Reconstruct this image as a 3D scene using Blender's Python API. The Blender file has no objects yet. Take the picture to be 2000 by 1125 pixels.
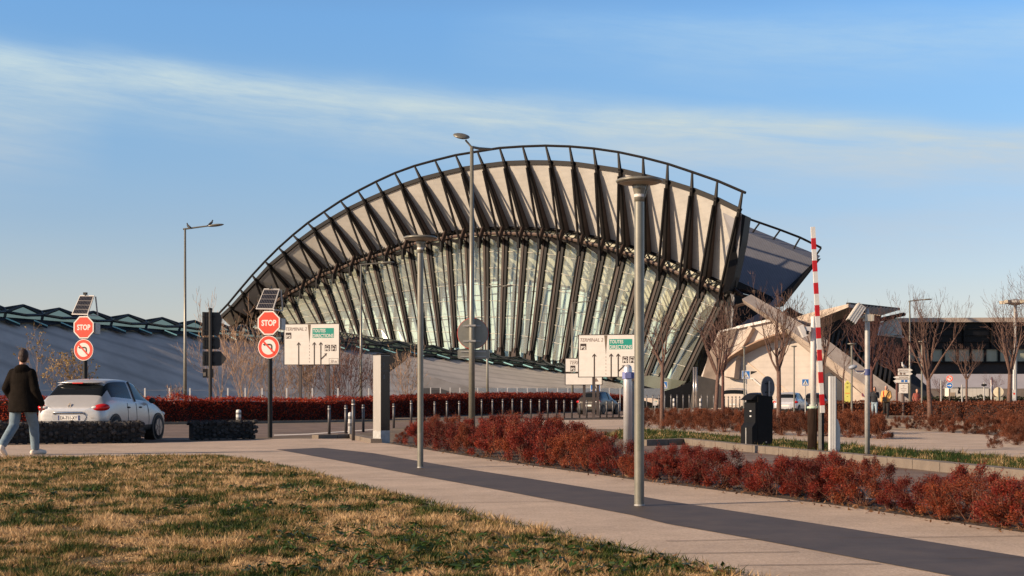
import bpy, bmesh, math, random
import numpy as np
from mathutils import Vector, Matrix, noise as mnoise
R = math.radians
rng = random.Random(11)
scene = bpy.context.scene
COL = scene.collection
F = 2800.0          # focal length in photo pixels (2000 wide)
CAMH = 1.0          # eye height
HZ = 780.0          # horizon row

def at(px, py, Y):
    return Vector(((px-1000.0)/F*Y, Y, CAMH+(HZ-py)/F*Y))
def gp(px, py, z=0.0):
    Y = F*(CAMH-z)/(py-HZ)
    return Vector(((px-1000.0)/F*Y, Y, z))
def dist(py): return F*CAMH/(py-HZ)

# ------------------------------------------------------------------ materials
def _n(nt, t, x=0, y=0):
    n = nt.nodes.new(t); n.location = (x, y); return n
MATS = {}
def mat(name, col, rough=0.6, metal=0.0, var=0.15, scale=4.0, bump=0.0, bscale=None, col2=None, spec=0.5,
        stripes=None, island=0.0, stretch=None, detail=6.0, stain=0.0, sscale=0.45):
    """principled material with a procedural noise variation of its own colour"""
    if name in MATS: return MATS[name]
    m = bpy.data.materials.new(name); m.use_nodes = True
    nt = m.node_tree; b = nt.nodes['Principled BSDF']
    b.inputs['Roughness'].default_value = rough; b.inputs['Metallic'].default_value = metal
    b.inputs['Specular IOR Level'].default_value = spec
    tc = _n(nt, 'ShaderNodeTexCoord', -1000)
    src = tc.outputs['Object']
    if stretch:
        mp = _n(nt, 'ShaderNodeMapping', -850); mp.inputs['Scale'].default_value = stretch
        nt.links.new(src, mp.inputs['Vector']); src = mp.outputs['Vector']
    nz = _n(nt, 'ShaderNodeTexNoise', -700); nz.inputs['Scale'].default_value = scale; nz.inputs['Detail'].default_value = detail
    nz.inputs['Roughness'].default_value = 0.65
    nt.links.new(src, nz.inputs['Vector'])
    cr = _n(nt, 'ShaderNodeValToRGB', -450)
    c = Vector(col)
    c2 = Vector(col2) if col2 else c*(1.0+var)
    c1 = c if col2 else c*(1.0-var)
    cr.color_ramp.elements[0].position = 0.36; cr.color_ramp.elements[1].position = 0.64
    cr.color_ramp.elements[0].color = (*c1, 1); cr.color_ramp.elements[1].color = (*[min(1, v) for v in c2], 1)
    nt.links.new(nz.outputs['Fac'], cr.inputs['Fac'])
    out = cr.outputs['Color']
    if island:
        g = _n(nt, 'ShaderNodeNewGeometry', -700, -300)
        hs = _n(nt, 'ShaderNodeHueSaturation', -200)
        mr = _n(nt, 'ShaderNodeMapRange', -450, -300)
        mr.inputs['To Min'].default_value = 1-island; mr.inputs['To Max'].default_value = 1+island
        nt.links.new(g.outputs['Random Per Island'], mr.inputs['Value'])
        nt.links.new(mr.outputs['Result'], hs.inputs['Value']); nt.links.new(out, hs.inputs['Color'])
        out = hs.outputs['Color']
    if stain:       # broad stains and worn patches with a shape of their own
        n3 = _n(nt, 'ShaderNodeTexNoise', -700, 600); n3.inputs['Scale'].default_value = sscale; n3.inputs['Detail'].default_value = 9; n3.inputs['Roughness'].default_value = 0.72
        nt.links.new(tc.outputs['Object'], n3.inputs['Vector'])
        m3 = _n(nt, 'ShaderNodeMapRange', -450, 600); m3.inputs['From Min'].default_value = .34; m3.inputs['From Max'].default_value = .62; m3.inputs['To Min'].default_value = 1-stain; m3.inputs['To Max'].default_value = 1+stain*.35
        nt.links.new(n3.outputs['Fac'], m3.inputs['Value'])
        x3 = _n(nt, 'ShaderNodeMix', -300, 500); x3.data_type = 'RGBA'; x3.blend_type = 'MULTIPLY'; x3.inputs['Factor'].default_value = 1
        nt.links.new(out, x3.inputs['A']); nt.links.new(m3.outputs['Result'], x3.inputs['B']); out = x3.outputs['Result']
    bsrc = nz.outputs['Fac']
    if stripes:      # (axis vector, frequency per metre, darkness)
        ax, fr, dk = stripes
        dp = _n(nt, 'ShaderNodeVectorMath', -700, 300); dp.operation = 'DOT_PRODUCT'; dp.inputs[1].default_value = ax
        nt.links.new(tc.outputs['Object'], dp.inputs[0])
        ml = _n(nt, 'ShaderNodeMath', -550, 300); ml.operation = 'MULTIPLY'; ml.inputs[1].default_value = fr
        nt.links.new(dp.outputs['Value'], ml.inputs[0])
        frc = _n(nt, 'ShaderNodeMath', -400, 300); frc.operation = 'PINGPONG'; frc.inputs[1].default_value = 0.5
        nt.links.new(ml.outputs[0], frc.inputs[0])
        mr = _n(nt, 'ShaderNodeMapRange', -250, 300); mr.inputs['From Min'].default_value = 0.0; mr.inputs['From Max'].default_value = 0.22
        mr.inputs['To Min'].default_value = 1-dk; mr.inputs['To Max'].default_value = 1
        nt.links.new(frc.outputs[0], mr.inputs['Value'])
        mx = _n(nt, 'ShaderNodeMix', -100, 200); mx.data_type = 'RGBA'; mx.blend_type = 'MULTIPLY'; mx.inputs['Factor'].default_value = 1
        nt.links.new(out, mx.inputs['A']); nt.links.new(mr.outputs['Result'], mx.inputs['B'])
        out = mx.outputs['Result']; bsrc = frc.outputs[0]
    nt.links.new(out, b.inputs['Base Color'])
    if bump:
        if bscale:
            n2 = _n(nt, 'ShaderNodeTexNoise', -700, -600); n2.inputs['Scale'].default_value = bscale; n2.inputs['Detail'].default_value = 4
            nt.links.new(src, n2.inputs['Vector']); bsrc = n2.outputs['Fac']
        bp = _n(nt, 'ShaderNodeBump', -250, -400); bp.inputs['Strength'].default_value = min(1, bump); bp.inputs['Distance'].default_value = 0.02
        nt.links.new(bsrc, bp.inputs['Height']); nt.links.new(bp.outputs['Normal'], b.inputs['Normal'])
    MATS[name] = m
    return m

def leafmat(name, c1, c2, c3, rough=0.6, transl=0.25):
    """foliage: colour picked per leaf between three real leaf colours"""
    if name in MATS: return MATS[name]
    m = bpy.data.materials.new(name); m.use_nodes = True
    nt = m.node_tree; b = nt.nodes['Principled BSDF']; b.inputs['Roughness'].default_value = rough
    b.inputs['Specular IOR Level'].default_value = 0.25
    g = _n(nt, 'ShaderNodeNewGeometry', -700)
    oi = _n(nt, 'ShaderNodeObjectInfo', -700, -200)
    tc = _n(nt, 'ShaderNodeTexCoord', -900, 200)
    nz = _n(nt, 'ShaderNodeTexNoise', -700, 250); nz.inputs['Scale'].default_value = 2.3
    nt.links.new(tc.outputs['Object'], nz.inputs['Vector'])
    a = _n(nt, 'ShaderNodeMath', -500); a.operation = 'MULTIPLY_ADD'; a.inputs[1].default_value = 0.55
    nt.links.new(g.outputs['Random Per Island'], a.inputs[0])
    a2 = _n(nt, 'ShaderNodeMath', -500, 250); a2.operation = 'MULTIPLY_ADD'; a2.inputs[1].default_value = 0.9; a2.inputs[2].default_value = -0.25
    nt.links.new(nz.outputs['Fac'], a2.inputs[0]); nt.links.new(a2.outputs[0], a.inputs[2])
    cr = _n(nt, 'ShaderNodeValToRGB', -300)
    cr.color_ramp.elements[0].color = (*c1, 1); cr.color_ramp.elements[1].color = (*c3, 1)
    e = cr.color_ramp.elements.new(0.55); e.color = (*c2, 1)
    nt.links.new(a.outputs[0], cr.inputs['Fac'])
    hs = _n(nt, 'ShaderNodeHueSaturation', -100)
    mr = _n(nt, 'ShaderNodeMapRange', -300, -250); mr.inputs['To Min'].default_value = 0.65; mr.inputs['To Max'].default_value = 1.35
    nt.links.new(oi.outputs['Random'], mr.inputs['Value']); nt.links.new(mr.outputs['Result'], hs.inputs['Value'])
    nt.links.new(cr.outputs['Color'], hs.inputs['Color'])
    nt.links.new(hs.outputs['Color'], b.inputs['Base Color'])
    tr = _n(nt, 'ShaderNodeBsdfTranslucent', 100, -200); nt.links.new(hs.outputs['Color'], tr.inputs['Color'])
    mx = _n(nt, 'ShaderNodeMixShader', 300); mx.inputs['Fac'].default_value = transl
    nt.links.new(b.outputs[0], mx.inputs[1]); nt.links.new(tr.outputs[0], mx.inputs[2])
    nt.links.new(mx.outputs[0], nt.nodes['Material Output'].inputs['Surface'])
    MATS[name] = m
    return m

def glassmat(name, tint, refl=0.18, rough=0.03, opac=0.0, ocol=(0.1, 0.1, 0.1), fres=True):
    if name in MATS: return MATS[name]
    m = bpy.data.materials.new(name); m.use_nodes = True
    nt = m.node_tree
    nt.nodes.remove(nt.nodes['Principled BSDF'])
    tr = _n(nt, 'ShaderNodeBsdfTransparent', -300); tr.inputs['Color'].default_value = (*tint, 1)
    gl = _n(nt, 'ShaderNodeBsdfGlossy', -300, -150); gl.inputs['Roughness'].default_value = rough; gl.inputs['Color'].default_value = (0.9, 0.95, 0.95, 1)
    nz = _n(nt, 'ShaderNodeTexNoise', -700, -200); nz.inputs['Scale'].default_value = 0.8
    tc = _n(nt, 'ShaderNodeTexCoord', -900, -200); nt.links.new(tc.outputs['Object'], nz.inputs['Vector'])
    bp = _n(nt, 'ShaderNodeBump', -500, -200); bp.inputs['Strength'].default_value = 0.05; nt.links.new(nz.outputs['Fac'], bp.inputs['Height'])
    nt.links.new(bp.outputs['Normal'], gl.inputs['Normal'])
    fr = _n(nt, 'ShaderNodeFresnel', -500, 200); fr.inputs['IOR'].default_value = 1.5
    ad = _n(nt, 'ShaderNodeMath', -300, 200); ad.operation = 'ADD'; ad.inputs[1].default_value = refl; ad.use_clamp = True
    nt.links.new(fr.outputs[0], ad.inputs[0])
    base = tr.outputs[0]
    if opac > 0:
        df = _n(nt, 'ShaderNodeBsdfDiffuse', -300, -350); df.inputs['Color'].default_value = (*ocol, 1)
        m0 = _n(nt, 'ShaderNodeMixShader', -100, -100); m0.inputs['Fac'].default_value = opac
        nt.links.new(tr.outputs[0], m0.inputs[1]); nt.links.new(df.outputs[0], m0.inputs[2]); base = m0.outputs[0]
    mx = _n(nt, 'ShaderNodeMixShader', 100)
    (nt.links.new(ad.outputs[0], mx.inputs['Fac']) if fres else setattr(mx.inputs['Fac'], 'default_value', refl)); nt.links.new(base, mx.inputs[1]); nt.links.new(gl.outputs[0], mx.inputs[2])
    nt.links.new(mx.outputs[0], nt.nodes['Material Output'].inputs['Surface'])
    MATS[name] = m
    return m

# ------------------------------------------------------------------ mesh builder
def frame(d, up=Vector((0, 0, 1))):
    d = d.normalized()
    if abs(d.dot(up)) > 0.99: up = Vector((1, 0, 0))
    s = d.cross(up).normalized(); u = s.cross(d).normalized()
    return s, u
class MB:
    def __init__(s): s.v = []; s.f = []; s.mi = []; s.cm = 0; s.sm = []; s.smooth = False
    def face(s, idx): s.f.append(tuple(idx)); s.mi.append(s.cm); s.sm.append(s.smooth)
    def add(s, pts): b = len(s.v); s.v.extend([tuple(p) for p in pts]); return b
    def poly(s, pts):
        b = s.add(pts); s.face(range(b, b+len(pts))); return s
    def box(s, c, size, rz=0.0, rx=0.0, ry=0.0, taper=1.0):
        c = Vector(c); M = Matrix.Rotation(rz, 3, 'Z') @ Matrix.Rotation(ry, 3, 'Y') @ Matrix.Rotation(rx, 3, 'X')
        hx, hy, hz = [q/2 for q in size]
        P = []
        for z in (-1, 1):
            t = taper if z > 0 else 1
            for x, y in ((-1, -1), (1, -1), (1, 1), (-1, 1)): P.append(c + M @ Vector((x*hx*t, y*hy*t, z*hz)))
        b = s.add(P)
        for q in ((3, 2, 1, 0), (4, 5, 6, 7), (0, 1, 5, 4), (1, 2, 6, 5), (2, 3, 7, 6), (3, 0, 4, 7)): s.face([b+i for i in q])
        return s
    def beam(s, p0, p1, w, d, up, w1=None, d1=None):
        """box between two points; w across, d along 'up'"""
        p0 = Vector(p0); p1 = Vector(p1); sd, u = frame(p1-p0, Vector(up))
        w1 = w if w1 is None else w1; d1 = d if d1 is None else d1
        P = []
        for p, a, e in ((p0, w, d), (p1, w1, d1)):
            for x, y in ((-1, -1), (1, -1), (1, 1), (-1, 1)): P.append(p + sd*(x*a/2) + u*(y*e/2))
        b = s.add(P)
        for q in ((3, 2, 1, 0), (4, 5, 6, 7), (0, 1, 5, 4), (1, 2, 6, 5), (2, 3, 7, 6), (3, 0, 4, 7)): s.face([b+i for i in q])
        return s
    def tube(s, pts, rad, n=8, caps=True):
        pts = [Vector(p) for p in pts]
        if not hasattr(rad, '__len__'): rad = [rad]*len(pts)
        rings = []; prev = None
        for i, p in enumerate(pts):
            d = (pts[min(i+1, len(pts)-1)] - pts[max(i-1, 0)])
            if d.length < 1e-9: d = Vector((0, 0, 1))
            d.normalize()
            if prev is None: sd, u = frame(d)
            else:
                u = prev - d*prev.dot(d)
                if u.length < 1e-6: sd, u = frame(d)
                u.normalize(); sd = d.cross(u)
            prev = u
            r = rad[i]
            ra, rb = r if hasattr(r, '__len__') else (r, r)
            rings.append(s.add([p + sd*(math.cos(2*math.pi*k/n)*ra) + u*(math.sin(2*math.pi*k/n)*rb) for k in range(n)]))
        for a, b in zip(rings[:-1], rings[1:]):
            for k in range(n): s.face((a+k, a+(k+1) % n, b+(k+1) % n, b+k))
        if caps:
            s.face([rings[0]+k for k in range(n-1, -1, -1)]); s.face([rings[-1]+k for k in range(n)])
        return s
    def lathe(s, c, prof, n=20):
        """profile [(radius, z)] turned about the vertical through c"""
        c = Vector(c); rings = []
        for r, z in prof:
            rings.append(s.add([c + Vector((r*math.cos(2*math.pi*k/n), r*math.sin(2*math.pi*k/n), z)) for k in range(n)]))
        for a, b in zip(rings[:-1], rings[1:]):
            for k in range(n): s.face((a+k, a+(k+1) % n, b+(k+1) % n, b+k))
        s.face([rings[0]+k for k in range(n-1, -1, -1)]); s.face([rings[-1]+k for k in range(n)])
        return s
    def ring(s, secs, n=16, caps=True):
        """loft of horizontal ellipses (cx,cy,cz,rx,ry)"""
        rings = []
        for cx, cy, cz, rx, ry in secs:
            rings.append(s.add([(cx+rx*math.cos(2*math.pi*k/n), cy+ry*math.sin(2*math.pi*k/n), cz) for k in range(n)]))
        for a, b in zip(rings[:-1], rings[1:]):
            for k in range(n): s.face((a+k, a+(k+1) % n, b+(k+1) % n, b+k))
        if caps:
            s.face([rings[0]+k for k in range(n-1, -1, -1)]); s.face([rings[-1]+k for k in range(n)])
        return s
    def ball(s, c, r, n=10, m=7, rot=None):
        c = Vector(c); r = Vector(r) if hasattr(r, '__len__') else Vector((r, r, r)); rows = []
        for j in range(1, m):
            t = math.pi*j/m
            P = [Vector((r.x*math.sin(t)*math.cos(2*math.pi*k/n), r.y*math.sin(t)*math.sin(2*math.pi*k/n), -r.z*math.cos(t))) for k in range(n)]
            if rot: P = [rot @ p for p in P]
            rows.append(s.add([c+p for p in P]))
        lo, hi = Vector((0, 0, -r.z)), Vector((0, 0, r.z))
        if rot: lo = rot @ lo; hi = rot @ hi
        b0 = s.add([c+lo]); b1 = s.add([c+hi])
        for a, b in zip(rows[:-1], rows[1:]):
            for k in range(n): s.face((a+k, a+(k+1) % n, b+(k+1) % n, b+k))
        for k in range(n):
            s.face((b0, rows[0]+(k+1) % n, rows[0]+k)); s.face((b1, rows[-1]+k, rows[-1]+(k+1) % n))
        return s
    def prism(s, pts, ext):
        """planar polygon pushed along vector ext to a solid"""
        e = Vector(ext); n = len(pts); P = [Vector(p) for p in pts]
        b = s.add(P); t = s.add([p+e for p in P])
        s.face(range(b, b+n)); s.face([t+k for k in range(n-1, -1, -1)])
        for k in range(n): s.face((b+(k+1) % n, b+k, t+k, t+(k+1) % n))
        return s
    def disc(s, c, r, th, n=32, a0=0.0, ry=None):
        """solid disc facing -Y, front face at c, thickness th towards +Y"""
        ry = ry or r
        return s.prism([(c[0]+r*math.cos(a0+2*math.pi*k/n), c[1], c[2]+ry*math.sin(a0+2*math.pi*k/n)) for k in range(n)], (0, th, 0))
    def plate(s, x0, z0, x1, z1, y, th):
        return s.prism([(x0, y, z0), (x1, y, z0), (x1, y, z1), (x0, y, z1)], (0, th, 0))
    def grid(s, rows):
        w = len(rows[0]); bs = [s.add(r) for r in rows]
        for a, b in zip(bs[:-1], bs[1:]):
            for k in range(w-1): s.face((a+k, a+k+1, b+k+1, b+k))
        return s
    def mesh(s, name, mats, recalc=True):
        me = bpy.data.meshes.new(name); me.from_pydata(s.v, [], s.f)
        for m in (mats if isinstance(mats, (list, tuple)) else [mats]): me.materials.append(m)
        me.polygons.foreach_set('material_index', s.mi); me.polygons.foreach_set('use_smooth', s.sm)
        if recalc and len(s.f) < 60000:
            bm = bmesh.new(); bm.from_mesh(me); bmesh.ops.recalc_face_normals(bm, faces=bm.faces); bm.to_mesh(bm_me := me); bm.free()
        me.update(); return me
    def build(s, name, mats, parent=None, loc=None, recalc=True):
        return link(name, s.mesh(name, mats, recalc), parent, loc)

def link(name, me, parent=None, loc=None):
    o = bpy.data.objects.new(name, me); COL.objects.link(o)
    if parent: o.parent = parent
    if loc is not None: o.location = loc
    return o
def tag(o, label=None, cat=None, group=None, kind=None):
    if label: o['label'] = label
    if cat: o['category'] = cat
    if group: o['group'] = group
    if kind: o['kind'] = kind
    return o
def thing(name, label, cat, loc=(0, 0, 0), rz=0.0, group=None):
    o = bpy.data.objects.new(name, None); COL.objects.link(o)
    o.empty_display_size = 0.2; o.location = loc; o.rotation_euler = (0, 0, rz)
    return tag(o, label, cat, group)
def struct(name, mb, m):
    o = mb.build(name, m); o['kind'] = 'structure'; return o
def dup(root, loc=None, rz=None, scale=None, label=None, group=None):
    r = root.copy(); COL.objects.link(r)
    if loc is not None: r.location = loc
    if rz is not None: r.rotation_euler = (0, 0, rz)
    if scale is not None: r.scale = scale
    if label: r['label'] = label
    if group: r['group'] = group
    for ch in list(root.children):
        c = ch.copy(); COL.objects.link(c); c.parent = r
        for g in ch.children:
            d = g.copy(); COL.objects.link(d); d.parent = c
    return r
def evaluated(ob):
    """apply an object's modifiers: returns a new mesh"""
    dg = bpy.context.evaluated_depsgraph_get(); dg.update()
    return bpy.data.meshes.new_from_object(ob.evaluated_get(dg), depsgraph=dg)
def text(name, body, x0, z0, w, h, y, m, parent, bold=0.0, shear=0.0, th=0.002, label=None):
    """lettering facing -Y whose box is x0..x0+w, z0..z0+h, as a mesh part"""
    cu = bpy.data.curves.new('lettering', 'FONT'); cu.body = body; cu.size = 1.0; cu.offset = bold; cu.shear = shear
    cu.extrude = 0.001; cu.resolution_u = 3
    ob = bpy.data.objects.new('lettering_curve', cu); COL.objects.link(ob)
    me = evaluated(ob); bpy.data.objects.remove(ob); bpy.data.curves.remove(cu)
    n = len(me.vertices); co = np.empty(n*3, np.float32); me.vertices.foreach_get('co', co); co = co.reshape(n, 3)
    mn, mx = co.min(0), co.max(0)
    out = np.empty_like(co)
    out[:, 0] = x0 + (co[:, 0]-mn[0])/(mx[0]-mn[0])*w
    out[:, 2] = z0 + (co[:, 1]-mn[1])/(mx[1]-mn[1])*h
    out[:, 1] = y - (co[:, 2]-mn[2])/(mx[2]-mn[2])*th
    me.vertices.foreach_set('co', out.ravel()); me.materials.clear(); me.materials.append(m); me.name = name; me.update()
    return link(name, me, parent)
def quads_mesh(name, centres, normals, sizes, m, aspect=1.0, rs=0, tip=False):
    """many small leaf faces"""
    n = len(centres); r = np.random.default_rng(rs)
    c = np.asarray(centres, np.float32); nn = np.asarray(normals, np.float32)
    nn /= np.linalg.norm(nn, axis=1, keepdims=True)+1e-9
    a = r.normal(size=(n, 3)).astype(np.float32); a -= nn*(a*nn).sum(1, keepdims=True); a /= np.linalg.norm(a, axis=1, keepdims=True)+1e-9
    b = np.cross(nn, a); s = np.asarray(sizes, np.float32)[:, None]
    v = np.empty((n, 4, 3), np.float32)
    v[:, 0] = c - a*s*aspect; v[:, 1] = c - b*s*0.5; v[:, 2] = c + a*s*aspect; v[:, 3] = c + b*s*0.5
    return raw_mesh(name, v.reshape(-1, 3), n, 4, m)
def raw_mesh(name, v, nf, k, m):
    me = bpy.data.meshes.new(name); me.vertices.add(len(v)); me.vertices.foreach_set('co', np.ascontiguousarray(v, np.float32).ravel())
    me.loops.add(nf*k); me.loops.foreach_set('vertex_index', np.arange(nf*k, dtype=np.int32))
    me.polygons.add(nf); me.polygons.foreach_set('loop_start', np.arange(0, nf*k, k, dtype=np.int32))
    me.polygons.foreach_set('loop_total', np.full(nf, k, np.int32))
    me.materials.append(m); me.update(calc_edges=True); return me

# palette
STEEL_D = mat('dark steel', (0.009, 0.008, 0.008), 0.55, 0.0, 0.2, 1.5, spec=.2)
STEEL_B = mat('brown painted steel', (0.040, 0.026, 0.021), 0.55, 0.0, 0.2, 0.8, spec=.25)
GALV = mat('galvanised steel', (0.38, 0.37, 0.35), 0.5, 0.25, 0.12, 9.0)
GREYPOLE = mat('grey bronze pole paint', (0.21, 0.20, 0.165), 0.38, 0.3, 0.10, 7.0)
PANEL = mat('cream corrugated cladding', (0.485, 0.465, 0.43), 0.6, 0.0, 0.06, 0.35, 0.25, None, None, 0.4, ((0.3, 0.3, 0.9), 2.2, 0.05), stain=.12)
CONC = mat('pale cast concrete', (0.47, 0.39, 0.325), 0.8, 0.0, 0.10, 0.7, 0.15, 8.0, stretch=(1, 1, 0.35), stain=.2)
CONC_B = mat('boarded pale concrete wall', (0.46, 0.41, 0.365), 0.8, 0.0, 0.06, 0.5, 0.1, None, stripes=((0, 0, 1), 1.6, 0.06), stain=.12)
DARKGL = mat('dark tinted glazing', (0.010, 0.010, 0.012), 0.3, 0.0, 0.3, 0.5, spec=0.15)
BLACKP = mat('black powder coat', (0.008, 0.008, 0.009), 0.5, 0.0, 0.25, 6.0, spec=.3)
WHITE = mat('white paint', (0.62, 0.61, 0.59), 0.5, 0.0, 0.05, 5.0)
SIGNW = mat('white reflective sheeting', (0.68, 0.645, 0.595), 0.5, 0.0, 0.04, 3.0)
SIGNR = mat('red reflective sheeting', (0.74, 0.04, 0.010), 0.45, 0.0, 0.06, 4.0)
SIGNB = mat('blue reflective sheeting', (0.02, 0.14, 0.42), 0.45, 0.0, 0.06, 4.0)
SIGNG = mat('teal green sheeting', (0.005, 0.26, 0.20), 0.5, 0.0, 0.06, 4.0)
SIGNK = mat('dark brown sign print', (0.035, 0.022, 0.018), 0.6, 0.0, 0.1, 5.0)
SIGNT = mat('grey brown sign print', (0.20, 0.14, 0.11), 0.6, 0.0, 0.1, 5.0)
SIGNBACK = mat('grey sign back', (0.24, 0.235, 0.20), 0.5, 0.3, 0.08, 4.0)
BARK = mat('red brown bark', (0.12, 0.068, 0.052), 0.85, 0.0, 0.3, 14.0, 0.4, 30.0)
TWIG_T = mat('tan bare twigs', (0.36, 0.23, 0.145), 0.85, 0.0, 0.3, 6.0)
BARK_D = mat('dark red twigs', (0.10, 0.042, 0.034), 0.85, 0.0, 0.3, 6.0)
RED_P = mat('barrier red paint', (0.45, 0.01, 0.012), 0.4, 0.0, 0.08, 6.0)
# ------------------------------------------------------------------ ground, paths, roads
def sheet(name, pix, z, m, sub=None):
    pts = [gp(px, py) for px, py in pix]
    mb = MB(); mb.poly([(p.x, p.y, z) for p in pts]); return struct(name, mb, m)
EARTH = mat('brown earth with dry grass', (0.105, 0.078, 0.052), 0.95, 0.0, 0.0, 0.9, 0.5, 25.0, col2=(0.20, 0.145, 0.095))
PATHM = mat('sanded pale concrete path', (0.40, 0.305, 0.235), 0.85, 0.0, 0.0, 60.0, 0.30, 160.0, col2=(0.57, 0.445, 0.345), detail=3, stain=.24, sscale=.8)
BANDM = mat('dark asphalt band', (0.066, 0.046, 0.032), 0.6, 0.0, 0.0, 3.5, 0.15, 120.0, col2=(0.092, 0.066, 0.047), stain=.28, sscale=1.1)
ROADM = mat('worn pinkish asphalt', (0.15, 0.10, 0.074), 0.8, 0.0, 0.0, 1.2, 0.25, 90.0, col2=(0.20, 0.14, 0.105), stain=.25, sscale=.6)
KERBM = mat('kerb stone', (0.17, 0.138, 0.11), 0.85, 0.0, 0.12, 3.0, 0.3, 40.0)
LAWNM = mat('lawn soil and thatch', (0.030, 0.030, 0.012), 0.95, 0.0, 0.0, 1.6, 0.6, 40.0, col2=(0.17, 0.11, 0.055))
g = MB(); g.poly([(-1500, -40, 0), (1500, -40, 0), (1500, 2600, 0), (-1500, 2600, 0)]); struct('ground', g, EARTH)
# road system (pinkish asphalt) behind the gabions, sweeping to the bollard row and to the car-park entrance
m = MB()
m.poly([(*gp(x, y).xy, 0.004) for x, y in ((-250, 872), (300, 862), (560, 853), (690, 850), (770, 836), (900, 826), (1230, 822), (1230, 800), (1000, 812), (760, 826), (480, 829), (-250, 834))])
struct('road', m, ROADM)
m = MB()
m.poly([(*gp(x, y).xy, 0.004) for x, y in ((1235, 868), (1350, 868), (1500, 882), (1600, 893), (1750, 907), (2050, 939), (2300, 968), (2300, 1090), (2000, 1046), (1660, 998), (1300, 950), (1235, 925))])
struct('car_park_road', m, ROADM)
# promenade
edgeL = [(-300, 897), (200, 893), (400, 891), (470, 899), (580, 920), (700, 952), (850, 988), (1000, 1026), (1200, 1073), (1440, 1127), (1900, 1235)]
edgeR = [(2600, 1132), (2000, 1042), (1650, 991), (1300, 946), (1245, 939), (1000, 905), (870, 885), (765, 868), (690, 858), (560, 857), (300, 866), (-300, 871)]
m = MB(); m.poly([(*gp(x, y).xy, 0.008) for x, y in edgeL+edgeR]); struct('path', m, PATHM)
m = MB()
m.poly([(*gp(x, y).xy, 0.012) for x, y in ((540, 879), (630, 875.5), (728, 886), (784, 896), (896, 915), (1064, 941), (1238, 969), (1300, 980), (1650, 1034), (2000, 1091), (2300, 1141), (2300, 1216), (1842, 1125), (1475, 1056), (1300, 1025), (1232, 1008), (980, 960), (826, 932), (700, 908), (596, 889))])
struct('path_band', m, BANDM)
# thin joints across the path
JOINT = mat('path joint', (0.11, 0.085, 0.07), 0.9, 0.0, 0.1, 9.0)
m = MB()
for (x0, y0), (x1, y1) in (((700, 935), (896, 932)), ((1300, 1060), (1500, 1056)), ((1440, 1108), (1720, 1105)), ((1640, 1054), (2000, 1050)), ((430, 884), (560, 880)), ((1000, 917), (1160, 915)), ((880, 985), (1090, 981)), ((1180, 940), (1310, 938)), ((1420, 985), (1600, 982)), ((1290, 1085), (1560, 1081)), ((1850, 1095), (2000, 1092)), ((560, 905), (700, 903))):
    a, b = gp(x0, y0), gp(x1, y1); d = (b-a).normalized(); s = Vector((-d.y, d.x, 0))*0.009
    m.poly([(*(a-s).xy, 0.0135), (*(b-s).xy, 0.0135), (*(b+s).xy, 0.0135), (*(a+s).xy, 0.0135)])
struct('path_joint', m, JOINT)
# far footpath beyond the car-park road + pavement by the bollards
m = MB(); m.poly([(*gp(x, y).xy, 0.006) for x, y in ((1080, 836), (1250, 840), (1330, 843), (1480, 856), (1600, 864), (1800, 880), (2050, 898), (2300, 915), (2300, 885), (2050, 862), (1880, 845), (1740, 841), (1480, 842), (1340, 828), (1210, 819), (1040, 822))])
struct('footpath', m, PATHM)
m = MB(); m.poly([(*gp(x, y).xy, 0.005) for x, y in ((1000, 824), (1210, 822), (1215, 812), (1230, 806), (1800, 806), (2300, 806), (2300, 812.5), (1500, 812.5), (1240, 814), (1205, 818), (1010, 819))])
struct('pavement', m, PATHM)
m = MB(); m.poly([(*gp(x, y).xy, 0.007) for x, y in ((1210, 799), (2500, 799), (2500, 805), (1212, 805))]); struct('street', m, ROADM)
m = MB(); m.poly([(*gp(x, y).xy, 0.003) for x, y in ((1700, 818), (2300, 822), (2300, 846), (1740, 842))]); struct('sandy_path', m, mat('sandy path', (0.36, 0.26, 0.17), 0.95, 0, 0.2, 1.5, 0.3, 30))
# kerbs: rows of stones
def kerb(name, pix, h, w, stone=1.0, m=KERBM):
    P = [gp(x, y) for x, y in pix]
    mb = MB()
    for a, b in zip(P[:-1], P[1:]):
        L = (b-a).length; n = max(1, round(L/stone)); d = (b-a)/n
        for i in range(n):
            p0 = a+d*i; p1 = a+d*(i+1); e = d.normalized()*0.008
            hh = h*(1+rng.uniform(-.03, .03))
            mb.beam(p0+e+Vector((0, 0, hh/2)), p1-e+Vector((0, 0, hh/2)), w, hh, (0, 0, 1))
    return struct(name, mb, m)
kerb('kerb', [(1255, 871), (1340, 868), (1385, 873), (1480, 884), (1590, 895), (1700, 906), (1850, 922), (2020, 940), (2300, 972)], 0.135, 0.22, 0.75)
kerb('kerb', [(-250, 832), (300, 829), (480, 827.5), (745, 823)], 0.10, 0.2, 1.0)
kerb('kerb', [(615, 857), (690, 855), (735, 866)], 0.10, 0.25, 0.8)
kerb('kerb', [(1215, 819.5), (1120, 820), (1020, 821)], 0.09, 0.2, 1.0)
# lawn edging
edging = MB()
pts = [gp(x, y) for x, y in edgeL[2:]]
for a, b in zip(pts[:-1], pts[1:]): edging.beam(a+Vector((0, 0, 0.006)), b+Vector((0, 0, 0.006)), 0.05, 0.03, (0, 0, 1))
struct('lawn_edging', edging, KERBM)
# road line
m = MB()
m.poly([(*gp(x, y).xy, 0.0085) for x, y in ((535, 851.5), (600, 849.5), (760, 838), (752, 837), (600, 847.5), (535, 849.5))])
m.poly([(*gp(x, y).xy, 0.0085) for x, y in ((1690, 976), (1900, 996), (1960, 1003), (1965, 1001), (1900, 994), (1692, 974))])
struct('road_marking', m, mat('worn road paint', (0.62, 0.56, 0.50), 0.8, 0, 0.15, 12))
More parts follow.
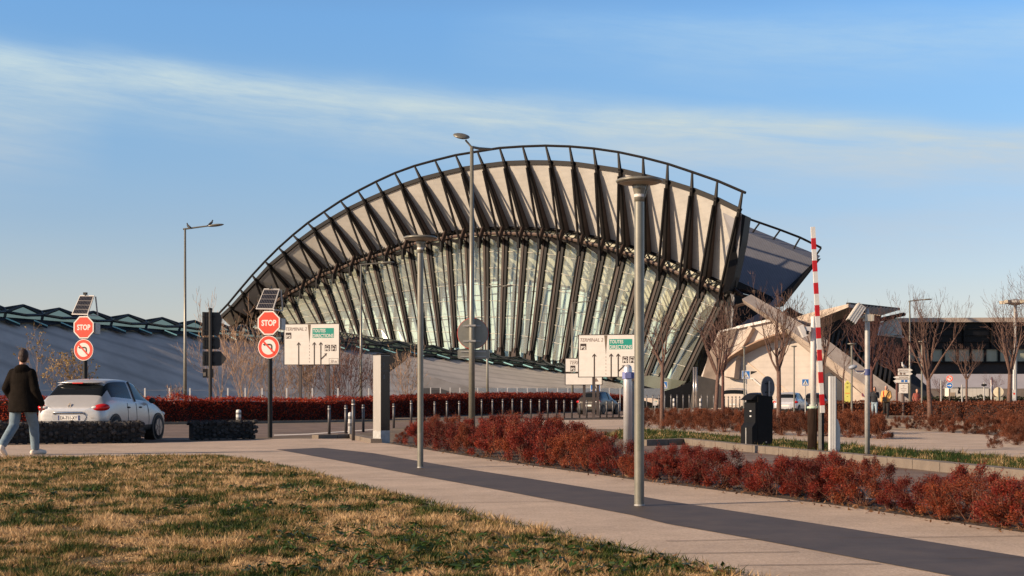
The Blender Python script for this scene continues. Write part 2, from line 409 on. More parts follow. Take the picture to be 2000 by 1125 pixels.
# bare earth below the shrubs of the planting strip
m = MB(); m.poly([(*gp(x, y).xy, 0.006) for x, y in ((765, 867), (1000, 904), (1245, 938), (1300, 945), (1650, 990), (2000, 1041), (2300, 1086), (2300, 1060), (2000, 1018), (1650, 972), (1330, 930), (1240, 900), (1200, 868), (1080, 842), (900, 838), (780, 846))])
struct('planting_strip_soil', m, mat('dark planting soil', (0.06, 0.04, 0.028), 0.95, 0, 0.3, 3.0, 0.6, 30))
m = MB(); m.poly([(*gp(x, y).xy, 0.0045) for x, y in ((1235, 838), (1350, 846), (1480, 858), (1600, 867), (1800, 883), (2050, 901), (2300, 918), (2300, 970), (2020, 938), (1700, 904), (1590, 893), (1480, 882), (1385, 871), (1340, 866), (1255, 869), (1180, 850))])
struct('verge_soil', m, LAWNM)
m = MB(); P = [(-300, 897), (200, 893), (400, 891), (470, 899), (580, 920), (700, 952), (850, 988), (1000, 1026), (1200, 1073), (1440, 1127), (1900, 1235), (1900, 1500), (-900, 1500)]
lawn_poly = [gp(x, y) for x, y in P]
m.poly([(p.x, p.y, 0.004) for p in lawn_poly]); struct('lawn_soil', m, LAWNM)

# ---- grass blades
def grassmat(name, dry):
    m = bpy.data.materials.new(name); m.use_nodes = True; nt = m.node_tree; b = nt.nodes['Principled BSDF']
    b.inputs['Roughness'].default_value = 0.6; b.inputs['Specular IOR Level'].default_value = 0.25
    tc = _n(nt, 'ShaderNodeTexCoord', -900); g = _n(nt, 'ShaderNodeNewGeometry', -900, -300)
    n1 = _n(nt, 'ShaderNodeTexNoise', -700); n1.inputs['Scale'].default_value = 1.15; n1.inputs['Detail'].default_value = 5; n1.inputs['Roughness'].default_value = 0.7
    nt.links.new(tc.outputs['Object'], n1.inputs['Vector'])
    n2 = _n(nt, 'ShaderNodeTexNoise', -700, -500); n2.inputs['Scale'].default_value = 5.5; n2.inputs['Detail'].default_value = 4; nt.links.new(tc.outputs['Object'], n2.inputs['Vector'])
    a0 = _n(nt, 'ShaderNodeMath', -600, -500); a0.operation = 'MULTIPLY_ADD'; a0.inputs[1].default_value = 1.0; a0.inputs[2].default_value = -.5; nt.links.new(n2.outputs['Fac'], a0.inputs[0])
    a1 = _n(nt, 'ShaderNodeMath', -550, -400); a1.operation = 'MULTIPLY_ADD'; a1.inputs[1].default_value = 0.34; nt.links.new(g.outputs['Random Per Island'], a1.inputs[0]); nt.links.new(a0.outputs[0], a1.inputs[2])
    a = _n(nt, 'ShaderNodeMath', -500); a.operation = 'ADD'; nt.links.new(a1.outputs[0], a.inputs[0])
    s = _n(nt, 'ShaderNodeMath', -600, 200); s.operation = 'MULTIPLY_ADD'; s.inputs[1].default_value = 4.4; s.inputs[2].default_value = -1.86+dry; s.use_clamp = False
    nt.links.new(n1.outputs['Fac'], s.inputs[0]); nt.links.new(s.outputs[0], a.inputs[1])
    cr = _n(nt, 'ShaderNodeValToRGB', -300)
    E = cr.color_ramp.elements; E[0].position = 0.22; E[0].color = (0.026, 0.052, 0.009, 1); E[1].position = 0.95; E[1].color = (0.62, 0.42, 0.22, 1)
    e = E.new(0.42); e.color = (0.105, 0.115, 0.024, 1); e = E.new(0.60); e.color = (0.36, 0.225, 0.095, 1)
    nt.links.new(a.outputs[0], cr.inputs['Fac'])
    hs = _n(nt, 'ShaderNodeHueSaturation', -100); mr = _n(nt, 'ShaderNodeMapRange', -300, -300); mr.inputs['To Min'].default_value = 0.6; mr.inputs['To Max'].default_value = 1.3
    nt.links.new(g.outputs['Random Per Island'], mr.inputs['Value']); nt.links.new(mr.outputs['Result'], hs.inputs['Value']); nt.links.new(cr.outputs['Color'], hs.inputs['Color'])
    nt.links.new(hs.outputs['Color'], b.inputs['Base Color'])
    tr = _n(nt, 'ShaderNodeBsdfTranslucent', 100, -200); nt.links.new(hs.outputs['Color'], tr.inputs['Color'])
    mx = _n(nt, 'ShaderNodeMixShader', 300); mx.inputs['Fac'].default_value = 0.3
    nt.links.new(b.outputs[0], mx.inputs[1]); nt.links.new(tr.outputs[0], mx.inputs[2]); nt.links.new(mx.outputs[0], nt.nodes['Material Output'].inputs['Surface'])
    return m
def inpoly(x, y, poly):
    c = np.zeros(len(x), bool); n = len(poly)
    for i in range(n):
        x0, y0 = poly[i].x, poly[i].y; x1, y1 = poly[i-1].x, poly[i-1].y
        c ^= ((y0 > y) != (y1 > y)) & (x < (x1-x0)*(y-y0)/(y1-y0+1e-12)+x0)
    return c
def grass(name, poly, n, h, w, m, seed, z0=0.0, ylim=(6, 40), lean=0.8):
    r = np.random.default_rng(seed)
    xs = [p.x for p in poly]
    # density falls with distance so that it looks even in the picture
    u = r.random(n*4); y = 1/(1/ylim[0] + u*(1/ylim[1]-1/ylim[0])); x = r.uniform(max(min(xs), -16), min(max(xs), 60), n*4)
    k = inpoly(x, y, poly) & (np.abs(x) < y*0.42+1.0)
    x, y = x[k][:n], y[k][:n]; n = len(x)
    cl = np.array([mnoise.noise(Vector((float(a)*2.2, float(b)*2.2, 3.0)))*.7+mnoise.noise(Vector((float(a)*7, float(b)*7, 8.0)))*.8 for a, b in zip(x, y)])
    hh = h*np.clip(0.75+1.5*cl, .12, 2.6)*r.uniform(0.45, 1.25, n)*(0.8+0.022*y); ww = w*r.uniform(0.6, 1.3, n)*(0.5+y/14.0)
    az = r.uniform(0, 2*np.pi, n); le = r.uniform(0.1, lean, n)*hh; la = r.uniform(0, 2*np.pi, n)
    v = np.empty((n, 3, 3), np.float32)
    dx, dy = np.cos(az)*ww/2, np.sin(az)*ww/2
    v[:, 0] = np.stack([x-dx, y-dy, np.full(n, z0)], 1); v[:, 1] = np.stack([x+dx, y+dy, np.full(n, z0)], 1)
    v[:, 2] = np.stack([x+np.cos(la)*le, y+np.sin(la)*le, z0+hh], 1)
    me = raw_mesh(name, v.reshape(-1, 3), n, 3, m)
    return link(name, me)
GRASS = grassmat('lawn blades, green to straw', 0.02)
GRASS2 = grassmat('verge blades, mostly green', -0.30)
o = grass('lawn_grass', lawn_poly, 300000, 0.043, 0.008, GRASS, 3, 0.003, (7.2, 26.5), 1.3)
tag(o, 'patchy winter lawn of green and straw blades in the foreground', 'grass', kind='stuff')
vp = [gp(x, y) for x, y in ((1235, 839), (1350, 847), (1440, 856), (1600, 867), (1800, 883), (2050, 901), (2300, 918), (2300, 968), (2020, 936), (1720, 904), (1625, 889), (1480, 878), (1395, 869), (1330, 866), (1255, 868), (1180, 850))]
o = grass('verge_grass', vp, 60000, 0.06, 0.007, GRASS2, 5, 0.004, (15, 48), 0.9)
tag(o, 'green grass verge between the kerb and the far footpath', 'grass', kind='stuff')
# concrete island under the barrier
mb = MB(); P = [gp(x, y) for x, y in ((1455, 880), (1590, 891), (1660, 897), (1655, 889), (1580, 878), (1480, 870))]
mb.poly([(p.x, p.y, 0.02) for p in P]); struct('barrier_island', mb, PATHM)
# ------------------------------------------------------------------ the winged station hall
A0 = Vector((-47.8, 235.0, 0)); B0 = Vector((26.5, 165.0, 0))
FD = (B0-A0).normalized(); FN = Vector((FD.y, -FD.x, 0)).normalized()
if FN.y > 0: FN = -FN
C0 = FN.dot(A0)
def fp(px, py, o=0.0):
    """point of the oblique facade plane (pushed o metres outward) seen at a photo pixel"""
    k = (px-1000.0)/F
    Y = (C0+o)/(FN.x*k+FN.y)
    return at(px, py, Y)
# rail, panel head, panel foot (elbow), column foot, for every rib from left to right
RIBS = [((445, 594), (451, 601), (477, 622), (500, 648)), ((469, 565), (475, 574), (498, 600), (535, 650)), ((492.5, 537.5), (500, 547.5), (530, 582), (570, 652)),
 ((517.5, 510.5), (526, 519), (562, 562), (600, 654)), ((544, 484), (555, 495), (595, 545), (640, 655)), ((572, 459), (584, 471), (627, 525), (672, 657)),
 ((601, 435.5), (614, 449), (659, 515), (704, 662)), ((632.5, 414), (646, 429), (692, 500), (735, 665)), ((665, 392.5), (679, 410), (725, 490), (767, 668)),
 ((699, 373), (712.5, 394), (760, 480), (800, 672)), ((734, 355), (747.5, 379), (795, 467), (830, 675)), ((771, 338), (785, 364), (831, 459), (860, 678)),
 ((809.5, 324), (822.5, 351), (870, 452), (888, 679)), ((849.5, 313), (862.5, 341), (907, 447), (920, 681)), ((890, 303), (902.5, 332), (944, 444), (950, 683)),
 ((932.5, 296), (944.5, 326), (982, 443), (978, 685)), ((976, 289), (986, 321), (1021, 444), (1007, 687)), ((1021, 286), (1030, 319.5), (1061, 446), (1036, 692)),
 ((1066, 284.5), (1075, 320), (1099, 450), (1067, 700)), ((1112.5, 286), (1119, 322.5), (1139, 459), (1100, 708)), ((1159.5, 290), (1165, 329), (1179, 468), (1130, 716)),
 ((1207.5, 297), (1211, 336), (1218, 479), (1162, 726)), ((1256, 307.5), (1257, 347), (1259, 492), (1195, 737)), ((1304, 320), (1303, 359), (1297, 507), (1225, 748)),
 ((1352, 336), (1351, 374), (1338, 524), (1253, 758)), ((1401, 353), (1397.5, 392.5), (1376, 541), (1280, 766)), ((1450, 374), (1443, 415), (1415, 557), (1318, 776))]
NR = len(RIBS)
OV = 4.0
hall = thing('station_hall', 'huge winged railway station hall with dark ribs, cream panels and tall slanted glazing', 'station', (0, 185, 0))
off = Vector((0, 185, 0))
def hb(mb, name, m, parent=None):
    par = parent or hall
    if par is hall: mb.v = [tuple(Vector(v)-off) for v in mb.v]
    else: mb.v = [tuple(Vector(v)-off) for v in mb.v]
    return mb.build(name, m, par)
RAIL = [fp(*r[0], OV) for r in RIBS]; HEAD = [fp(*r[1], OV) for r in RIBS]
ELB = [fp(*r[2], 0.6) for r in RIBS]
FOOT = [fp(*r[3], 1.0) for r in RIBS]
for p in FOOT: p.z = max(p.z, 0.3)
TIP = [fp(r[2][0]-8-4*(i > 20), r[2][1]+27, 1.9) for i, r in enumerate(RIBS)]
COLT = [fp(r[2][0]+3*(1 if i < 18 else -1), r[2][1]+16, -0.3) for i, r in enumerate(RIBS)]
# end points at the left tip
tipR = fp(427, 613, OV); tipP = fp(431, 621, OV); tipE = fp(446, 640, 0.6)
# cladding between ribs (one panel per bay)
ELBP = [p-FN*1.35 for p in ELB]; HEADP = [p-FN*0.35 for p in HEAD]
HEADX = [tipP-FN*.2]+HEADP; ELBX = [tipE-FN*.8]+ELBP
for i in range(NR):
    mb = MB(); t = FN*(-0.25)
    mb.prism([HEADX[i], HEADX[i+1], ELBX[i+1], ELBX[i]], t); hb(mb, 'cladding_panel', PANEL)
# top edge girder and guard rail
mb = MB()
for a, b in zip(HEADX[:-1], HEADX[1:]): mb.beam(a+Vector((0, 0, .2)), b+Vector((0, 0, .2)), 0.55, 0.4, FN)
eg = hb(mb, 'edge_girder', STEEL_D)
mb = MB(); RX = [tipR]+RAIL
ext = RAIL[-1]+(RAIL[-1]-RAIL[-2])*0.12
mb.tube(RX+[ext], 0.17, 6); hb(mb, 'guard_rail', STEEL_D)
for i in range(NR):
    mb = MB(); mb.beam(HEAD[i], RAIL[i], 0.34, 0.34, FN, 0.18, 0.18); hb(mb, 'rail_post', STEEL_D)
WEB = mat('brown rib web', (.10, .068, .052), .6, 0, .12, .8)
# ribs: deep tapering beam on the cladding, elbow, strut
for i in range(NR):
    h, e, tp, f = HEAD[i], ELB[i], TIP[i], FOOT[i]
    ax = (e-h).normalized(); pn = (FN - ax*FN.dot(ax)).normalized()
    mb = MB()
    mb.beam(h-ax*0.4, e, 0.36, 0.26, pn, 0.46, 0.34)
    r = hb(mb, 'rib', STEEL_D)
    mb = MB(); mb.prism([h-FN*.05-FD*.07, e-FN*.1-FD*.07, ELBP[i]-FD*.07, HEADP[i]-FD*.07], FD*.14); hb(mb, 'rib_web', WEB)
    mb = MB(); mb.beam(e+ax*0.05, tp, 0.40, 0.5, pn, 0.34, 0.4); hb(mb, 'elbow', STEEL_B)
    mb = MB(); mid = h.lerp(e, 0.05)+pn*0.25; mb.tube([mid, tp], [0.19, 0.17], 6); hb(mb, 'strut', STEEL_D)
    mb = MB(); mb.tube([tp+Vector((0, 0, 0.5)), tp-Vector((0, 0, 0.9))], 0.26, 8)
    mb.tube([tp, f+FN*0.7], [0.13, 0.10], 6); hb(mb, 'tie_rod', STEEL_D)
    # wide column below: brown box as its lit face, black box as its shaded face
    mb = MB(); ct = COLT[i]; mb.beam(ct, f, 0.42, 0.42, FN, 0.32, 0.34); c = hb(mb, 'column', STEEL_B)
    mb = MB(); mb.beam(ct-FN*0.15+FD*0.44, f-FN*0.1+FD*0.33, 0.52, 0.45, FN, 0.38, 0.3); hb(mb, 'column_shaded_face', STEEL_D)
    if i > 14:
        mb = MB(); mb.box(f-Vector((0, 0, 0.2)), (0.9, 0.9, 1.3), rz=0.8, taper=0.7); hb(mb, 'column_shoe', STEEL_B)
# truss between elbow line and glazing head
LOW = [p.lerp(q, 0.8)-FN*0.2 for p, q in zip(ELB, COLT)]
mb = MB()
mb.tube([tipE]+[p+FN*.1 for p in ELBP], 0.2, 6); hb(mb, 'upper_chord', STEEL_D)
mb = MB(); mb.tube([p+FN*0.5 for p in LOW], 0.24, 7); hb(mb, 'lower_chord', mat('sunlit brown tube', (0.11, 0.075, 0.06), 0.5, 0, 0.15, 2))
mb = MB(); mb.tube([p-FN*0.9-Vector((0, 0, .35)) for p in LOW], 0.22, 7); hb(mb, 'rear_chord', STEEL_D)
mb = MB()
for i in range(NR-1):
    a, b, c, d = ELB[i], ELB[i+1], LOW[i]+FN*0.5, LOW[i+1]+FN*0.5
    for t in (0.25, 0.5, 0.75):
        mb.tube([a.lerp(b, t), c.lerp(d, max(0, t-0.15))], 0.06, 5)
    mb.tube([a.lerp(b, 0.1), c.lerp(d, 0.5)], 0.08, 5)
    mb.tube([a.lerp(b, 0.95), c.lerp(d, 0.8)-FN*1.4], 0.10, 5)
hb(mb, 'truss_lacing', STEEL_D)
mb = MB()   # dark soffit strip above the glazing
for i in range(NR-1): mb.prism([ELBP[i]-FN*0.1, ELBP[i+1]-FN*0.1, ELB[i+1].lerp(LOW[i+1], .55)-FN*1.6, ELB[i].lerp(LOW[i], .55)-FN*1.6], -FN*0.2)
hb(mb, 'truss_soffit', STEEL_D)
# glazing bays: folded glass, light transoms, inner dark post
GLASS = glassmat('pale green facade glass', (0.90, 0.93, 0.87), 0.05, 0.05, 0.22, (0.66, 0.70, 0.60), False)
TRANS = mat('pale transom', (0.55, 0.53, 0.46), 0.5, 0, 0.05, 2)
for i in range(NR-1):
    a, b, c, d = COLT[i], COLT[i+1], FOOT[i], FOOT[i+1]
    nrow = 7; rows = []; crow = []
    for k in range(nrow+1):
        t = k/nrow; l = a.lerp(c, t); r = b.lerp(d, t); w = (r-l).length
        dep = min(1.0, t*6)*(1-0.5*t)
        rows.append([l-FN*0.25, l.lerp(r, 0.45)+FN*0.22*dep-FN*0.25, l.lerp(r, 0.72)-FN*(0.22*dep+0.25), r-FN*0.25])
    mb = MB(); mb.grid(rows); gpane = hb(mb, 'glazing', GLASS)
    for k in range(1, nrow):
        mb = MB(); q = [p+FN*0.06 for p in rows[k]]
        mb.tube(q, 0.045, 4)
        mb.v = [tuple(Vector(v)-off) for v in mb.v]; mb.build('transom', TRANS, gpane)
    # Y brace at the head of each bay
    mb = MB(); p = TIP[i+1]; mb.beam(a.lerp(b, 0.12)-FN*0.1, p-FN*0.3, 0.30, 0.5, FN, 0.5); mb.beam(a.lerp(b, 0.75)-FN*0.1, p-FN*0.3, 0.22, 0.3, FN, 0.3)
    hb(mb, 'head_brace', STEEL_D)
    mb = MB(); mb.beam(a.lerp(b, 0.70)-FN*1.5, c.lerp(d, 0.66)-FN*1.2, 0.20, 0.30, FN, 0.15); hb(mb, 'inner_post', STEEL_D)
# roof shell, plus an added inner lining and screen set forward to catch the sun
REAR = []
for i in range(NR):
    px = 575+(1325-575)*i/(NR-1)
    py = 547+100*((px-985)/(410 if px < 985 else 340))**2
    REAR.append(fp(px, py, -7))
ROOF = mat('cream sun catch lining', (0.76, 0.76, 0.64), 0.7, 0, 0.10, 0.25, 0.1)
LINT = [p-FN*0.25 for p in ELBP]
mb = MB(); NL = 8; lin = []
for k in range(NL+1):
    row = []
    for j, (e, q) in enumerate(zip(LINT, REAR)):
        p = e.lerp(q, k/NL); row.append(p)
    lin.append(row)
mb.grid(lin); hb(mb, 'sun_catch_lining', ROOF)  # added lining, sloped so that sun through the glass brightens it
for i in range(0, NR-1):       # slim beams under the lining
    mb = MB(); q = [lin[k][i].lerp(lin[k][i+1], .3+.5*k/NL)+FN*.15 for k in range(NL+1)]
    for u, v in zip(q[:-1], q[1:]): mb.beam(u, v, .22, .2, FN)
    hb(mb, 'ceiling_beam', mat('dim ceiling beam', (.36, .36, .29), .6, 0, .1, 1))
rows = []
BACK = [Vector((e.x, e.y, max(2.0, e.z*0.62)))-FN*(1.5+18.5*(1-(i/(NR-1))**6)) for i, e in enumerate(ELB)]
for t in np.linspace(0, 1, 5):
    rows.append([(h-FN*0.6-Vector((0, 0, .3))).lerp(q, float(t)) for h, q in zip(HEAD, BACK)])
mb = MB(); mb.grid(rows); hb(mb, 'roof_shell', mat('grey metal roof', (.30, .30, .32), .5, .2, .06, .5))
mb = MB(); mb.grid([BACK, [Vector((q.x, q.y, 0)) for q in BACK]]); hb(mb, 'rear_wall', mat('grey rear wall', (.3, .29, .27), .7, 0, .1, .5))
for i in range(0, NR, 1):
    mb = MB(); q = REAR[i]; b = Vector((q.x, q.y, 0)) + FN*1.5; mb.beam(q+FN*.3, b+FN*.3, 0.3, 0.3, FN, 0.25); hb(mb, 'rear_post', STEEL_B)
mb = MB(); 
for a, b in zip(REAR[:-1], REAR[1:]): mb.beam(a, b, 0.3, 0.3, (0, 0, 1))
hb(mb, 'rear_arch', STEEL_B)
mb = MB()
zt = [3+3.2*k for k in range(6)]
for z in zt:
    P = [Vector((q.x, q.y, 0))+FN*(1.6*(1-z/max(q.z, 1))+.1)+Vector((0, 0, z)) for q in REAR if q.z > z]
    for a, b in zip(P[:-1], P[1:]): mb.beam(a, b, 0.08, 0.08, (0, 0, 1))
hb(mb, 'rear_transom', STEEL_B)
RGL = glassmat('pale blue sky screen', (0.70, 0.85, 0.88), 0.04, 0.08, 0.92, (0.60, 0.79, 0.84), False)  # added screen, its pale blue stands for sky seen through the hall
mb = MB(); mb.grid([[q for q in REAR], [Vector((q.x, q.y, 0.3))+FN*1.5 for q in REAR]]); hb(mb, 'sky_stand_in_screen', RGL)
mb = MB(); P = [Vector((p.x, p.y, 0.03)) for p in FOOT]+[Vector((q.x, q.y, 0.03)) for q in reversed(REAR)]
mb.poly(P); hb(mb, 'hall_floor', mat('polished hall floor', (0.42, 0.38, 0.33), 0.3, 0, 0.1, 0.5))
# black end fascia of the near wing
mb = MB(); e = [at(px, py, 163.2) for px, py in ((1441, 414), (1456, 421), (1449, 470), (1434, 540), (1424, 568), (1411, 572), (1417, 548), (1432, 470))]
mb.prism(e, (1.0, 2.2, 0)); hb(mb, 'wing_end_fascia', STEEL_D)
# far wing seen past the end
WING = mat('blue grey ribbed roofing', (0.20, 0.205, 0.235), 0.45, 0.2, 0.05, 1.0, 0.5, None, None, 0.5, ((0.93, 0.0, 0.36), 3.2, 0.22))
w = [at(1440, 446, 193), at(1592, 508, 190), at(1519, 592, 184), at(1425, 566, 185)]
mb = MB(); mb.prism(w, Vector((1.2, 2.4, 0.8))); hb(mb, 'far_wing_roof', WING)
mb = MB(); mb.prism([at(1593, 506, 189.6), at(1584, 517, 188.5), at(1509, 590, 183.5), at(1517, 601, 183.5)], (1.2, 2.2, 0.3)); hb(mb, 'far_wing_fascia', STEEL_D)
mb = MB(); mb.prism([at(1437, 547, 184), at(1505, 578, 183.6), at(1520, 600, 183.3), at(1478, 582, 183.6), at(1436, 566, 184)], (0.3, 0.8, 0)); hb(mb, 'far_wing_slot', DARKGL)
mb = MB()
tr = [at(x, y, 192) for x, y in ((1440, 420), (1484, 435), (1524, 449), (1563, 464), (1604, 484))]; br = [at(x, y, 192) for x, y in ((1427, 441), (1470, 454), (1510, 468), (1550, 486), (1588, 507))]
mb.tube(tr, 0.16, 6)
for a, b in zip(tr, br): mb.tube([a+(b-a)*0.02, b], 0.13, 6)
hb(mb, 'guard_rail', STEEL_D)
# dark recess behind the concrete beam
mb = MB(); mb.prism([at(1405, 566, 176), at(1440, 570, 176), at(1500, 590, 176), at(1530, 610, 176), at(1640, 640, 176), at(1790, 790, 176), at(1350, 798, 176)], (0, 3, 0)); hb(mb, 'dark_glazed_wall', DARKGL)
mb = MB()
for p, q in (((1425, 570), (1470, 582)), ((1415, 552), (1452, 578)), ((1432, 600), (1466, 590)), ((1440, 566), (1476, 570))): mb.tube([at(*p, 166), at(*q, 164)], 0.2, 6)
hb(mb, 'tip_strut', STEEL_B)
mb = MB(); mb.prism([at(1440, 637, 168), at(1492, 606, 168), at(1520, 577, 168), at(1530, 583, 168), at(1497, 617, 168), at(1458, 642, 168)], (0, 0.5, 0)); hb(mb, 'raking_strut', mat('slate blue steel', (0.12, 0.12, 0.16), 0.5, 0, 0.1, 2))
# concrete buttress: two-faced raking beam
def D2(x): return 151.0-(x-1450)*0.032
top = [(1467, 575), (1600, 652), (1685, 716), (1792, 791)]; mid = [(1449, 584), (1598, 683), (1690, 753), (1741, 796)]; low = [(1452, 590), (1500, 622), (1597, 699), (1654, 741), (1712, 796)]
mb = MB()
rt = [at(x, y, D2(x)+2.2) for x, y in ((1467, 575), (1530, 611), (1600, 652), (1685, 716), (1792, 792))]
rm = [at(x, y, D2(x)) for x, y in ((1449, 584), (1516, 627), (1598, 683), (1690, 753), (1745, 795))]
rl = [at(x, y, D2(x)+0.9) for x, y in ((1451, 589), (1508, 628), (1597, 700), (1654, 742), (1715, 797))]
rb = [p+Vector((0.6, 3.2, 0)) for p in rl]; rc = [p+Vector((0.6, 3.2, 0)) for p in rt]
mb.grid([rt, rm, rl, rb, rc, rt]); 
for j in (0, -1): mb.poly([q[j] for q in (rt, rm, rl, rb, rc)])
hb(mb, 'raking_beam', CONC)
# boarded wall below it
mb = MB()
wall = [(1408, 646), (1443, 638), (1507, 625), (1600, 700), (1655, 742), (1660, 799), (1395, 799), (1372, 740)]
mb.prism([at(x, y, D2(x)+2.5) for x, y in wall], (0, 2.0, 0)); hb(mb, 'boarded_wall', CONC_B)
mb = MB(); mb.beam(at(1442, 640, D2(1442)+2.6), at(1508, 625.5, D2(1508)+2.6), 0.9, 0.28, (0, 0, 1)); mb.beam(at(1408, 648, D2(1408)+2.6), at(1442, 640, D2(1442)+2.6), 0.9, 0.18, (0, 0, 1)); hb(mb, 'wall_coping', WHITE)
# curved canopy blade, its brown soffit colour standing in for the shadow band
mb = MB()
up = [(1404, 718), (1425, 697), (1450, 681), (1480, 667), (1510, 656), (1537, 649)]; dn = [(1415, 726), (1438, 703), (1462, 689), (1488, 677), (1518, 666), (1545, 656)]
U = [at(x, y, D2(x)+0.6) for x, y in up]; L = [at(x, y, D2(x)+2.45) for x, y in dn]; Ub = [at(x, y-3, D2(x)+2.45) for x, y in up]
mb.grid([Ub, U, L]); hb(mb, 'canopy_blade', mat('shadow brown soffit', (0.36, 0.24, 0.17), 0.8, 0, 0.12, 0.6))
mb = MB(); mb.prism([at(x, y, D2(x)+2.2) for x, y in ((1408, 646), (1440, 640), (1420, 700), (1398, 745), (1372, 740), (1385, 690))], (0, 0.28, 0)); hb(mb, 'shaded_wall_end', mat('shaded grey brown wall', (0.20, 0.155, 0.125), 0.85, 0, 0.25, 0.7))  # shaded left part of the wall, the shade put into its grey brown
mb = MB(); mb.beam(at(1470, 640, D2(1470)+2.3), at(1436, 700, D2(1436)+2.0), 0.5, 0.9, FN, 0.8); mb.beam(at(1436, 700, D2(1436)+2.0), at(1428, 738, D2(1428)+1.6), 0.9, 1.0, FN, 1.4); hb(mb, 'wall_rib', CONC)
mb = MB(); mb.prism([at(x, y, 150.2) for x, y in ((1361, 733), (1398, 742), (1412, 758), (1412, 797), (1352, 797))], (0, 2, 0)); hb(mb, 'shaded_lower_wall', mat('shaded dark grey wall', (0.07, 0.062, 0.055), 0.7, 0, 0.2, 0.6))  # dark grey lower wall with its shade put into the colour
mb = MB(); mb.prism([at(x, y, D2(x)+2.4) for x, y in ((1466, 725), (1478, 725), (1478, 741), (1487, 752), (1486, 756), (1466, 742))], (0, .1, 0)); hb(mb, 'stair_opening', DARKGL)
mb = MB(); mb.tube([at(1466, 739.5, D2(1466)+2.2), at(1471, 740, D2(1471)+2.2), at(1488, 755, D2(1488)+2.2)], 0.09, 6); hb(mb, 'stair_rail', WHITE)
mb = MB()
for a, b in (((1458, 706), (1530, 765)), ((1520, 748), (1562, 786))): mb.beam(at(*a, D2(a[0])+2.45), at(*b, D2(b[0])+2.45), 0.25, 0.12, (0, 0, 1))
hb(mb, 'wall_stringer', mat('peach concrete', (0.55, 0.42, 0.32), 0.8, 0, .1, 1))
# recess below the beam on the right, with doors
mb = MB(); mb.prism([at(x, y, D2(x)+2.3) for x, y in ((1600, 705), (1652, 745), (1648, 797), (1602, 797))], (0, 0.4, 0)); hb(mb, 'dark_recess', mat('dark brown recess', (0.05, 0.032, 0.026), 0.7, 0, 0.2, 0.6))
mb = MB(); mb.prism([at(x, y, D2(x)+2.1) for x, y in ((1604, 735), (1620, 727), (1645, 748), (1645, 783), (1604, 783))], (0, 0.3, 0)); hb(mb, 'tinted_door', mat('blue black door glass', (0.03, 0.035, 0.045), 0.15, 0, 0.1, 1))
mb = MB(); mb.prism([at(x, y, D2(x)+1.0) for x, y in ((1648, 742), (1662, 752), (1690, 775), (1716, 796), (1648, 796))], (0, 0.6, 0)); hb(mb, 'abutment', CONC)
mb = MB(); mb.disc(at(1662, 768, D2(1662)+.9), 0.42, 0.3, 24, 0, 0.9); hb(mb, 'round_opening', mat('shadowed opening', (0.08, 0.06, 0.05), 0.8, 0, 0.1, 1))
# footing of the near corner: green glass lower band + black base
LG = glassmat('low green glass', (0.5, 0.6, 0.5), 0.12, 0.05, 0.6, (0.38, 0.40, 0.30))
mb = MB(); mb.prism([at(x, y, 163.0) for x, y in ((1236, 741), (1268, 733), (1340, 745), (1322, 757), (1262, 772), (1240, 760))], (0, .3, 0)); hb(mb, 'lower_glass_band', LG)
mb = MB(); mb.prism([at(x, y, 162.4) for x, y in ((1252, 752), (1296, 764), (1322, 757), (1372, 735), (1356, 800), (1258, 792))], (0.5, 2, 0)); hb(mb, 'corner_base', BLACKP)
mb = MB(); mb.beam(at(1204, 762, 160), at(1290, 786, 158), 1.0, 0.5, (0, 0, 1)); hb(mb, 'ramp_parapet', CONC)
# latticed glass eave below the glazing
LAT = mat('lattice steel', (0.028, 0.034, 0.036), 0.5, 0, 0.1, 2)
lt = [(660, 648), (704, 655), (767, 664), (830, 676), (900, 689), (960, 694), (1010, 699), (1060, 712), (1110, 722), (1160, 736), (1205, 752)]
lb = [(655, 684), (704, 693), (767, 702), (830, 710), (900, 716), (960, 714), (1010, 716), (1060, 727), (1110, 736), (1160, 745), (1205, 756)]
eave = []
def lerpP(P, u):
    k = min(int(u), len(P)-2); t = u-k
    return (P[k][0]+(P[k+1][0]-P[k][0])*t, P[k][1]+(P[k+1][1]-P[k][1])*t)
mb = MB(); gl = MB(); n = 34; T = []; Bq = []
for k in range(n+1):
    u = k/n*(len(lt)-1); a = lerpP(lt, u); b = lerpP(lb, u)
    T.append(fp(*a, 2.0)); Bq.append(fp(*b, 5.0))
for k in range(n):
    m1 = T[k].lerp(Bq[k], .5); m2 = T[k+1].lerp(Bq[k+1], .5)
    for a, b in ((T[k], m2), (m1, T[k+1]), (m1, Bq[k+1]), (Bq[k], m2)): mb.tube([a, b], 0.10, 5)
    for t in (0, .2, .4, .6, .8, 1.0): mb.tube([T[k].lerp(Bq[k], t), T[k+1].lerp(Bq[k+1], t)], 0.07, 4)
hb(mb, 'eave_lattice', LAT)
mb = MB(); mb.grid([[p-FN*0.35 for p in T], [p-FN*0.35 for p in Bq]]); hb(mb, 'eave_glass', mat('dull green eave glass', (0.22, 0.24, 0.19), 0.15, 0, 0.3, 0.3))
mb = MB(); mb.grid([[p-FN*0.9 for p in Bq], [Vector((p.x, p.y, 0.2))-FN*6 for p in Bq]]); hb(mb, 'eave_wall', mat('black void wall', (0.01, 0.01, 0.012), 0.8, 0, 0.1, 1))

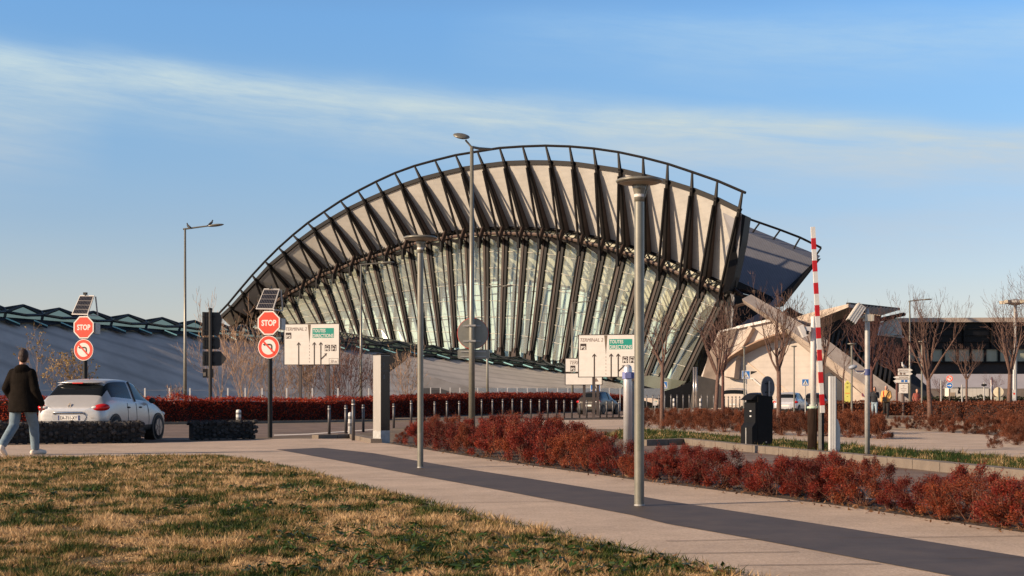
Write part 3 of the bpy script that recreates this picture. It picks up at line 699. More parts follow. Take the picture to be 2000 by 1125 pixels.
# ------------------------------------------------------------------ train shed roof sweeping to the left
shed = thing('train_shed', 'long low grey metal train shed roof with a zigzag glass ridge', 'train shed', (-30, 130, 0))
so = Vector((-30, 130, 0))
def sb(mb, name, m, parent=None):
    mb.v = [tuple(Vector(v)-so) for v in mb.v]; return mb.build(name, m, parent or shed)
SH = [(-180, 592, 108, 98), (0, 610, 120, 108), (200, 627, 130, 115), (390, 643, 140, 123), (520, 655, 148, 129), (700, 672, 158, 137), (900, 694, 170, 146), (1050, 714, 178, 152), (1150, 730, 182, 156), (1215, 746, 184, 158)]
ridge = [at(x, y, d) for x, y, d, e in SH]
def eavep(x, e):
    yb = 788 if x < 700 else (786 if x < 1100 else 783)
    return at(x, yb, e)
shroof = mat('grey standing seam roofing', (0.60, 0.55, 0.50), 0.5, 0.1, 0.06, 0.6, 0.4, None, None, 0.5, ((0.55, -0.83, 0.35), 0.55, 0.26), stain=.2, sscale=.12)
rows = []
for t in np.linspace(0.13, 1, 9):
    row = []
    for (x, y, d, e), r in zip(SH, ridge):
        ev = eavep(x, e); p = r.lerp(ev, float(t)); p.z += 0.9*math.sin(math.pi*t)*min(1, (r.z/8)); row.append(p)
    rows.append(row)
mb = MB(); mb.smooth = True; mb.grid(rows); roof = sb(mb, 'roof', shroof)
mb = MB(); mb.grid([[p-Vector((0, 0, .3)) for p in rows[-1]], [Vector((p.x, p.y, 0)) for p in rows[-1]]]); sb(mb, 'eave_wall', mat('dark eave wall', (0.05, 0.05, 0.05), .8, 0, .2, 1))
# dark panels for gaps and panel edge shadows below the ridge
sl = MB()
dense = []
for k in range(0, 70):
    u = k/69*(len(SH)-1.001); i = int(u); t = u-i
    dense.append((rows[0][i].lerp(rows[0][i+1], t), rows[1][i].lerp(rows[1][i+1], t), rows[2][i].lerp(rows[2][i+1], t), ridge[i].lerp(ridge[i+1], t)))
up = Vector((0.15, -0.25, 0.16))
for k in range(0, 68, 2):
    a, b, c, r = dense[k]; a1, b1, c1, r1 = dense[k+1]; a2, b2, c2, r2 = dense[min(k+2, 69)]
    q = min(1.0, a.z/6)
    sl.poly([a+up, a2+up, b2.lerp(a2, .45)+up, b1.lerp(a1, .1)+up*1.3, c1.lerp(b1, .55)+up*1.2, b.lerp(a, .2)+up])
sb(sl, 'gap_shadow_slit', mat('black slit', (0.010, 0.012, 0.016), 0.6, 0, 0.1, 1))
mb = MB()
for k in range(0, 68, 2):
    a, b, c, r = dense[k]; b2 = dense[k+1][1]
    mb.beam(a.lerp(b, .35)+up*1.5, b2.lerp(dense[k+1][2], .1)+up*1.4, 0.14, 0.1, (0, 0, 1))
sb(mb, 'slit_trim', mat('pale trim', (0.20, 0.42, 0.45), 0.4, 0.3, .1, 2))
# zigzag ridge glazing
zz = MB(); gl = MB(); N = 52; rp = []
for k in range(N+1):
    u = k/N*(len(SH)-1.001); i = int(u); t = u-i; rp.append((ridge[i].lerp(ridge[i+1], t), rows[0][i].lerp(rows[0][i+1], t)))
for k in range(0, N, 2):
    r0, b0 = rp[k]; r1, b1 = rp[k+1]; r2, b2 = rp[k+2]
    pk = r1+Vector((0, 0, 0.75)); m0 = r0.lerp(b0, .5)+Vector((.3, -.5, .3)); m2 = r2.lerp(b2, .5)+Vector((.3, -.5, .3)); lo = b1+Vector((.5, -.8, .4))
    r0a = r0+Vector((0, 0, .35)); r2a = r2+Vector((0, 0, .35))
    for a, b in ((r0a, pk), (pk, r2a), (m0, pk), (pk, m2), (m0, lo), (lo, m2), (m0, b0), (r0a, m0)): zz.tube([a, b], 0.13, 5)
    gl.poly([r0a, pk, m0]); gl.poly([pk, r2a, m2]); gl.poly([m0, pk, m2, lo]); gl.poly([m0, lo, b1, b0]); gl.poly([lo, m2, b2, b1])
sb(zz, 'ridge_lattice', LAT)
sb(gl, 'ridge_glass', glassmat('teal ridge glass', (0.38, 0.54, 0.56), 0.06, 0.05, 0.35, (0.02, 0.04, 0.045), False))
# lower concrete side arch of the shed in the middle
mb = MB(); a = [(820, 736), (850, 737), (960, 770), (1000, 786), (830, 786), (815, 762)]
mb.prism([at(x, y, 128) for x, y in a], (0, 1.5, 0)); sb(mb, 'side_arch', mat('grey concrete arch', (0.22, 0.21, 0.21), .8, 0, .15, .8))
mb = MB(); mb.prism([at(x, y, 127.5) for x, y in ((822, 758), (858, 758), (905, 774), (918, 788), (822, 788))], (0, .4, 0)); sb(mb, 'arch_opening', mat('shaded arch opening', (0.05, 0.05, 0.055), .8, 0, .1, 1))  # flat dark panel, the shade of the opening is in its colour
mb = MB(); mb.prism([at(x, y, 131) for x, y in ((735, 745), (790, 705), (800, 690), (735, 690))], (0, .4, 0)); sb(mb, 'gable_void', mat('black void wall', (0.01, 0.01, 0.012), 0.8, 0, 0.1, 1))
mb = MB(); mb.beam(at(905, 768, 140), at(1290, 768, 150), 0.4, 1.0, (0, 0, 1)); sb(mb, 'gutter', mat('bright metal gutter', (0.6, 0.56, 0.52), 0.25, 0.8, .1, 2))

# ------------------------------------------------------------------ gallery and beak roof at the right
gal = thing('gallery_building', 'raised dark glazed gallery with cream fascia and beaked louvre roof', 'building', (60, 180, 0))
go_ = Vector((60, 180, 0))
def gb(mb, name, m, parent=None):
    mb.v = [tuple(Vector(v)-go_) for v in mb.v]; return mb.build(name, m, parent or gal)
mb = MB(); mb.prism([at(1757, 621, 180), at(2200, 619, 180), at(2200, 629, 180), at(1759, 629, 180)], (0, 6, 0)); gb(mb, 'fascia', CONC)
mb = MB(); mb.prism([at(1758, 629.5, 181), at(2200, 629.5, 181), at(2200, 681, 181), at(1764, 681, 181)], (0, 4, 0)); gb(mb, 'upper_glazing', DARKGL)
mb = MB(); mb.prism([at(1774, 681, 180.6), at(2200, 681, 180.6), at(2200, 707, 180.6), at(1776, 707, 180.6)], (0, 0.25, 0)); gb(mb, 'window_band', mat('pale green window glass', (0.36, 0.38, 0.30), 0.12, 0, 0.12, 0.25))
mb = MB()
for x in (1772, 1790, 1817, 1843, 1870, 1896, 1924, 1951, 1978, 2006, 2033, 2060): mb.box(at(x, 694, 180.4), (0.26, 0.3, 1.75))
mb.beam(at(1770, 681, 180.3), at(2200, 681, 180.3), 0.3, 0.16, (0, 0, 1)); mb.beam(at(1770, 707, 180.3), at(2200, 707, 180.3), 0.3, 0.16, (0, 0, 1))
gb(mb, 'window_frame', STEEL_D)
mb = MB()
for x in range(1775, 2200, 54): mb.box(at(x, 655, 180.7), (0.2, 0.3, 3.2))
for y in (642, 655, 668): mb.beam(at(1762, y, 180.8), at(2200, y, 180.8), 0.15, 0.08, (0, 0, 1))
gb(mb, 'glazing_bar', STEEL_D)
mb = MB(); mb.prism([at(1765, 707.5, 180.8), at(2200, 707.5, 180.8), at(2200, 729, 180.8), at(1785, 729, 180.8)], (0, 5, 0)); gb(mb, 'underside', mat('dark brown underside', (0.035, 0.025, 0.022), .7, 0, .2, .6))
mb = MB(); mb.prism([at(x, y, 176) for x, y in ((1716, 655), (1762, 655), (1758, 621), (1742, 622), (1724, 630))], (0, 2, 0)); gb(mb, 'glass_lantern', mat('pale blue lantern glass', (0.42, 0.48, 0.46), 0.15, 0, .1, .5))
mb = MB(); mb.prism([at(x, y, 175.3) for x, y in ((1718, 626), (1724, 619), (1765, 610), (1770, 613), (1768, 617), (1742, 623), (1722, 628))], (0, 3, 0)); gb(mb, 'lantern_roof', STEEL_D)
mb = MB(); mb.prism([at(x, y, 176.5) for x, y in ((1706, 657), (1765, 656), (1765, 661), (1702, 662))], (0, 1, 0)); gb(mb, 'lantern_sill', WHITE)
# beak
mb = MB(); mb.prism([at(x, y, 170-(x-1530)*.13) for x, y in ((1530, 628), (1578, 612), (1657, 593.5), (1657, 600), (1597, 623), (1582, 634), (1552, 636))], (3, 5, 0)); gb(mb, 'beak_edge', CONC)
mb = MB()
for k in range(15):
    t = k/14; a = at(1660+t*60, 594+t*7, 161+t*10); b = at(1650+t*44, 606+t*8, 160+t*9); mb.beam(at(1658+t*96, 594.5+t*9.5, 161+t*9), at(1652+t*66, 606+t*9, 160+t*8), 0.34, 0.2, (0, 0, 1))
gb(mb, 'louvre', mat('weathered louvre slats', (0.34, 0.27, 0.21), .7, 0, .2, 1))
mb = MB(); mb.beam(at(1656, 593.5, 160.8), at(1755, 604, 171), 0.4, 0.3, (0, 0, 1)); gb(mb, 'louvre_edge', STEEL_D)
mb = MB(); mb.prism([at(x, y, 170) for x, y in ((1580, 634), (1600, 623), (1656, 602), (1722, 614), (1714, 655), (1765, 660), (1790, 730), (1785, 745), (1740, 745), (1690, 712), (1600, 650))], (0, 6, 0)); gb(mb, 'dark_interior', DARKGL)
mb = MB()
for k in range(16):
    x = 1612+k*9; mb.beam(at(x, 640+k*2, 169), at(x-12, 690+k*4, 168.5), 0.25, 0.25, (0, 1, 0))
gb(mb, 'interior_rib', mat('dim steel ribs', (0.022, 0.020, 0.020), .5, 0, .1, 1))
mb = MB()
P = [at(1540, 603, 168), at(1552, 612, 168), at(1566, 618, 168), at(1580, 628, 168), at(1590, 640, 168)]
mb.tube(P, 0.3, 6); Q = [at(1530, 612, 168), at(1546, 622, 168), at(1562, 632, 168), at(1580, 642, 168)]; mb.tube(Q, 0.25, 6)
for a, b in zip(P, Q): mb.tube([a, b], .18, 5)
for a, b in zip(P[1:], Q): mb.tube([a, b], .18, 5)
gb(mb, 'ridge_truss', STEEL_D)
mb = MB(); mb.prism([at(x, y, 158) for x, y in ((1545, 622), (1582, 634), (1576, 650), (1556, 640))], (2, 4, 0)); gb(mb, 'beak_shoulder', mat('grey shoulder', (.13, .11, .10), .7, 0, .15, 1))
mb = MB(); mb.prism([at(x, y, 165) for x, y in ((1766, 730), (1786, 732), (1812, 755), (1836, 797), (1790, 797), (1760, 770))], (0, 3, 0)); gb(mb, 'buttress_shadow_side', mat('shadow black foot', (0.02, 0.022, 0.03), .7, 0, .2, 1))  # shadow side of the buttress foot, its shade painted in as near black
# far grey depot roof and white sheds under the gallery
dep = thing('depot_hall', 'pale lilac grey depot roof far behind under the gallery', 'building', (*at(1900, 797, 330).xy, 0))
do_ = dep.location.copy()
mb = MB(); mb.prism([Vector(p)-do_ for p in (at(1600, 724, 345), at(2300, 722, 345), at(2300, 762, 335), at(1600, 760, 335))], (0, 8, 0)); mb.build('roof', mat('lilac grey roof', (0.36, 0.34, 0.36), .5, 0, .06, .2), dep)
mb = MB(); mb.box((0, 4, 1.5), (70, 6, 4)); mb.build('wall', mat('dim depot wall', (0.16, 0.13, 0.11), .8, 0, .2, .3), dep)
wh = thing('site_hut', 'row of white cabins with vertical ribs in the distance', 'cabin', (*at(1888, 790, 240).xy, 0))
mb = MB(); mb.box((0, 0, 1.45), (6.6, 2.4, 2.9)); mb.build('wall', mat('white cabin cladding', (.7, .66, .58), .6, 0, .05, 1, stripes=((1, 0, 0), 1.6, .12)), wh)
mb = MB(); mb.box((0, 0, 2.98), (6.8, 2.6, 0.12)); mb.build('roof', GALV, wh)
mb = MB(); mb.box((-2.7, -1.22, 1.2), (0.8, 0.05, 1.9)); mb.build('door', mat('beige cabin door', (.42, .33, .24), .6, 0, .1, 2), wh)
# ------------------------------------------------------------------ helpers for pixel-sized things
def base(px, py):
    p = gp(px, py); return p, p.y, p.y/F      # location, distance, metres per photo pixel
def put(name, label, cat, px, py, rz=0.0, group=None):
    p, Y, s = base(px, py); return thing(name, label, cat, p, rz, group), Y, s
def pole_mb(r, h, n=12, r1=None, z0=0.0):
    mb = MB(); mb.smooth = False; mb.tube([(0, 0, z0), (0, 0, h)], [r, r1 or r], n); return mb
# ---- disc lamps
def disc_lamp(px, py, ty, r, disc, label):
    t, Y, s = put('disc_lamp', label, 'street lamp', px, py, 0, 'disc headed path lamps')
    H = (py-ty)*s
    mb = MB(); mb.smooth = True; mb.tube([(0, 0, 0), (0, 0, H-0.42*disc*1.1)], r, 24, False); mb.build('pole', GREYPOLE, t)
    mb = MB(); mb.smooth = True; mb.lathe((0, 0, H), [(r*1.02, -0.52*disc), (r*1.02, -0.40*disc), (r*1.06, -0.34*disc), (r*1.3, -0.24*disc), (r*1.5, -0.16*disc), (r*1.25, -0.15*disc)], 24); mb.build('neck', GREYPOLE, t)
    mb = MB(); mb.lathe((0, 0, H-0.415*disc), [(r*1.05, 0), (r*1.05, 0.05)], 20); mb.build('sticker', SIGNW, t)
    mb = MB(); mb.smooth = True; d = disc/2; mb.lathe((0, 0, H), [(d*0.25, -0.155*disc), (d*0.93, -0.105*disc), (d*1.0, -0.085*disc), (d*1.0, -0.06*disc), (d*0.9, -0.03*disc), (d*0.5, -0.008*disc), (d*.1, 0.0)], 40); h = mb.build('lamp_head', GREYPOLE, t)
    mb = MB(); mb.lathe((0, 0, H), [(d*0.28, -0.158*disc), (d*0.85, -0.121*disc), (d*.85, -.115*disc), (d*.28, -.145*disc)], 32); mb.build('diffuser', mat('lamp diffuser', (.34, .29, .22), .35, 0, .1, 4), h)
    mb = MB(); mb.tube([(d*0.35, -d*.1, H-0.15*disc), (r*1.6, -r*.4, H-0.28*disc), (r*1.15, -r*.3, H-0.42*disc)], 0.008, 6); mb.build('cable', GREYPOLE, t)
    mb = MB(); mb.lathe((0, 0, 0), [(r*1.06, 0.008), (r*1.06, 0.02), (r*1.0, 0.025)], 20); mb.build('base_collar', GALV, t)
    mb = MB(); mb.smooth = True
    for k in range(13): pass
    mb.tube([(0, 0, .50), (0, 0, .85)], r*1.012, 24, False); dr = MB(); a0_ = R(-120)
    for k in range(6):
        u0, u1 = a0_+k*.16, a0_+(k+1)*.16; q = r*1.03
        dr.poly([(q*math.cos(u0), q*math.sin(u0), .52), (q*math.cos(u1), q*math.sin(u1), .52), (q*math.cos(u1), q*math.sin(u1), .86), (q*math.cos(u0), q*math.sin(u0), .86)])
    dr.build('access_door', mat('door paint', (.185, .185, .145), .42, .3, .1, 7), t)
    return t
disc_lamp(1248.5, 990, 347, 0.046, 0.435, 'nearest disc headed lamp post standing on the dark path band')
disc_lamp(821, 915, 460, 0.044, 0.49, 'smaller second disc headed lamp post further up the path band')
# ---- tall twin head lamp with round sign back and plate
t, Y, s = put('mast_lamp', 'tall grey mast lamp with a raised head in front of the hall', 'street lamp', 921.5, 836)
H = (836-287)*s
mb = MB(); mb.smooth = True; mb.tube([(0, 0, 0), (0, 0, 3.2), (0, 0, H)], [0.115, 0.10, 0.062], 16); mb.build('pole', GREYPOLE, t)
mb = MB(); mb.tube([(0, 0, H-0.02), (-0.10, 0, H+0.10), (-0.22, 0, H+0.24)], 0.035, 8); mb.build('arm', GREYPOLE, t)
mb = MB(); mb.smooth = True
mb.ball((-0.36, -0.05, H+0.37), (0.30, 0.26, 0.075), 16, 8, Matrix.Rotation(R(10), 3, 'Y') @ Matrix.Rotation(R(25), 3, 'X')); hd = mb.build('lamp_head', GREYPOLE, t)
mb = MB(); mb.ball((-0.36, -0.09, H+0.335), (0.25, 0.20, 0.06), 16, 8, Matrix.Rotation(R(10), 3, 'Y') @ Matrix.Rotation(R(25), 3, 'X')); mb.build('lens', mat('brown lamp lens', (.07, .045, .035), .3, 0, .1, 4), hd)
mb = MB(); mb.tube([(0, 0, H), (0.25, 0.2, H-0.02), (0.72, 0.4, H+0.0)], [0.045, 0.05, 0.03], 8); mb.build('rear_head', GREYPOLE, t)
def back_sign(px, py, ppx, r, label, plate=None, name='road_sign', rz=0.0, pole=True, m=SIGNBACK):
    """sign seen from behind; px,py is the ground point, ppx the centre row"""
    t, Y, s = put(name, label, 'road sign', px, py, rz)
    z = (py-ppx)*s
    return t, Y, s, z
tt = thing('road_sign', 'large round grey sign back with plate clamped to the tall mast lamp', 'road sign', t.location+Vector((0, -0.16, 0)))
z = (836-651)*s; mb = MB(); mb.smooth = False; mb.disc((0.03, 0.30, z), 30*s, 0.02, 40); mb.build('disc', SIGNBACK, tt)
mb = MB(); mb.disc((0.03, 0.322, z), 30.8*s, 0.012, 40); mb.build('rim', SIGNR, tt)
for dz in (15, -15):
    mb = MB(); mb.box((0, 0.285, z+dz*s), (0.62, 0.03, 0.05)); mb.build('rail', GALV, tt)
    mb = MB(); mb.box((0, 0.16, z+dz*s), (0.27, 0.27, 0.06)); mb.build('clamp', GALV, tt)
zp = (836-691.5)*s; mb = MB(); mb.prism([(x, 0.30, zz) for x, zz in ((-28*s, zp-7*s), (-26*s, zp-9*s), (33*s, zp-9*s), (35*s, zp-7*s), (35*s, zp+7*s), (33*s, zp+9*s), (-26*s, zp+9*s), (-28*s, zp+7*s))], (0, 0.02, 0)); pp = mb.build('plate', SIGNBACK, tt)
mb = MB(); mb.box((0.05, 0.285, zp+5*s), (0.9, 0.03, 0.04)); mb.box((0.05, 0.285, zp-5*s), (0.9, 0.03, 0.04)); mb.build('rail', GALV, tt)
# ---- single arm street lamps
def arm_lamp(px, py, ty, ax, ay, r, label, m=GREYPOLE, birds=False):
    t, Y, s = put('street_lamp', label, 'street lamp', px, py, 0, 'slim street lamps with a flat side arm')
    H = (py-ty)*s; L = (ax-px)*s; dz = (ty-ay)*s
    mb = MB(); mb.smooth = True; mb.tube([(0, 0, 0), (0, 0, H*0.3), (0, 0, H)], [r*1.2, r, r*0.6], 12); mb.build('pole', m, t)
    mb = MB(); mb.tube([(-0.05*L, 0, H-0.05), (L*0.6, 0, H+dz*0.6)], [r*.55, r*.45], 8); mb.build('arm', m, t)
    mb = MB(); mb.smooth = True; a = math.atan2(dz, L)
    mb.ball((L*0.79, 0, H+dz*0.75), (L*0.22, L*0.09, L*0.035), 14, 7, Matrix.Rotation(-a, 3, 'Y')); mb.build('lamp_head', m, t)
    return t, Y, s, H
t, Y, s, H = arm_lamp(361.5, 812, 446, 437, 438, 0.10, 'slim street lamp on the left with pigeons on its arm', GREYPOLE)
def pigeon(loc, label, rz):
    b = thing('pigeon', label, 'pigeon', loc, rz)
    mb = MB(); mb.smooth = True; mb.tube([(-0.13, 0, 0.05), (-0.05, 0, 0.10), (0.03, 0, 0.16), (0.08, 0, 0.22), (0.095, 0, 0.28), (0.10, 0, 0.33)], [0.02, 0.065, 0.078, 0.06, 0.038, 0.03], 10)
    mb.ball((0.105, 0, 0.325), (0.042, 0.036, 0.036), 10, 7); mb.tube([(0.14, 0, 0.322), (0.172, 0, 0.312)], [0.01, 0.003], 6)
    mb.tube([(-0.12, 0, 0.055), (-0.24, 0, 0.0)], [(0.04, 0.012), (0.05, 0.006)], 8)
    for sd_ in (-1, 1): mb.tube([(0.02, sd_*0.03, 0.10), (0.025, sd_*0.03, 0.0), (0.06, sd_*0.03, 0.0)], 0.007, 5)
    mb.build('body', mat('dark pigeon feathers', (.035, .035, .04), .7, 0, .3, 30), b)
    for sd_ in (-1, 1):
        mb = MB(); mb.smooth = True; mb.ball((-0.04, sd_*0.066, 0.12), (0.13, 0.016, 0.045), 10, 6, Matrix.Rotation(R(-28), 3, 'Y')); mb.build('wing', mat('grey pigeon wing', (.06, .06, .065), .7, 0, .3, 30), b)
pigeon(t.location+Vector((7*s, 0, H-0.02)), 'dark pigeon perched at the pole end of the lamp arm', R(160))
pigeon(t.location+Vector((50*s, 0, H+0.17)), 'dark pigeon perched on the outer end of the lamp head', R(20))
arm_lamp(705, 806, 516, 770, 512, 0.10, 'thin far street lamp seen beside the tall totem')
arm_lamp(952, 806, 560, 1002, 558, 0.09, 'thin far street lamp right of the round sign back')
arm_lamp(1118, 804, 591, 1158, 588, 0.09, 'thin far street lamp in front of the half hidden board')
arm_lamp(1777, 807, 587, 1821, 584, 0.08, 'thin street lamp in front of the dark glazed gallery')
# ---- small T lamps
for px, py, ty, w, lab in ((1453.5, 812, 677, 11, 'slim T headed lamp behind the zebra crossing sign'), (1551, 812, 675, 12, 'slim T headed lamp between bare tree and barrier'), (1663.5, 822, 670, 16, 'slim T headed lamp beside the yellow totem'), (1800.5, 818, 666, 16, 'slim T headed lamp left of the reddish tree trunk')):
    t, Y, s = put('footpath_lamp', lab, 'street lamp', px, py, 0, 'slim T headed footpath lamps')
    H = (py-ty)*s
    mb = pole_mb(0.045, H-0.05, 10); mb.build('pole', GREYPOLE, t)
    mb = MB(); mb.lathe((0, 0, H), [(0.08, -0.10), (w*s/2, -0.05), (w*s/2, -0.01), (0.05, 0.0)], 20); mb.build('lamp_head', GREYPOLE, t)
# four headed mast at the right edge
t, Y, s = put('flood_mast', 'distant mast with a ring of floodlights at the right edge', 'lamp mast', 1983, 800)
H = (800-586)*s; mb = pole_mb(0.16, H, 10); mb.build('pole', GALV, t)
mb = MB(); mb.lathe((0, 0, H), [(0.3, -0.5), (1.0, -0.3), (1.0, -0.1), (0.2, 0.1)], 14); mb.build('crown_ring', GALV, t)
for k in range(5):
    a = k*1.257; mb = MB(); mb.box((1.2*math.cos(a), 1.2*math.sin(a), H-0.2), (0.6, 0.4, 0.3), a); mb.build('floodlight', mat('floodlight case', (.4, .36, .28), .5, 0, .1, 3), t)
# ---- bollards
BT = None
def bollard_proto():
    t = thing('bollard', 'x', 'bollard')
    mb = MB(); mb.smooth = True; mb.lathe((0, 0, 0), [(0.042, 0), (0.042, 0.83), (0.036, 0.835), (0.036, 0.855), (0.042, 0.86), (0.042, 0.985), (0.034, 1.0), (0.01, 1.004)], 14); mb.build('post', mat('dark grey bollard paint', (0.085, 0.080, 0.082), 0.45, 0.3, .15, 5), t)
    mb = MB(); mb.lathe((0, 0, 0), [(0.0435, 0.87), (0.0435, 0.895)], 14); mb.build('reflective_band', SIGNW, t)
    return t
BP = bollard_proto(); first = [True]
def bollard(px, py, ty, label, group):
    p, Y, s = base(px, py); h = (py-ty)*s
    if first[0]: o = BP; first[0] = False; o.location = p; o.scale = (1, 1, h); o['label'] = label; o['group'] = group
    else: o = dup(BP, p, rng.uniform(0, 6), (1, 1, h), label, group)
    return o
bollard(690, 861, 780, 'nearest dark bollard leaning against the view of the banded white post', 'bollards by the totem')['label'] = 'nearest tall dark bollard standing just right of the banded white post'
bollard(643, 849, 792, 'dark bollard under the left direction board', 'bollards by the totem')
bollard(675.5, 847, 791, 'dark bollard just left of the banded white post', 'bollards by the totem')
bollard(709.5, 844, 790, 'dark bollard between banded white post and totem', 'bollards by the totem')
for px, py, ty in ((769, 836, 788), (803, 831, 782), (849, 828, 784), (873, 827, 783), (897, 826, 783), (941, 818, 780), (962, 818, 780), (982, 818, 779.5), (1001, 818, 779), (1019, 818.5, 780), (1037, 819, 780), (1054, 818.5, 780), (1070, 818, 781), (1087, 818.5, 781), (1102, 818, 781), (1117, 818, 782), (1132, 818, 783), (1146, 817, 782), (1172, 816, 783), (1185, 816, 783), (1197, 815.5, 783), (1209, 815, 782)):
    bollard(px, py, ty, 'slim dark bollard with a pale band in the row behind the russet shrubs', 'bollard row behind the shrubs')
for px in list(np.arange(1263, 1402, 11.9))+list(np.arange(1415, 1455, 7.4))+list(np.arange(1506, 1562, 11.5)):
    bollard(float(px), 808.5, 771 if px < 1402 else 774, 'slim dark bollard in the far row beside the street in front of the hall', 'far bollard row')
# banded white posts
def banded(px, py, ty, r, label):
    t, Y, s = put('marker_post', label, 'marker post', px, py, 0, 'white marker posts'); h = (py-ty)*s
    mb = MB(); mb.smooth = True; mb.lathe((0, 0, 0), [(r, 0), (r, h*.92), (r*.85, h*.97), (r*.4, h)], 18); mb.build('post', WHITE, t)
    for z in (0.40, 0.70):
        mb = MB(); mb.lathe((0, 0, 0), [(r*1.03, h*z), (r*1.03, h*(z+.13))], 18); mb.build('grey_band', mat('grey band', (.16, .15, .14), .5, 0, .1, 4), t)
banded(684, 851, 805, 0.055, 'short white post with grey bands left of the nearest bollard')
banded(466, 832, 800, 0.095, 'short white post with grey band behind the right gabion')
for px, lab in ((1316, 'squat white post among far bollards, left one'), (1368, 'squat white post among far bollards, right one')): banded(px, 809, 778, 0.07, lab)
# ---- gabions
def gabion(x0, x1, y0, y1, ty, label, seed, depth=0.55):
    a, b = gp(x0, y0), gp(x1, y1); L = (b-a).length; ang = math.atan2(b.y-a.y, b.x-a.x)
    H = (y1-ty)*b.y/F
    t = thing('gabion', label, 'gabion', a, ang)
    r = random.Random(seed); mb = MB(); mb.smooth = False
    bm = bmesh.new(); bmesh.ops.create_icosphere(bm, subdivisions=1, radius=1.0); ico = [v.co.copy() for v in bm.verts]; icf = [[v.index for v in f.verts] for f in bm.faces]; bm.free()
    def stone(c, q):
        M_ = Matrix.Rotation(r.uniform(0, 6), 3, 'X') @ Matrix.Rotation(r.uniform(0, 6), 3, 'Z'); sc = Vector((q*r.uniform(.7, 1.25), q*r.uniform(.6, 1.1), q*r.uniform(.6, 1.0)))
        P = []
        for v in ico:
            w = M_ @ Vector((v.x*sc.x, v.y*sc.y, v.z*sc.z)); P.append(c + w*r.uniform(.85, 1.1))
        k = mb.add(P)
        for f in icf: mb.face([k+i for i in f])
    st = 0.105; nx = int(L/st); nz = max(2, int(H/st)); ny = int(depth/st)
    for i in range(nx+1):
        for k in range(nz):
            stone(Vector((i*L/nx+r.uniform(-.03, .03), 0.05+r.uniform(-.02, .02), (k+.5+.5*(i%2)-.25)*H/nz+r.uniform(-.03, .03))), 0.062*r.uniform(.7,1.35))
        for j in range(ny):
            stone(Vector((i*L/nx+r.uniform(-.03, .03), 0.06+j*st+r.uniform(-.03, .03), H-0.055+r.uniform(-.015, .015))), 0.066)
    for j in range(ny):
        for k in range(nz): stone(Vector((L-.03+r.uniform(-.02, .02), 0.06+j*st, (k+.5)*H/nz)), .068)
    f = mb.build('stone_fill', mat('dark gabion stone', (0.042, 0.038, 0.036), .85, 0, .35, 3, .4, 30, island=0.45), t, recalc=False); f['kind'] = 'stuff'
    mb = MB(); mb.box((L/2, depth/2, H/2-.03), (L-.06, depth-.16, H-.12)); mb.build('core', mat('gabion core', (.03, .03, .03), .9), t)
    mb = MB()
    for i in range(int(L/0.1)+1):
        x = min(L, i*0.1); mb.tube([(x, -.02, 0), (x, -.02, H+.01), (x, depth, H+.01)], 0.0025, 4)
    for k in range(int(H/0.1)+1): mb.tube([(0, -.02, k*.1), (L, -.02, k*.1), (L+.02, depth, k*.1)], 0.0025, 4)
    for j in range(int(depth/.1)+1): mb.tube([(0, j*.1, H+.01), (L, j*.1, H+.01)], .0025, 4)
    mb.build('wire_cage', mat('gabion wire', (.04, .04, .042), .45, .6, .1, 20), t)
    return t
gabion(-90, 280, 871, 865.5, 823, 'long stone filled gabion wall in front of the silver car', 4, 0.5)
gabion(379, 500, 860, 858, 821, 'short stone filled gabion block right of the silver car', 9, 0.5)
# ---- totem
t, Y, s = put('info_totem', 'tall square steel totem with bright left face and black right face', 'totem', 745, 865, R(45)); 
w = 0.27; H = (865-694)*s
mb = MB(); mb.box((0, 0, 0.28+(H-0.28)/2), (w, w, H-0.28)); mb.build('body', mat('brushed cream steel', (.40, .375, .345), .35, .35, .05, 1.5, stretch=(8, 8, .6)), t)
mb = MB(); mb.box((0, 0, 0.14), (w*1.02, w*1.02, 0.28)); mb.build('plinth', mat('zinc plinth', (.40, .40, .39), .5, .4, .15, 8), t)
mb = MB(); mb.box((0, 0, H+0.012), (w*1.05, w*1.05, 0.024)); mb.build('cap', STEEL_D, t)
mb = MB(); mb.box((0, -w/2-0.004, 0.29+(H-0.30)/2), (w*.97, .006, H-0.30)); fc = mb.build('dark_face', mat('black totem face', (.018, .014, .014), .2, 0, .1, 2), t)  # panel on one side, much darker than the body
mb = MB(); mb.box((0.0, -w/2-.0085, H-0.36), (w*.75, .002, .010)); mb.box((-.05, -w/2-.0085, H-.22), (.02, .002, .12)); mb.box((-.04, -w/2-.0085, H-.5), (.05, .002, .1)); mb.build('glyph', mat('dim glyph', (.12, .11, .10), .5), fc)
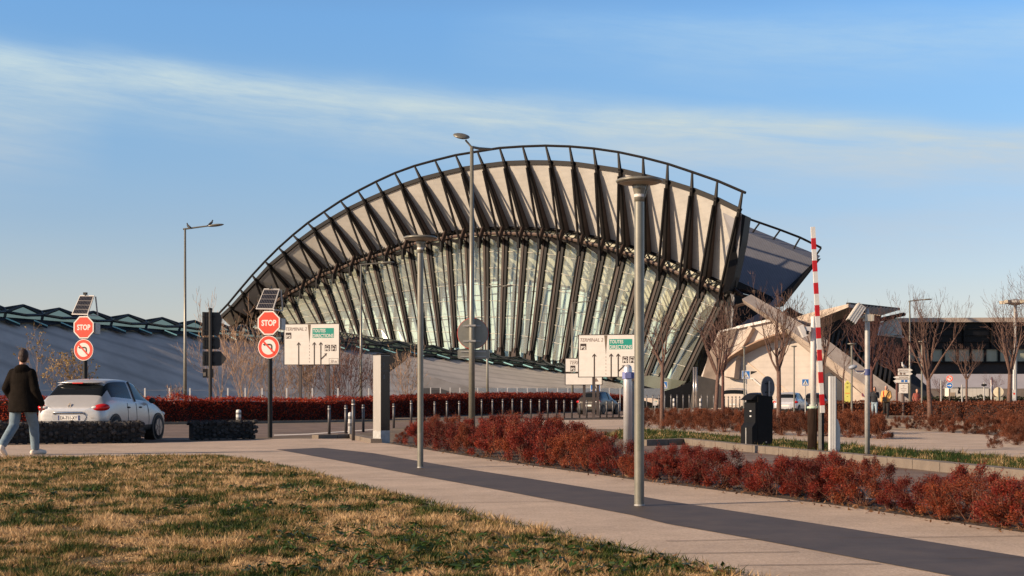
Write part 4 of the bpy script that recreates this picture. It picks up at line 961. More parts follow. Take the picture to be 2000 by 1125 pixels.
# ---- STOP sign masts with solar panel
def slash_sign(t, z, r, y0, scale=1.0):
    mb = MB(); mb.disc((0, y0, z), r, 0.02, 40); d = mb.build('round_sign', SIGNW, t)
    mb = MB(); mb.disc((0, y0-.003, z), r*.94, 0.003, 40); mb.build('red_ring', SIGNR, d)
    mb = MB(); mb.disc((0, y0-.006, z), r*.66, 0.003, 40); mb.build('white_field', SIGNW, d)
    mb = MB(); q = r/22.0; yy = y0-.009
    P = [(8*q, -9*q), (8*q, 2*q), (6.5*q, 5*q), (3*q, 6.3*q), (-7*q, 6.3*q), (-7*q, 8.5*q), (-12*q, 5*q), (-7*q, 1.5*q), (-7*q, 3.2*q), (2.5*q, 3.2*q), (4.4*q, 2.4*q), (5*q, 0.8*q), (5*q, -9*q)]
    mb.prism([(x, yy, z+zz) for x, zz in P], (0, .003, 0)); mb.build('arrow', SIGNK, d)
    mb = MB(); a = R(-45); c, sn = math.cos(a), math.sin(a); l, w_ = r*.72, r*.075
    mb.prism([(c*u-sn*v, y0-.012, z+sn*u+c*v) for u, v in ((-l, -w_), (l, -w_), (l, w_), (-l, w_))], (0, .003, 0)); mb.build('slash', SIGNR, d)
    mb = MB(); mb.disc((0, y0+.021, z), r*1.0, 0.004, 40); mb.build('back', SIGNBACK, d)
def stop_mast(px, py, k, label, rz):
    t, Y, s = put('stop_sign', label, 'stop sign', px, py, rz)
    s *= k
    H = (855-566)*s
    mb = pole_mb(0.062, (855-612)*s, 14); mb.build('pole', BLACKP, t)
    z = (855-631)*s; r = 23.2*s/math.cos(math.pi/8)
    mb = MB(); mb.disc((0, -.09, z), r, .02, 8, math.pi/8); o = mb.build('stop_plate', SIGNW, t)
    mb = MB(); mb.disc((0, -.093, z), r*.895, .003, 8, math.pi/8); mb.build('red_field', SIGNR, o)
    text('lettering', 'STOP', -15*s, z-6*s, 31*s, 12*s, -.094, SIGNW, o, bold=0.035)
    mb = MB(); mb.disc((0, -.068, z), r*.97, .012, 8, math.pi/8); mb.build('back', SIGNBACK, o)
    zr = (855-678)*s; slash_sign(t, zr, 22.4*s, -.09)
    # solar panel on its tilted bracket
    zs = (855-584)*s
    pn = MB(); A = [Vector((-25*s, -.16, zs-20*s)), Vector((11*s, -.14, zs-21*s)), Vector((18*s, .06, zs+20*s)), Vector((-14*s, .04, zs+21*s))]
    nrm = (A[1]-A[0]).cross(A[3]-A[0]).normalized()
    pn.prism(A, -nrm*.035); so2 = pn.build('solar_panel', mat('aluminium frame', (.62, .60, .56), .4, .3, .05, 5), t)
    mb = MB()
    def bil(u, v): return A[0].lerp(A[1], u).lerp(A[3].lerp(A[2], u), v)+nrm*.004
    for i in range(9):
        for j in range(4):
            u0, u1 = .06+i*.098, .06+(i+1)*.098-.018; v0, v1 = .06+j*.222, .06+(j+1)*.222-.025
            mb.poly([bil(u0, v0), bil(u1, v0), bil(u1, v1), bil(u0, v1)])
    e = mb.build('solar_cell', mat('solar cell', (.012, .013, .02), .15, 0, .2, 20), so2); 
    mb = MB(); mb.poly([bil(.03, .03)-nrm*.002, bil(.97, .03)-nrm*.002, bil(.97, .97)-nrm*.002, bil(.03, .97)-nrm*.002]); mb.build('backsheet', mat('solar backsheet', (.22, .20, .19), .3, 0, .1, 9), so2)
    mb = MB(); mb.beam((14*s, -.2, zs-22*s), (18*s, .25, zs-22*s), .03, .03, (0, 0, 1)); mb.beam((18*s, .25, zs-21*s), (18*s, .14, zs+18*s), .03, .03, (0, 1, 0)); mb.tube([(0, 0, (855-612)*s), (0, .06, zs-5*s)], .04, 8); mb.build('bracket', GALV, t)
    mb = MB(); mb.box((-2*s, .05, zs+24*s), (7*s, .08, 5*s)); mb.tube([(-2*s, .05, zs+17*s), (-2*s, .05, zs+23*s)], .015, 6); mb.build('sensor', BLACKP, t)
    mb = MB(); mb.box((22*s, .12, (855-633)*s), (5*s, .25, 22*s)); mb.build('battery_box', mat('pale grey box', (.5, .49, .46), .5, 0, .05, 5), t)
stop_mast(527.5, 855, 1.0, 'stop sign with no left turn disc on the pole beside the gabion block', R(-14))
stop_mast(166.5, 849, 0.935*69/69, 'stop sign with no left turn disc rising behind the silver car', R(-14))
# ---- big direction boards
def board(px, py, left, right, topy, boty, poles, label, rz, full=True):
    t, Y, s = put('direction_board', label, 'road sign', px, py, rz)
    s = s/math.cos(rz)
    def X(x): return (x-px)*s
    def Z(y): return (py-y)*s
    kx = (right-left)/109.8; kz = (boty-topy)/76.6
    def U(x): return X(left+(x-554.8)*kx)
    def V(y): return Z(topy+(y-637.4)*kz)
    y0 = -.10
    for q in poles: 
        mb = MB(); mb.box((X(q), 0, Z(topy+10)/2), (.14, .10, Z(topy+10))); mb.build('pole', mat('brown board pole', (.05, .036, .032), .5, .1, .2, 4), t)
    mb = MB(); mb.plate(X(left), Z(boty), X(right), Z(topy), y0, .05); bd = mb.build('panel', SIGNW, t)
    mb = MB(); e = .035
    mb.plate(X(left)-e, Z(boty)-e, X(left), Z(topy)+e, y0-.01, .07); mb.plate(X(right), Z(boty)-e, X(right)+e, Z(topy)+e, y0-.01, .07)
    mb.plate(X(left), Z(topy), X(right), Z(topy)+e, y0-.01, .07); mb.plate(X(left), Z(boty)-e, X(right), Z(boty), y0-.01, .07); mb.build('frame', SIGNK, bd)
    mb = MB()
    for k in range(1, 7): zz = Z(boty)+(Z(topy)-Z(boty))*k/7; mb.plate(X(left)+.02, zz-.004, X(right)-.02, zz+.004, y0-.0012, .001)
    mb.build('slat_joint', mat('slat joint', (.62, .57, .51), .6), bd)
    y1 = y0-.004
    text('lettering', 'TERMINAL 2', U(557.7), V(649.5), U(600.3)-U(557.7), V(643)-V(649.5), y1, SIGNT, bd, bold=0.0, shear=.25)
    mb = MB(); mb.plate(U(557.7), V(664.7), U(569), V(653), y1, .003); b2 = mb.build('parking_box', SIGNK, bd)
    text('lettering', 'P2', U(559), V(663.8), U(568)-U(559), V(657.5)-V(663.8), y1-.002, SIGNW, b2, bold=.03)
    mb = MB(); mb.prism([(U(602.4), y1, V(638)), (U(605.6), y1, V(674)), (U(608.4), y1, V(638))], (0, .003, 0)); mb.build('wedge', mat('brown wedge', (.13, .095, .065), .6), bd)
    mb = MB()
    for k in range(6): mb.plate(U(605.2), V(679.5+k*6.2), U(606.0), V(676.5+k*6.2), y1, .003)
    mb.build('lane_dash', SIGNT, bd)
    mb = MB(); mb.plate(U(611.6), V(663.8), U(654.5), V(645), y1, .003); gr = mb.build('green_field', SIGNG, bd)
    text('lettering', 'TOUTES', U(612.8), V(653.2), U(638)-U(612.8), V(646.6)-V(653.2), y1-.002, SIGNW, gr, bold=.02)
    text('lettering', 'DIRECTIONS', U(612.4), V(662.9), U(653.8)-U(612.4), V(656.2)-V(662.9), y1-.002, SIGNW, gr, bold=.02)
    for x in (584, 615.4, 628.5):
        mb = MB(); mb.prism([(U(x+a), y1, V(b)) for a, b in ((-1.2, 714), (1.2, 714), (1.2, 675), (3.6, 678.5), (3.6, 675.5), (0, 671.2), (-3.6, 675.5), (-3.6, 678.5), (-1.2, 675))], (0, .003, 0)); mb.build('lane_arrow', SIGNK, bd)
    mb = MB(); mb.prism([(U(a), y1, V(b)) for a, b in ((629.5, 702), (629.5, 705.5), (638.6, 697), (638.6, 700), (641, 692.8), (634.6, 694), (637, 695.2))], (0, .003, 0)); mb.build('branch_arrow', SIGNK, bd)
    for x, w_ in ((636.3, 'P0'), (649.0, 'P1')):
        mb = MB(); mb.plate(U(x), V(689), U(x+10.4), V(677), y1, .003); b3 = mb.build('parking_box', SIGNK, bd)
        text('lettering', w_, U(x+1.2), V(688.3), U(x+9.2)-U(x+1.2), V(682.4)-V(688.3), y1-.002, SIGNW, b3, bold=.03)
        mb = MB(); mb.prism([(U(x+a), y1-.002, V(b)) for a, b in ((1.2, 681.4), (5.2, 678.6), (9.2, 681.4), (9.2, 680.2), (5.2, 677.5), (1.2, 680.2))], (0, .002, 0)); mb.build('roof_glyph', SIGNW, b3)
    mb = MB()
    for a, b, c, d in ((644.7, 703.2, 663.3, 702.7), (644.7, 713.6, 663.3, 713.1), (644.7, 713.6, 645.2, 702.7), (662.8, 713.6, 663.3, 702.7)): mb.plate(U(a), V(b), U(c), V(d), y1, .003)
    mb.build('distance_box', SIGNK, bd)
    text('lettering', '50 m', U(648), V(711.5), U(660)-U(648), V(705.5)-V(711.5), y1, SIGNT, bd, shear=.2)
board(610, 818, 554.8, 664.6, 637.4, 714, (586, 641.5), 'white direction board left of the totem, twig shadows and bare shrubs behind', R(-12))
board(1187, 819, 1131.5, 1245, 658, 737.5, (1160, 1236), 'white direction board partly behind the nearest disc lamp', R(-12))
t, Y, s = put('direction_board', 'half hidden white two part board behind the right direction board', 'road sign', 1140, 812, R(-12))
def X(x): return (x-1140)*s
def Z(y): return (812-y)*s
for a, b, n in ((700.5, 726, 0), (729.5, 751, 1)):
    mb = MB(); mb.plate(X(1104.5), Z(b), X(1176), Z(a), -.1, .06); bd = mb.build('panel', SIGNW, t)
    mb = MB(); e = .04; mb.plate(X(1104.5)-e, Z(b)-e, X(1104.5), Z(a)+e, -.11, .07); mb.plate(X(1104.5), Z(b)-e, X(1176), Z(b), -.11, .07); mb.plate(X(1104.5), Z(a), X(1176), Z(a)+e, -.11, .07); mb.plate(X(1176), Z(b)-e, X(1176)+e, Z(a)+e, -.11, .07); mb.build('frame', SIGNK, bd)
    if not n:
        text('lettering', 'TERMINAL 2', X(1113), Z(711.5), X(1160)-X(1113), Z(704.5)-Z(711.5), -.104, SIGNT, bd, shear=.25)
        mb = MB(); mb.plate(X(1114), Z(725), X(1124), Z(714), -.104, .003); b2 = mb.build('parking_box', SIGNK, bd); text('lettering', 'P2', X(1115), Z(724), X(1123)-X(1115), Z(718)-Z(724), -.106, SIGNW, b2, bold=.03)
    else:
        mb = MB(); mb.prism([(X(1158), -.104, Z(748)), (X(1165), -.104, Z(738)), (X(1170), -.104, Z(745)), (X(1163), -.104, Z(746))], (0, .003, 0)); mb.build('arrow', SIGNT, bd)
mb = MB(); mb.box((X(1141), 0, 1.5), (.16, .1, 3)); mb.box((X(1168), 0, 1.5), (.16, .1, 3)); mb.build('pole', mat('brown board pole', (.05, .036, .032), .5), t)
# ---- stack of sign backs on the left
t, Y, s = put('sign_stack', 'stack of black direction sign backs with arrow ends on one pole', 'road sign', 411.5, 822)
def X(x): return (x-411.5)*s
def Z(y): return (822-y)*s
mb = MB(); mb.tube([(0, -.06, 0), (0, -.06, Z(604))], .085, 12); mb.build('pole', mat('dark bronze pole', (.035, .028, .022), .45, .2, .2, 4), t)
mb = MB(); mb.lathe((0, -.06, Z(604)), [(.10, -.02), (.10, .04), (.03, .06)], 12); mb.build('cap', BLACKP, t)
BK = mat('black sign back', (.030, .028, .026), .5, .2, .25, 3)
for P in ([(394.5, 609), (428, 610), (433, 622), (431, 641), (426, 655), (394.5, 655)], [(395, 658.5), (426, 658.5), (429, 664), (429, 677), (426, 682), (395, 682)], [(395, 686), (430, 686), (442, 700), (432, 713), (428, 714.5), (395, 714.5)]):
    mb = MB(); mb.prism([(X(x), .05, Z(y)) for x, y in P], (0, .05, 0)); pl = mb.build('sign_back', BK, t)
    ys = [y for x, y in P]; mb = MB()
    for f_ in (.2, .8): zz = Z(min(ys)+(max(ys)-min(ys))*f_); mb.box((X(407), .02, zz), (23*s, .05, .05))
    for xx in (399, 404): mb.box((X(xx), .03, Z((min(ys)+max(ys))/2)), (.05, .03, (max(ys)-min(ys))*s*.95))
    mb.build('rail', BLACKP, pl)
mb = MB(); mb.box((X(406), .06, Z(729)), (19*s, .25, 17*s)); bx = mb.build('control_box', BLACKP, t)
mb = MB(); mb.box((X(400), -.07, Z(731)), (5*s, .02, 7*s)); mb.box((X(409), -.07, Z(728)), (5*s, .02, 15*s)); mb.build('label_plate', mat('dull label', (.16, .14, .12), .5), bx)
# ---- right side equipment
t, Y, s = put('clamp_post', 'silver round topped post with a blue clamp left of the nearest lamp', 'post', 1226, 889); r = 8.6*s; H = (889-712)*s
mb = MB(); mb.smooth = True; mb.lathe((0, 0, 0), [(r, 0), (r, H-r), (r*.85, H-.45*r), (r*.5, H-.1*r), (r*.1, H)], 24); mb.build('post', mat('satin aluminium', (.62, .61, .62), .35, .5, .06, 6), t)
mb = MB(); mb.lathe((0, 0, 0), [(r*1.25, H-28*s), (r*1.25, H-15*s)], 20); mb.box((0, -r*1.25, H-21.5*s), (r*1.3, .03, 11*s)); mb.box((r*1.7, 0, H-21*s), (r*1.2, r*1.4, 12*s)); mb.build('blue_clamp', mat('dull blue plastic', (.17, .19, .40), .5, 0, .1, 6), t)
mb = MB(); mb.tube([(13*s, .1, 0), (13*s, .1, H-32*s)], 3.4*s, 12); mb.tube([(13*s, .1, H-70*s), (13*s, .1, H-62*s)], 4.4*s, 12); mb.build('side_pipe', GALV, t)
mb = MB(); mb.box((20*s, .05, H-22*s), (13*s, .1, 3.5*s)); mb.box((20*s, .05, H-30*s), (10*s, .09, 3*s)); mb.build('bracket', BLACKP, t)
t, Y, s = put('ticket_machine', 'black car park ticket column with sloping hood', 'ticket machine', 1483, 874, R(24)); 
H = (874-775)*s; w = 0.36
mb = MB(); mb.prism([(-w/2, -.22, 0), (w/2, -.22, 0), (w/2, -.22, H), (-w/2, -.22, H)], (0, .44, 0)); BLK2 = mat('matt black cabinet', (.006, .006, .007), .6, 0, .2, 5, spec=.2); mb.build('cabinet', BLK2, t)
mb = MB(); mb.prism([(-w/2-.16, -.20, H*.94), (-w/2-.02, -.20, H*1.04), (w/2+.01, -.20, H*1.005), (w/2+.01, -.20, H+.002), (-w/2-.002, -.20, H*.93)], (0, .40, 0)); mb.build('hood', BLK2, t)
mb = MB(); mb.prism([(-w/2-.002, -.215, 0.02), (-w/2-.14, -.215, .02), (-w/2-.14, -.215, H*.40), (-w/2-.06, -.215, H*.50), (-w/2-.06, -.215, H*.88), (-w/2-.002, -.215, H*.9)], (0, .42, 0)); fr = mb.build('front_panel', BLK2, t)
mb = MB(); mb.box((-w/2-.145, 0, H*.2), (.012, .03, H*.38)); mb.build('silver_trim', GALV, fr)
mb = MB()
for zz in (.62, .72): mb.box((-w/2-.065, -.05, H*zz), (.012, .06, .03))
mb.build('button', mat('pale button', (.5, .5, .5), .4), fr)
mb = MB(); mb.tube([(.02, -.223, .12), (.02, -.228, .12)], .015, 8); mb.build('lock', GALV, t)
# round sign seen from behind, turned away
t, Y, s = put('road_sign', 'dark oval looking sign back on a pole behind the ticket column', 'road sign', 1502, 838, R(44)); r = 22*s
z = (838-757)*s
mb = MB(); mb.disc((0, .04, z), r, .02, 40); mb.build('disc', mat('dark grey sign back', (.07, .07, .085), .5, .2, .15, 4), t)
mb = MB(); mb.disc((0, .061, z), r*1.02, .012, 40); mb.build('rim', GALV, t)
mb = MB(); mb.tube([(0, 0, 0), (0, 0, z+13*s)], .032, 10); mb.build('pole', GALV, t)
mb = MB(); mb.box((0, .03, z+8*s), (r*.8, .03, .04)); mb.box((0, .03, z-9*s), (r*.8, .03, .04)); mb.build('rail', BLACKP, t)
# barrier
t, Y, s = put('parking_barrier', 'raised red and white barrier arm on dark cylinder housing', 'barrier', 1592, 884)
def X(x): return (x-1592)*s
def Z(y): return (884-y)*s
BRZ = mat('bronze brown barrier housing', (.055, .036, .028), .3, .5, .1, 5)
mb = MB(); mb.smooth = True; mb.lathe((X(1586.5), 0, 0), [(9.2*s, 0), (9.2*s, Z(801)), (9.6*s, Z(800)), (9.6*s, Z(797.5)), (8.8*s, Z(796))], 28); mb.build('housing', BRZ, t)
mb = MB(); mb.lathe((X(1586.5), 0, Z(797.4)), [(10.4*s, 0), (10.6*s, .02), (10*s, .035), (3*s, .04)], 28); mb.build('light_ring', mat('pale green ring', (.45, .58, .45), .35, 0, .05, 4), t)
mb = MB(); mb.smooth = True; mb.lathe((X(1589), .02, 0), [(5.6*s, Z(797)), (5.6*s, Z(640)), (4.6*s, Z(632)), (4.4*s, Z(618)), (1*s, Z(617.5))], 24); mb.build('lamp_tube', WHITE, t)
mb = MB(); mb.box((X(1604), 0, Z(840)), (8.5*s, .14, Z(797))); mb.build('arm_housing', mat('dark arm housing', (.03, .028, .028), .4, .2, .1, 5), t)
mb = MB(); mb.box((X(1599.5), -.10, Z(835)), (5*s, .05, Z(787))); mb.build('guide_rail', mat('grey guide rail', (.33, .31, .28), .45, .4, .08, 5), t)
mb = MB(); mb.box((X(1603), -.10, Z(798)), (6.5*s, .08, 16*s)); mb.build('pivot_box', GALV, t)
a0, a1 = Vector((X(1603.5), -.14, Z(806))), Vector((X(1584.5), -.14, Z(445)))
arm = MB(); arm.beam(a0, a1, 8.2*s, .05, (0, 1, 0)); ar = arm.build('barrier_arm', WHITE, t)
nb = 8; 
for k in range(nb):
    ya = 467+k*43.3; 
    if ya > 800: break
    u0 = (806-ya)/361.0; u1 = (806-min(ya+21.5, 806))/361.0
    mb = MB(); mb.beam(a0.lerp(a1, u1), a0.lerp(a1, u0), 8.3*s, .053, (0, 1, 0)); mb.build('red_band', RED_P, ar)
mb = MB(); 
mb.box((X(1567), -.02, Z(647)), (9*s, .16, 23*s), ry=R(-24)); cm = mb.build('camera_case', WHITE, t)
mb = MB(); mb.box((X(1577), -.02, Z(643)), (11*s, .12, 10*s)); mb.build('camera_arm', WHITE, cm)
mb = MB(); mb.box((X(1572.5), -.03, Z(651.5)), (9*s, .10, 6*s), ry=R(-24)); mb.box((X(1575), -.06, Z(650)), (5*s, .08, 7*s)); mb.build('camera_hinge', BLACKP, cm)
# steel profile post
t, Y, s = put('reader_post', 'pale aluminium profile post with side plate right of the barrier', 'post', 1627, 886)
mb = MB(); H = (886-735)*s
for x in (-6, -2, 2): mb.box((x*s, 0, H/2), (3.4*s, .12, H))
mb.box((-2*s, .02, H/2), (11*s, .08, H-.02)); mb.build('profile', WHITE, t)
mb = MB(); mb.prism([(5*s, 0, 0), (14*s, 0, 0), (14*s, 0, 50*s), (10*s, 0, 66*s), (7*s, 0, 68*s), (7*s, 0, H*.98), (5*s, 0, H*.98)], (0, .08, 0)); mb.build('side_plate', mat('shaded plate', (.55, .54, .52), .5, .2, .05, 5), t)
mb = MB(); mb.box((-5*s, -.03, .02), (5*s, .1, .05)); mb.box((3*s, -.02, .012), (26*s, .22, .02)); mb.build('foot_plate', GALV, t)
# camera pole
t, Y, s = put('camera_pole', 'galvanised pole carrying a camera housing and blue banded sensor arm', 'camera pole', 1694, 892)
def X(x): return (x-1694)*s
def Z(y): return (892-y)*s
mb = MB(); mb.smooth = True; mb.lathe((0, 0, 0), [(5.0*s, 0), (5.0*s, Z(732)), (4.8*s, Z(640)), (4.0*s, Z(612)), (2.6*s, Z(604)), (1.6*s, Z(602))], 20); mb.build('pole', GALV, t)
mb = MB(); mb.box((X(1695), 0, Z(621)), (15*s, .14, 13*s)); mb.box((X(1703), -.03, Z(621)), (4*s, .1, 12*s)); cl = mb.build('clamp', mat('pale cast clamp', (.52, .48, .40), .5, .3, .08, 5), t)
mb = MB(); mb.tube([(X(1690), 0, Z(620)), (X(1678), -.03, Z(620)), (X(1676), -.03, Z(613))], .028, 8); mb.build('camera_arm', cl.data.materials[0], t)
mb = MB(); c0, c1 = Vector((X(1659), -.10, Z(629))), Vector((X(1682), .0, Z(598))); mb.beam(c0, c1, .16, .13, (0, 1, 0)); cm = mb.build('camera_case', mat('cream camera housing', (.62, .56, .47), .45, .1, .05, 5), t)
mb = MB(); sd_ = (c1-c0).normalized(); pr = Vector((-sd_.z, 0, sd_.x))
for k in (-.07, -.025, .02, .065): mb.beam(c0+pr*k+Vector((0, -.072, 0)), c1+pr*k+Vector((0, -.072, 0)), .014, .012, (0, 1, 0))
mb.build('cooling_rib', WHITE, cm)
mb = MB(); mb.beam(c0-sd_*.012, c0, .14, .11, (0, 1, 0)); mb.build('lens_glass', BLACKP, cm)
mb = MB(); mb.tube([(X(1680), 0, Z(599)), (X(1684), 0, Z(596)), (X(1689), 0, Z(600)), (X(1688), 0, Z(611))], .012, 6); mb.build('cable', BLACKP, t)
mb = MB(); mb.lathe((0, 0, 0), [(6*s, Z(733)), (6*s, Z(721))], 18); mb.box((X(1682), 0, Z(725)), (24*s, .03, 2.4*s)); mb.build('blue_clamp', mat('deep blue clamp', (.05, .07, .20), .5, 0, .1, 5), t)
mb = MB(); mb.smooth = True; mb.ball((X(1665), -.03, Z(717)), (9*s, .07, 4.6*s), 14, 8, Matrix.Rotation(R(-12), 3, 'Y')); mb.build('sensor', mat('blue grey sensor shell', (.30, .33, .38), .4, 0, .05, 5), t)
mb = MB(); mb.tube([(X(1668), -.02, Z(721)), (X(1673), -.02, Z(728)), (X(1681), -.02, Z(731)), (X(1687), -.02, Z(728)), (X(1689), -.02, Z(724))], .009, 6); mb.build('cable', WHITE, t)
# zebra crossing signs
def zebra(px, py, cy, w, label, rz=R(-12), half=False):
    t, Y, s = put('crossing_sign', label, 'road sign', px, py, rz, 'pedestrian crossing signs'); z = (py-cy)*s; h = w*s/2
    mb = MB(); mb.tube([(0, 0, 0), (0, 0, z+h)], .035, 10); mb.build('pole', GALV, t)
    mb = MB(); mb.plate(-h, z-h, h, z+h, -.07, .02); p = mb.build('plate', SIGNW, t)
    mb = MB(); mb.plate(-h*.9, z-h*.9, h*.9, z+h*.9, -.074, .003); mb.build('blue_field', SIGNB, p)
    mb = MB(); mb.prism([(-h*.78, -.078, z-h*.72), (h*.78, -.078, z-h*.72), (0, -.078, z+h*.74)], (0, .003, 0)); mb.build('white_triangle', SIGNW, p)
    mb = MB(); y = -.082
    mb.disc((0, y, z+h*.22), h*.11, .003, 12); mb.prism([(-h*.05, y, z+h*.12), (h*.10, y, z+h*.08), (h*.16, y, z-h*.2), (h*.30, y, z-h*.52), (h*.18, y, z-h*.52), (0, y, z-h*.24), (-h*.2, y, z-h*.52), (-h*.32, y, z-h*.50), (-h*.10, y, z-h*.16)], (0, .003, 0))
    for k in range(4): mb.plate(-h*.55+k*h*.3, z-h*.68, -h*.40+k*h*.3, z-h*.56, y, .003)
    mb.build('walker_symbol', SIGNK, p)
zebra(1457, 810, 732, 16, 'blue zebra crossing sign in front of the pale wall stairs')
zebra(1573, 812, 747, 13.5, 'blue zebra crossing sign just left of the barrier arm')
zebra(1297, 809, 752, 13.5, 'blue zebra crossing sign behind the tree trunk at the hall corner')
zebra(1163, 806, 756, 20, 'blue zebra crossing sign peeking out below the half hidden board')
# yellow totem
t, Y, s = put('yellow_totem', 'yellow green pointed information totem at the concrete abutment', 'totem', 1655, 808, R(-10))
def X(x): return (x-1655)*s
def Z(y): return (808-y)*s
mb = MB(); mb.prism([(X(1649), 0, 0), (X(1661), 0, 0), (X(1661), 0, Z(750)), (X(1656.5), 0, Z(743)), (X(1654), 0, Z(743)), (X(1650), 0, Z(749))], (0, .12, 0)); b = mb.build('body', mat('yellow green enamel', (.60, .56, .13), .5, 0, .05, 3), t)
mb = MB()
mb.prism([(X(1653), -.004, Z(748.5)), (X(1655), -.004, Z(750.5)), (X(1655), -.004, Z(749.3)), (X(1658), -.004, Z(749.3)), (X(1658), -.004, Z(747.7)), (X(1655), -.004, Z(747.7)), (X(1655), -.004, Z(746.5))], (0, .003, 0))
for y, w_ in ((756, 4), (758, 3), (775, 2.5)): mb.plate(X(1655-w_/2), Z(y), X(1655+w_/2), Z(y-1.2), -.004, .003)
mb.build('print', mat('olive print', (.16, .13, .03), .6), b)
mb = MB(); mb.plate(X(1651.5), Z(768.6), X(1659.5), Z(767.6), -.004, .003); mb.build('red_stripe', SIGNR, b)
# no parking disc on the abutment
t = thing('wall_sign', 'small dull red round sign fixed to the concrete abutment', 'road sign', at(1687, 771, D2(1687)+.85))
mb = MB(); mb.disc((0, 0, 0), .21, .05, 24); mb.build('disc', mat('dull red disc', (.30, .07, .07), .5), t)
mb = MB(); mb.disc((0, -.004, 0), .14, .003, 24); mb.build('blue_field', mat('dull violet disc', (.14, .07, .14), .5), t)
mb = MB(); mb.plate(-.2, -.6, .2, -.3, 0, .03); mb.build('plate', SIGNW, t)
# finger post
t, Y, s = put('finger_post', 'finger post with white arrows and information panel beside the buttress foot', 'signpost', 1765, 812, R(-8))
def X(x): return (x-1765)*s
def Z(y): return (812-y)*s
mb = MB(); mb.tube([(X(1764), .05, 0), (X(1764), .05, Z(719))], .09, 10); mb.build('pole', mat('brown post', (.09, .06, .05), .6), t)
for P, bl in (([(1754, 720), (1777, 720), (1782, 723), (1777, 726), (1754, 726)], 0), ([(1754, 727), (1777, 727), (1782, 730), (1777, 733), (1754, 733)], 2), ([(1745, 737), (1751, 734.5), (1776, 734.5), (1776, 739.5), (1751, 739.5)], 0), ([(1745, 744), (1751, 741), (1776, 741), (1776, 747.5), (1751, 747.5)], 1)):
    mb = MB(); mb.prism([(X(x), -.06, Z(y)) for x, y in P], (0, .05, 0)); a = mb.build('arrow_plate', SIGNW, t)
    if bl == 1:
        for x in (1760, 1767): mb = MB(); mb.plate(X(x), Z(746.5), X(x+5), Z(742), -.064, .003); mb.build('blue_symbol', SIGNB, a)
    elif bl == 2:
        mb = MB(); mb.plate(X(1757), Z(732), X(1762), Z(728), -.064, .003); mb.plate(X(1764), Z(732), X(1768), Z(728), -.064, .003); mb.build('dark_symbol', SIGNT, a)
    else:
        mb = MB(); yy = sum(y for x, y in P)/len(P)
        for k in range(7): mb.plate(X(1756+k*2.6), Z(yy+.9), X(1756+k*2.6+1.7), Z(yy-.9), -.064, .003)
        mb.build('print', SIGNT, a)
mb = MB(); mb.plate(X(1756), Z(768), X(1773), Z(749.5), -.06, .05); a = mb.build('info_panel', SIGNW, t)
mb = MB()
for y, w_ in ((753, 4), (756, 3), (759, 11), (762, 9), (765, 4)): mb.plate(X(1764.5-w_/2), Z(y+.5), X(1764.5+w_/2), Z(y-.3), -.064, .003)
mb.build('print', SIGNT, a)
gl_ = thing('gull', 'small pale gull perched on top of the finger post', 'gull', t.location+Vector((0, -.02, Z(720))), R(200))
mb = MB(); mb.smooth = True; mb.tube([(-.16, 0, .05), (-.08, 0, .10), (.02, 0, .16), (.09, 0, .22), (.11, 0, .30), (.11, 0, .36)], [.02, .07, .09, .07, .045, .03], 10); mb.ball((.115, 0, .36), (.05, .045, .045), 10, 7); mb.tube([(.15, 0, .36), (.20, 0, .345)], [.014, .004], 6)
for sd_ in (-1, 1): mb.tube([(.02, sd_*.03, .1), (.025, sd_*.03, 0)], .008, 5)
mb.build('body', WHITE, gl_)
for sd_ in (-1, 1):
    mb = MB(); mb.smooth = True; mb.ball((-.05, sd_*.075, .125), (.15, .018, .05), 10, 6, Matrix.Rotation(R(-26), 3, 'Y')); mb.build('wing', mat('grey gull wing', (.3, .3, .3), .7), gl_)
# no left turn + arrow right
t, Y, s = put('road_sign', 'red no left turn disc above a blue right arrow disc on one pole', 'road sign', 1854.5, 808, R(-14))
def Z(y): return (808-y)*s
mb = pole_mb(.05, Z(733), 10); mb.build('pole', mat('brown post', (.09, .06, .05), .6), t)
slash_sign(t, Z(739.5), 6.4*s, -.09)
mb = MB(); mb.disc((0, -.09, Z(753)), 6.2*s, .02, 32); d = mb.build('blue_sign', SIGNW, t)
mb = MB(); mb.disc((0, -.094, Z(753)), 5.6*s, .003, 32); mb.build('blue_field', SIGNB, d)
mb = MB(); q = s; z = Z(753); mb.prism([(x*q, -.098, z+y*q) for x, y in ((-3.8, -.7), (.6, -.7), (.6, -2.3), (4, 0), (.6, 2.3), (.6, .7), (-3.8, .7))], (0, .003, 0)); mb.build('arrow', SIGNW, d)
# turned away oval no entry sign and pole
t, Y, s = put('road_sign', 'dark red turned away disc above a blue disc edge on a white pole', 'road sign', 1936, 806, R(62)); z = (806-744)*s
mb = pole_mb(.045, (806-742)*s, 10); mb.build('pole', WHITE, t)
mb = MB(); mb.disc((0, -.07, z), 8*s, .02, 32); mb.build('red_disc', mat('dark red sheeting', (.20, .02, .025), .5), t)
mb = MB(); mb.disc((0, -.07, z-17*s), 8*s, .02, 32); mb.build('blue_disc', mat('dark blue sheeting', (.03, .04, .14), .5), t)
# round cream sign back
t, Y, s = put('road_sign', 'pale round sign back with small plate left of the right edge tree', 'road sign', 1950, 810, R(-20))
def Z(y): return (810-y)*s
mb = MB(); mb.disc((0, .05, Z(765.5)), 9.6*s, .02, 36); mb.build('disc', mat('cream sign back', (.62, .55, .40), .5, .1, .05, 3), t)
mb = MB(); mb.plate(-8*s, Z(783.5), 8*s, Z(775.5), .05, .02); mb.build('plate', mat('grey green plate', (.30, .30, .24), .5), t)
mb = MB(); mb.tube([(0, 0, 0), (0, 0, Z(756))], .04, 10); mb.build('pole', mat('tan post', (.25, .2, .13), .5), t)
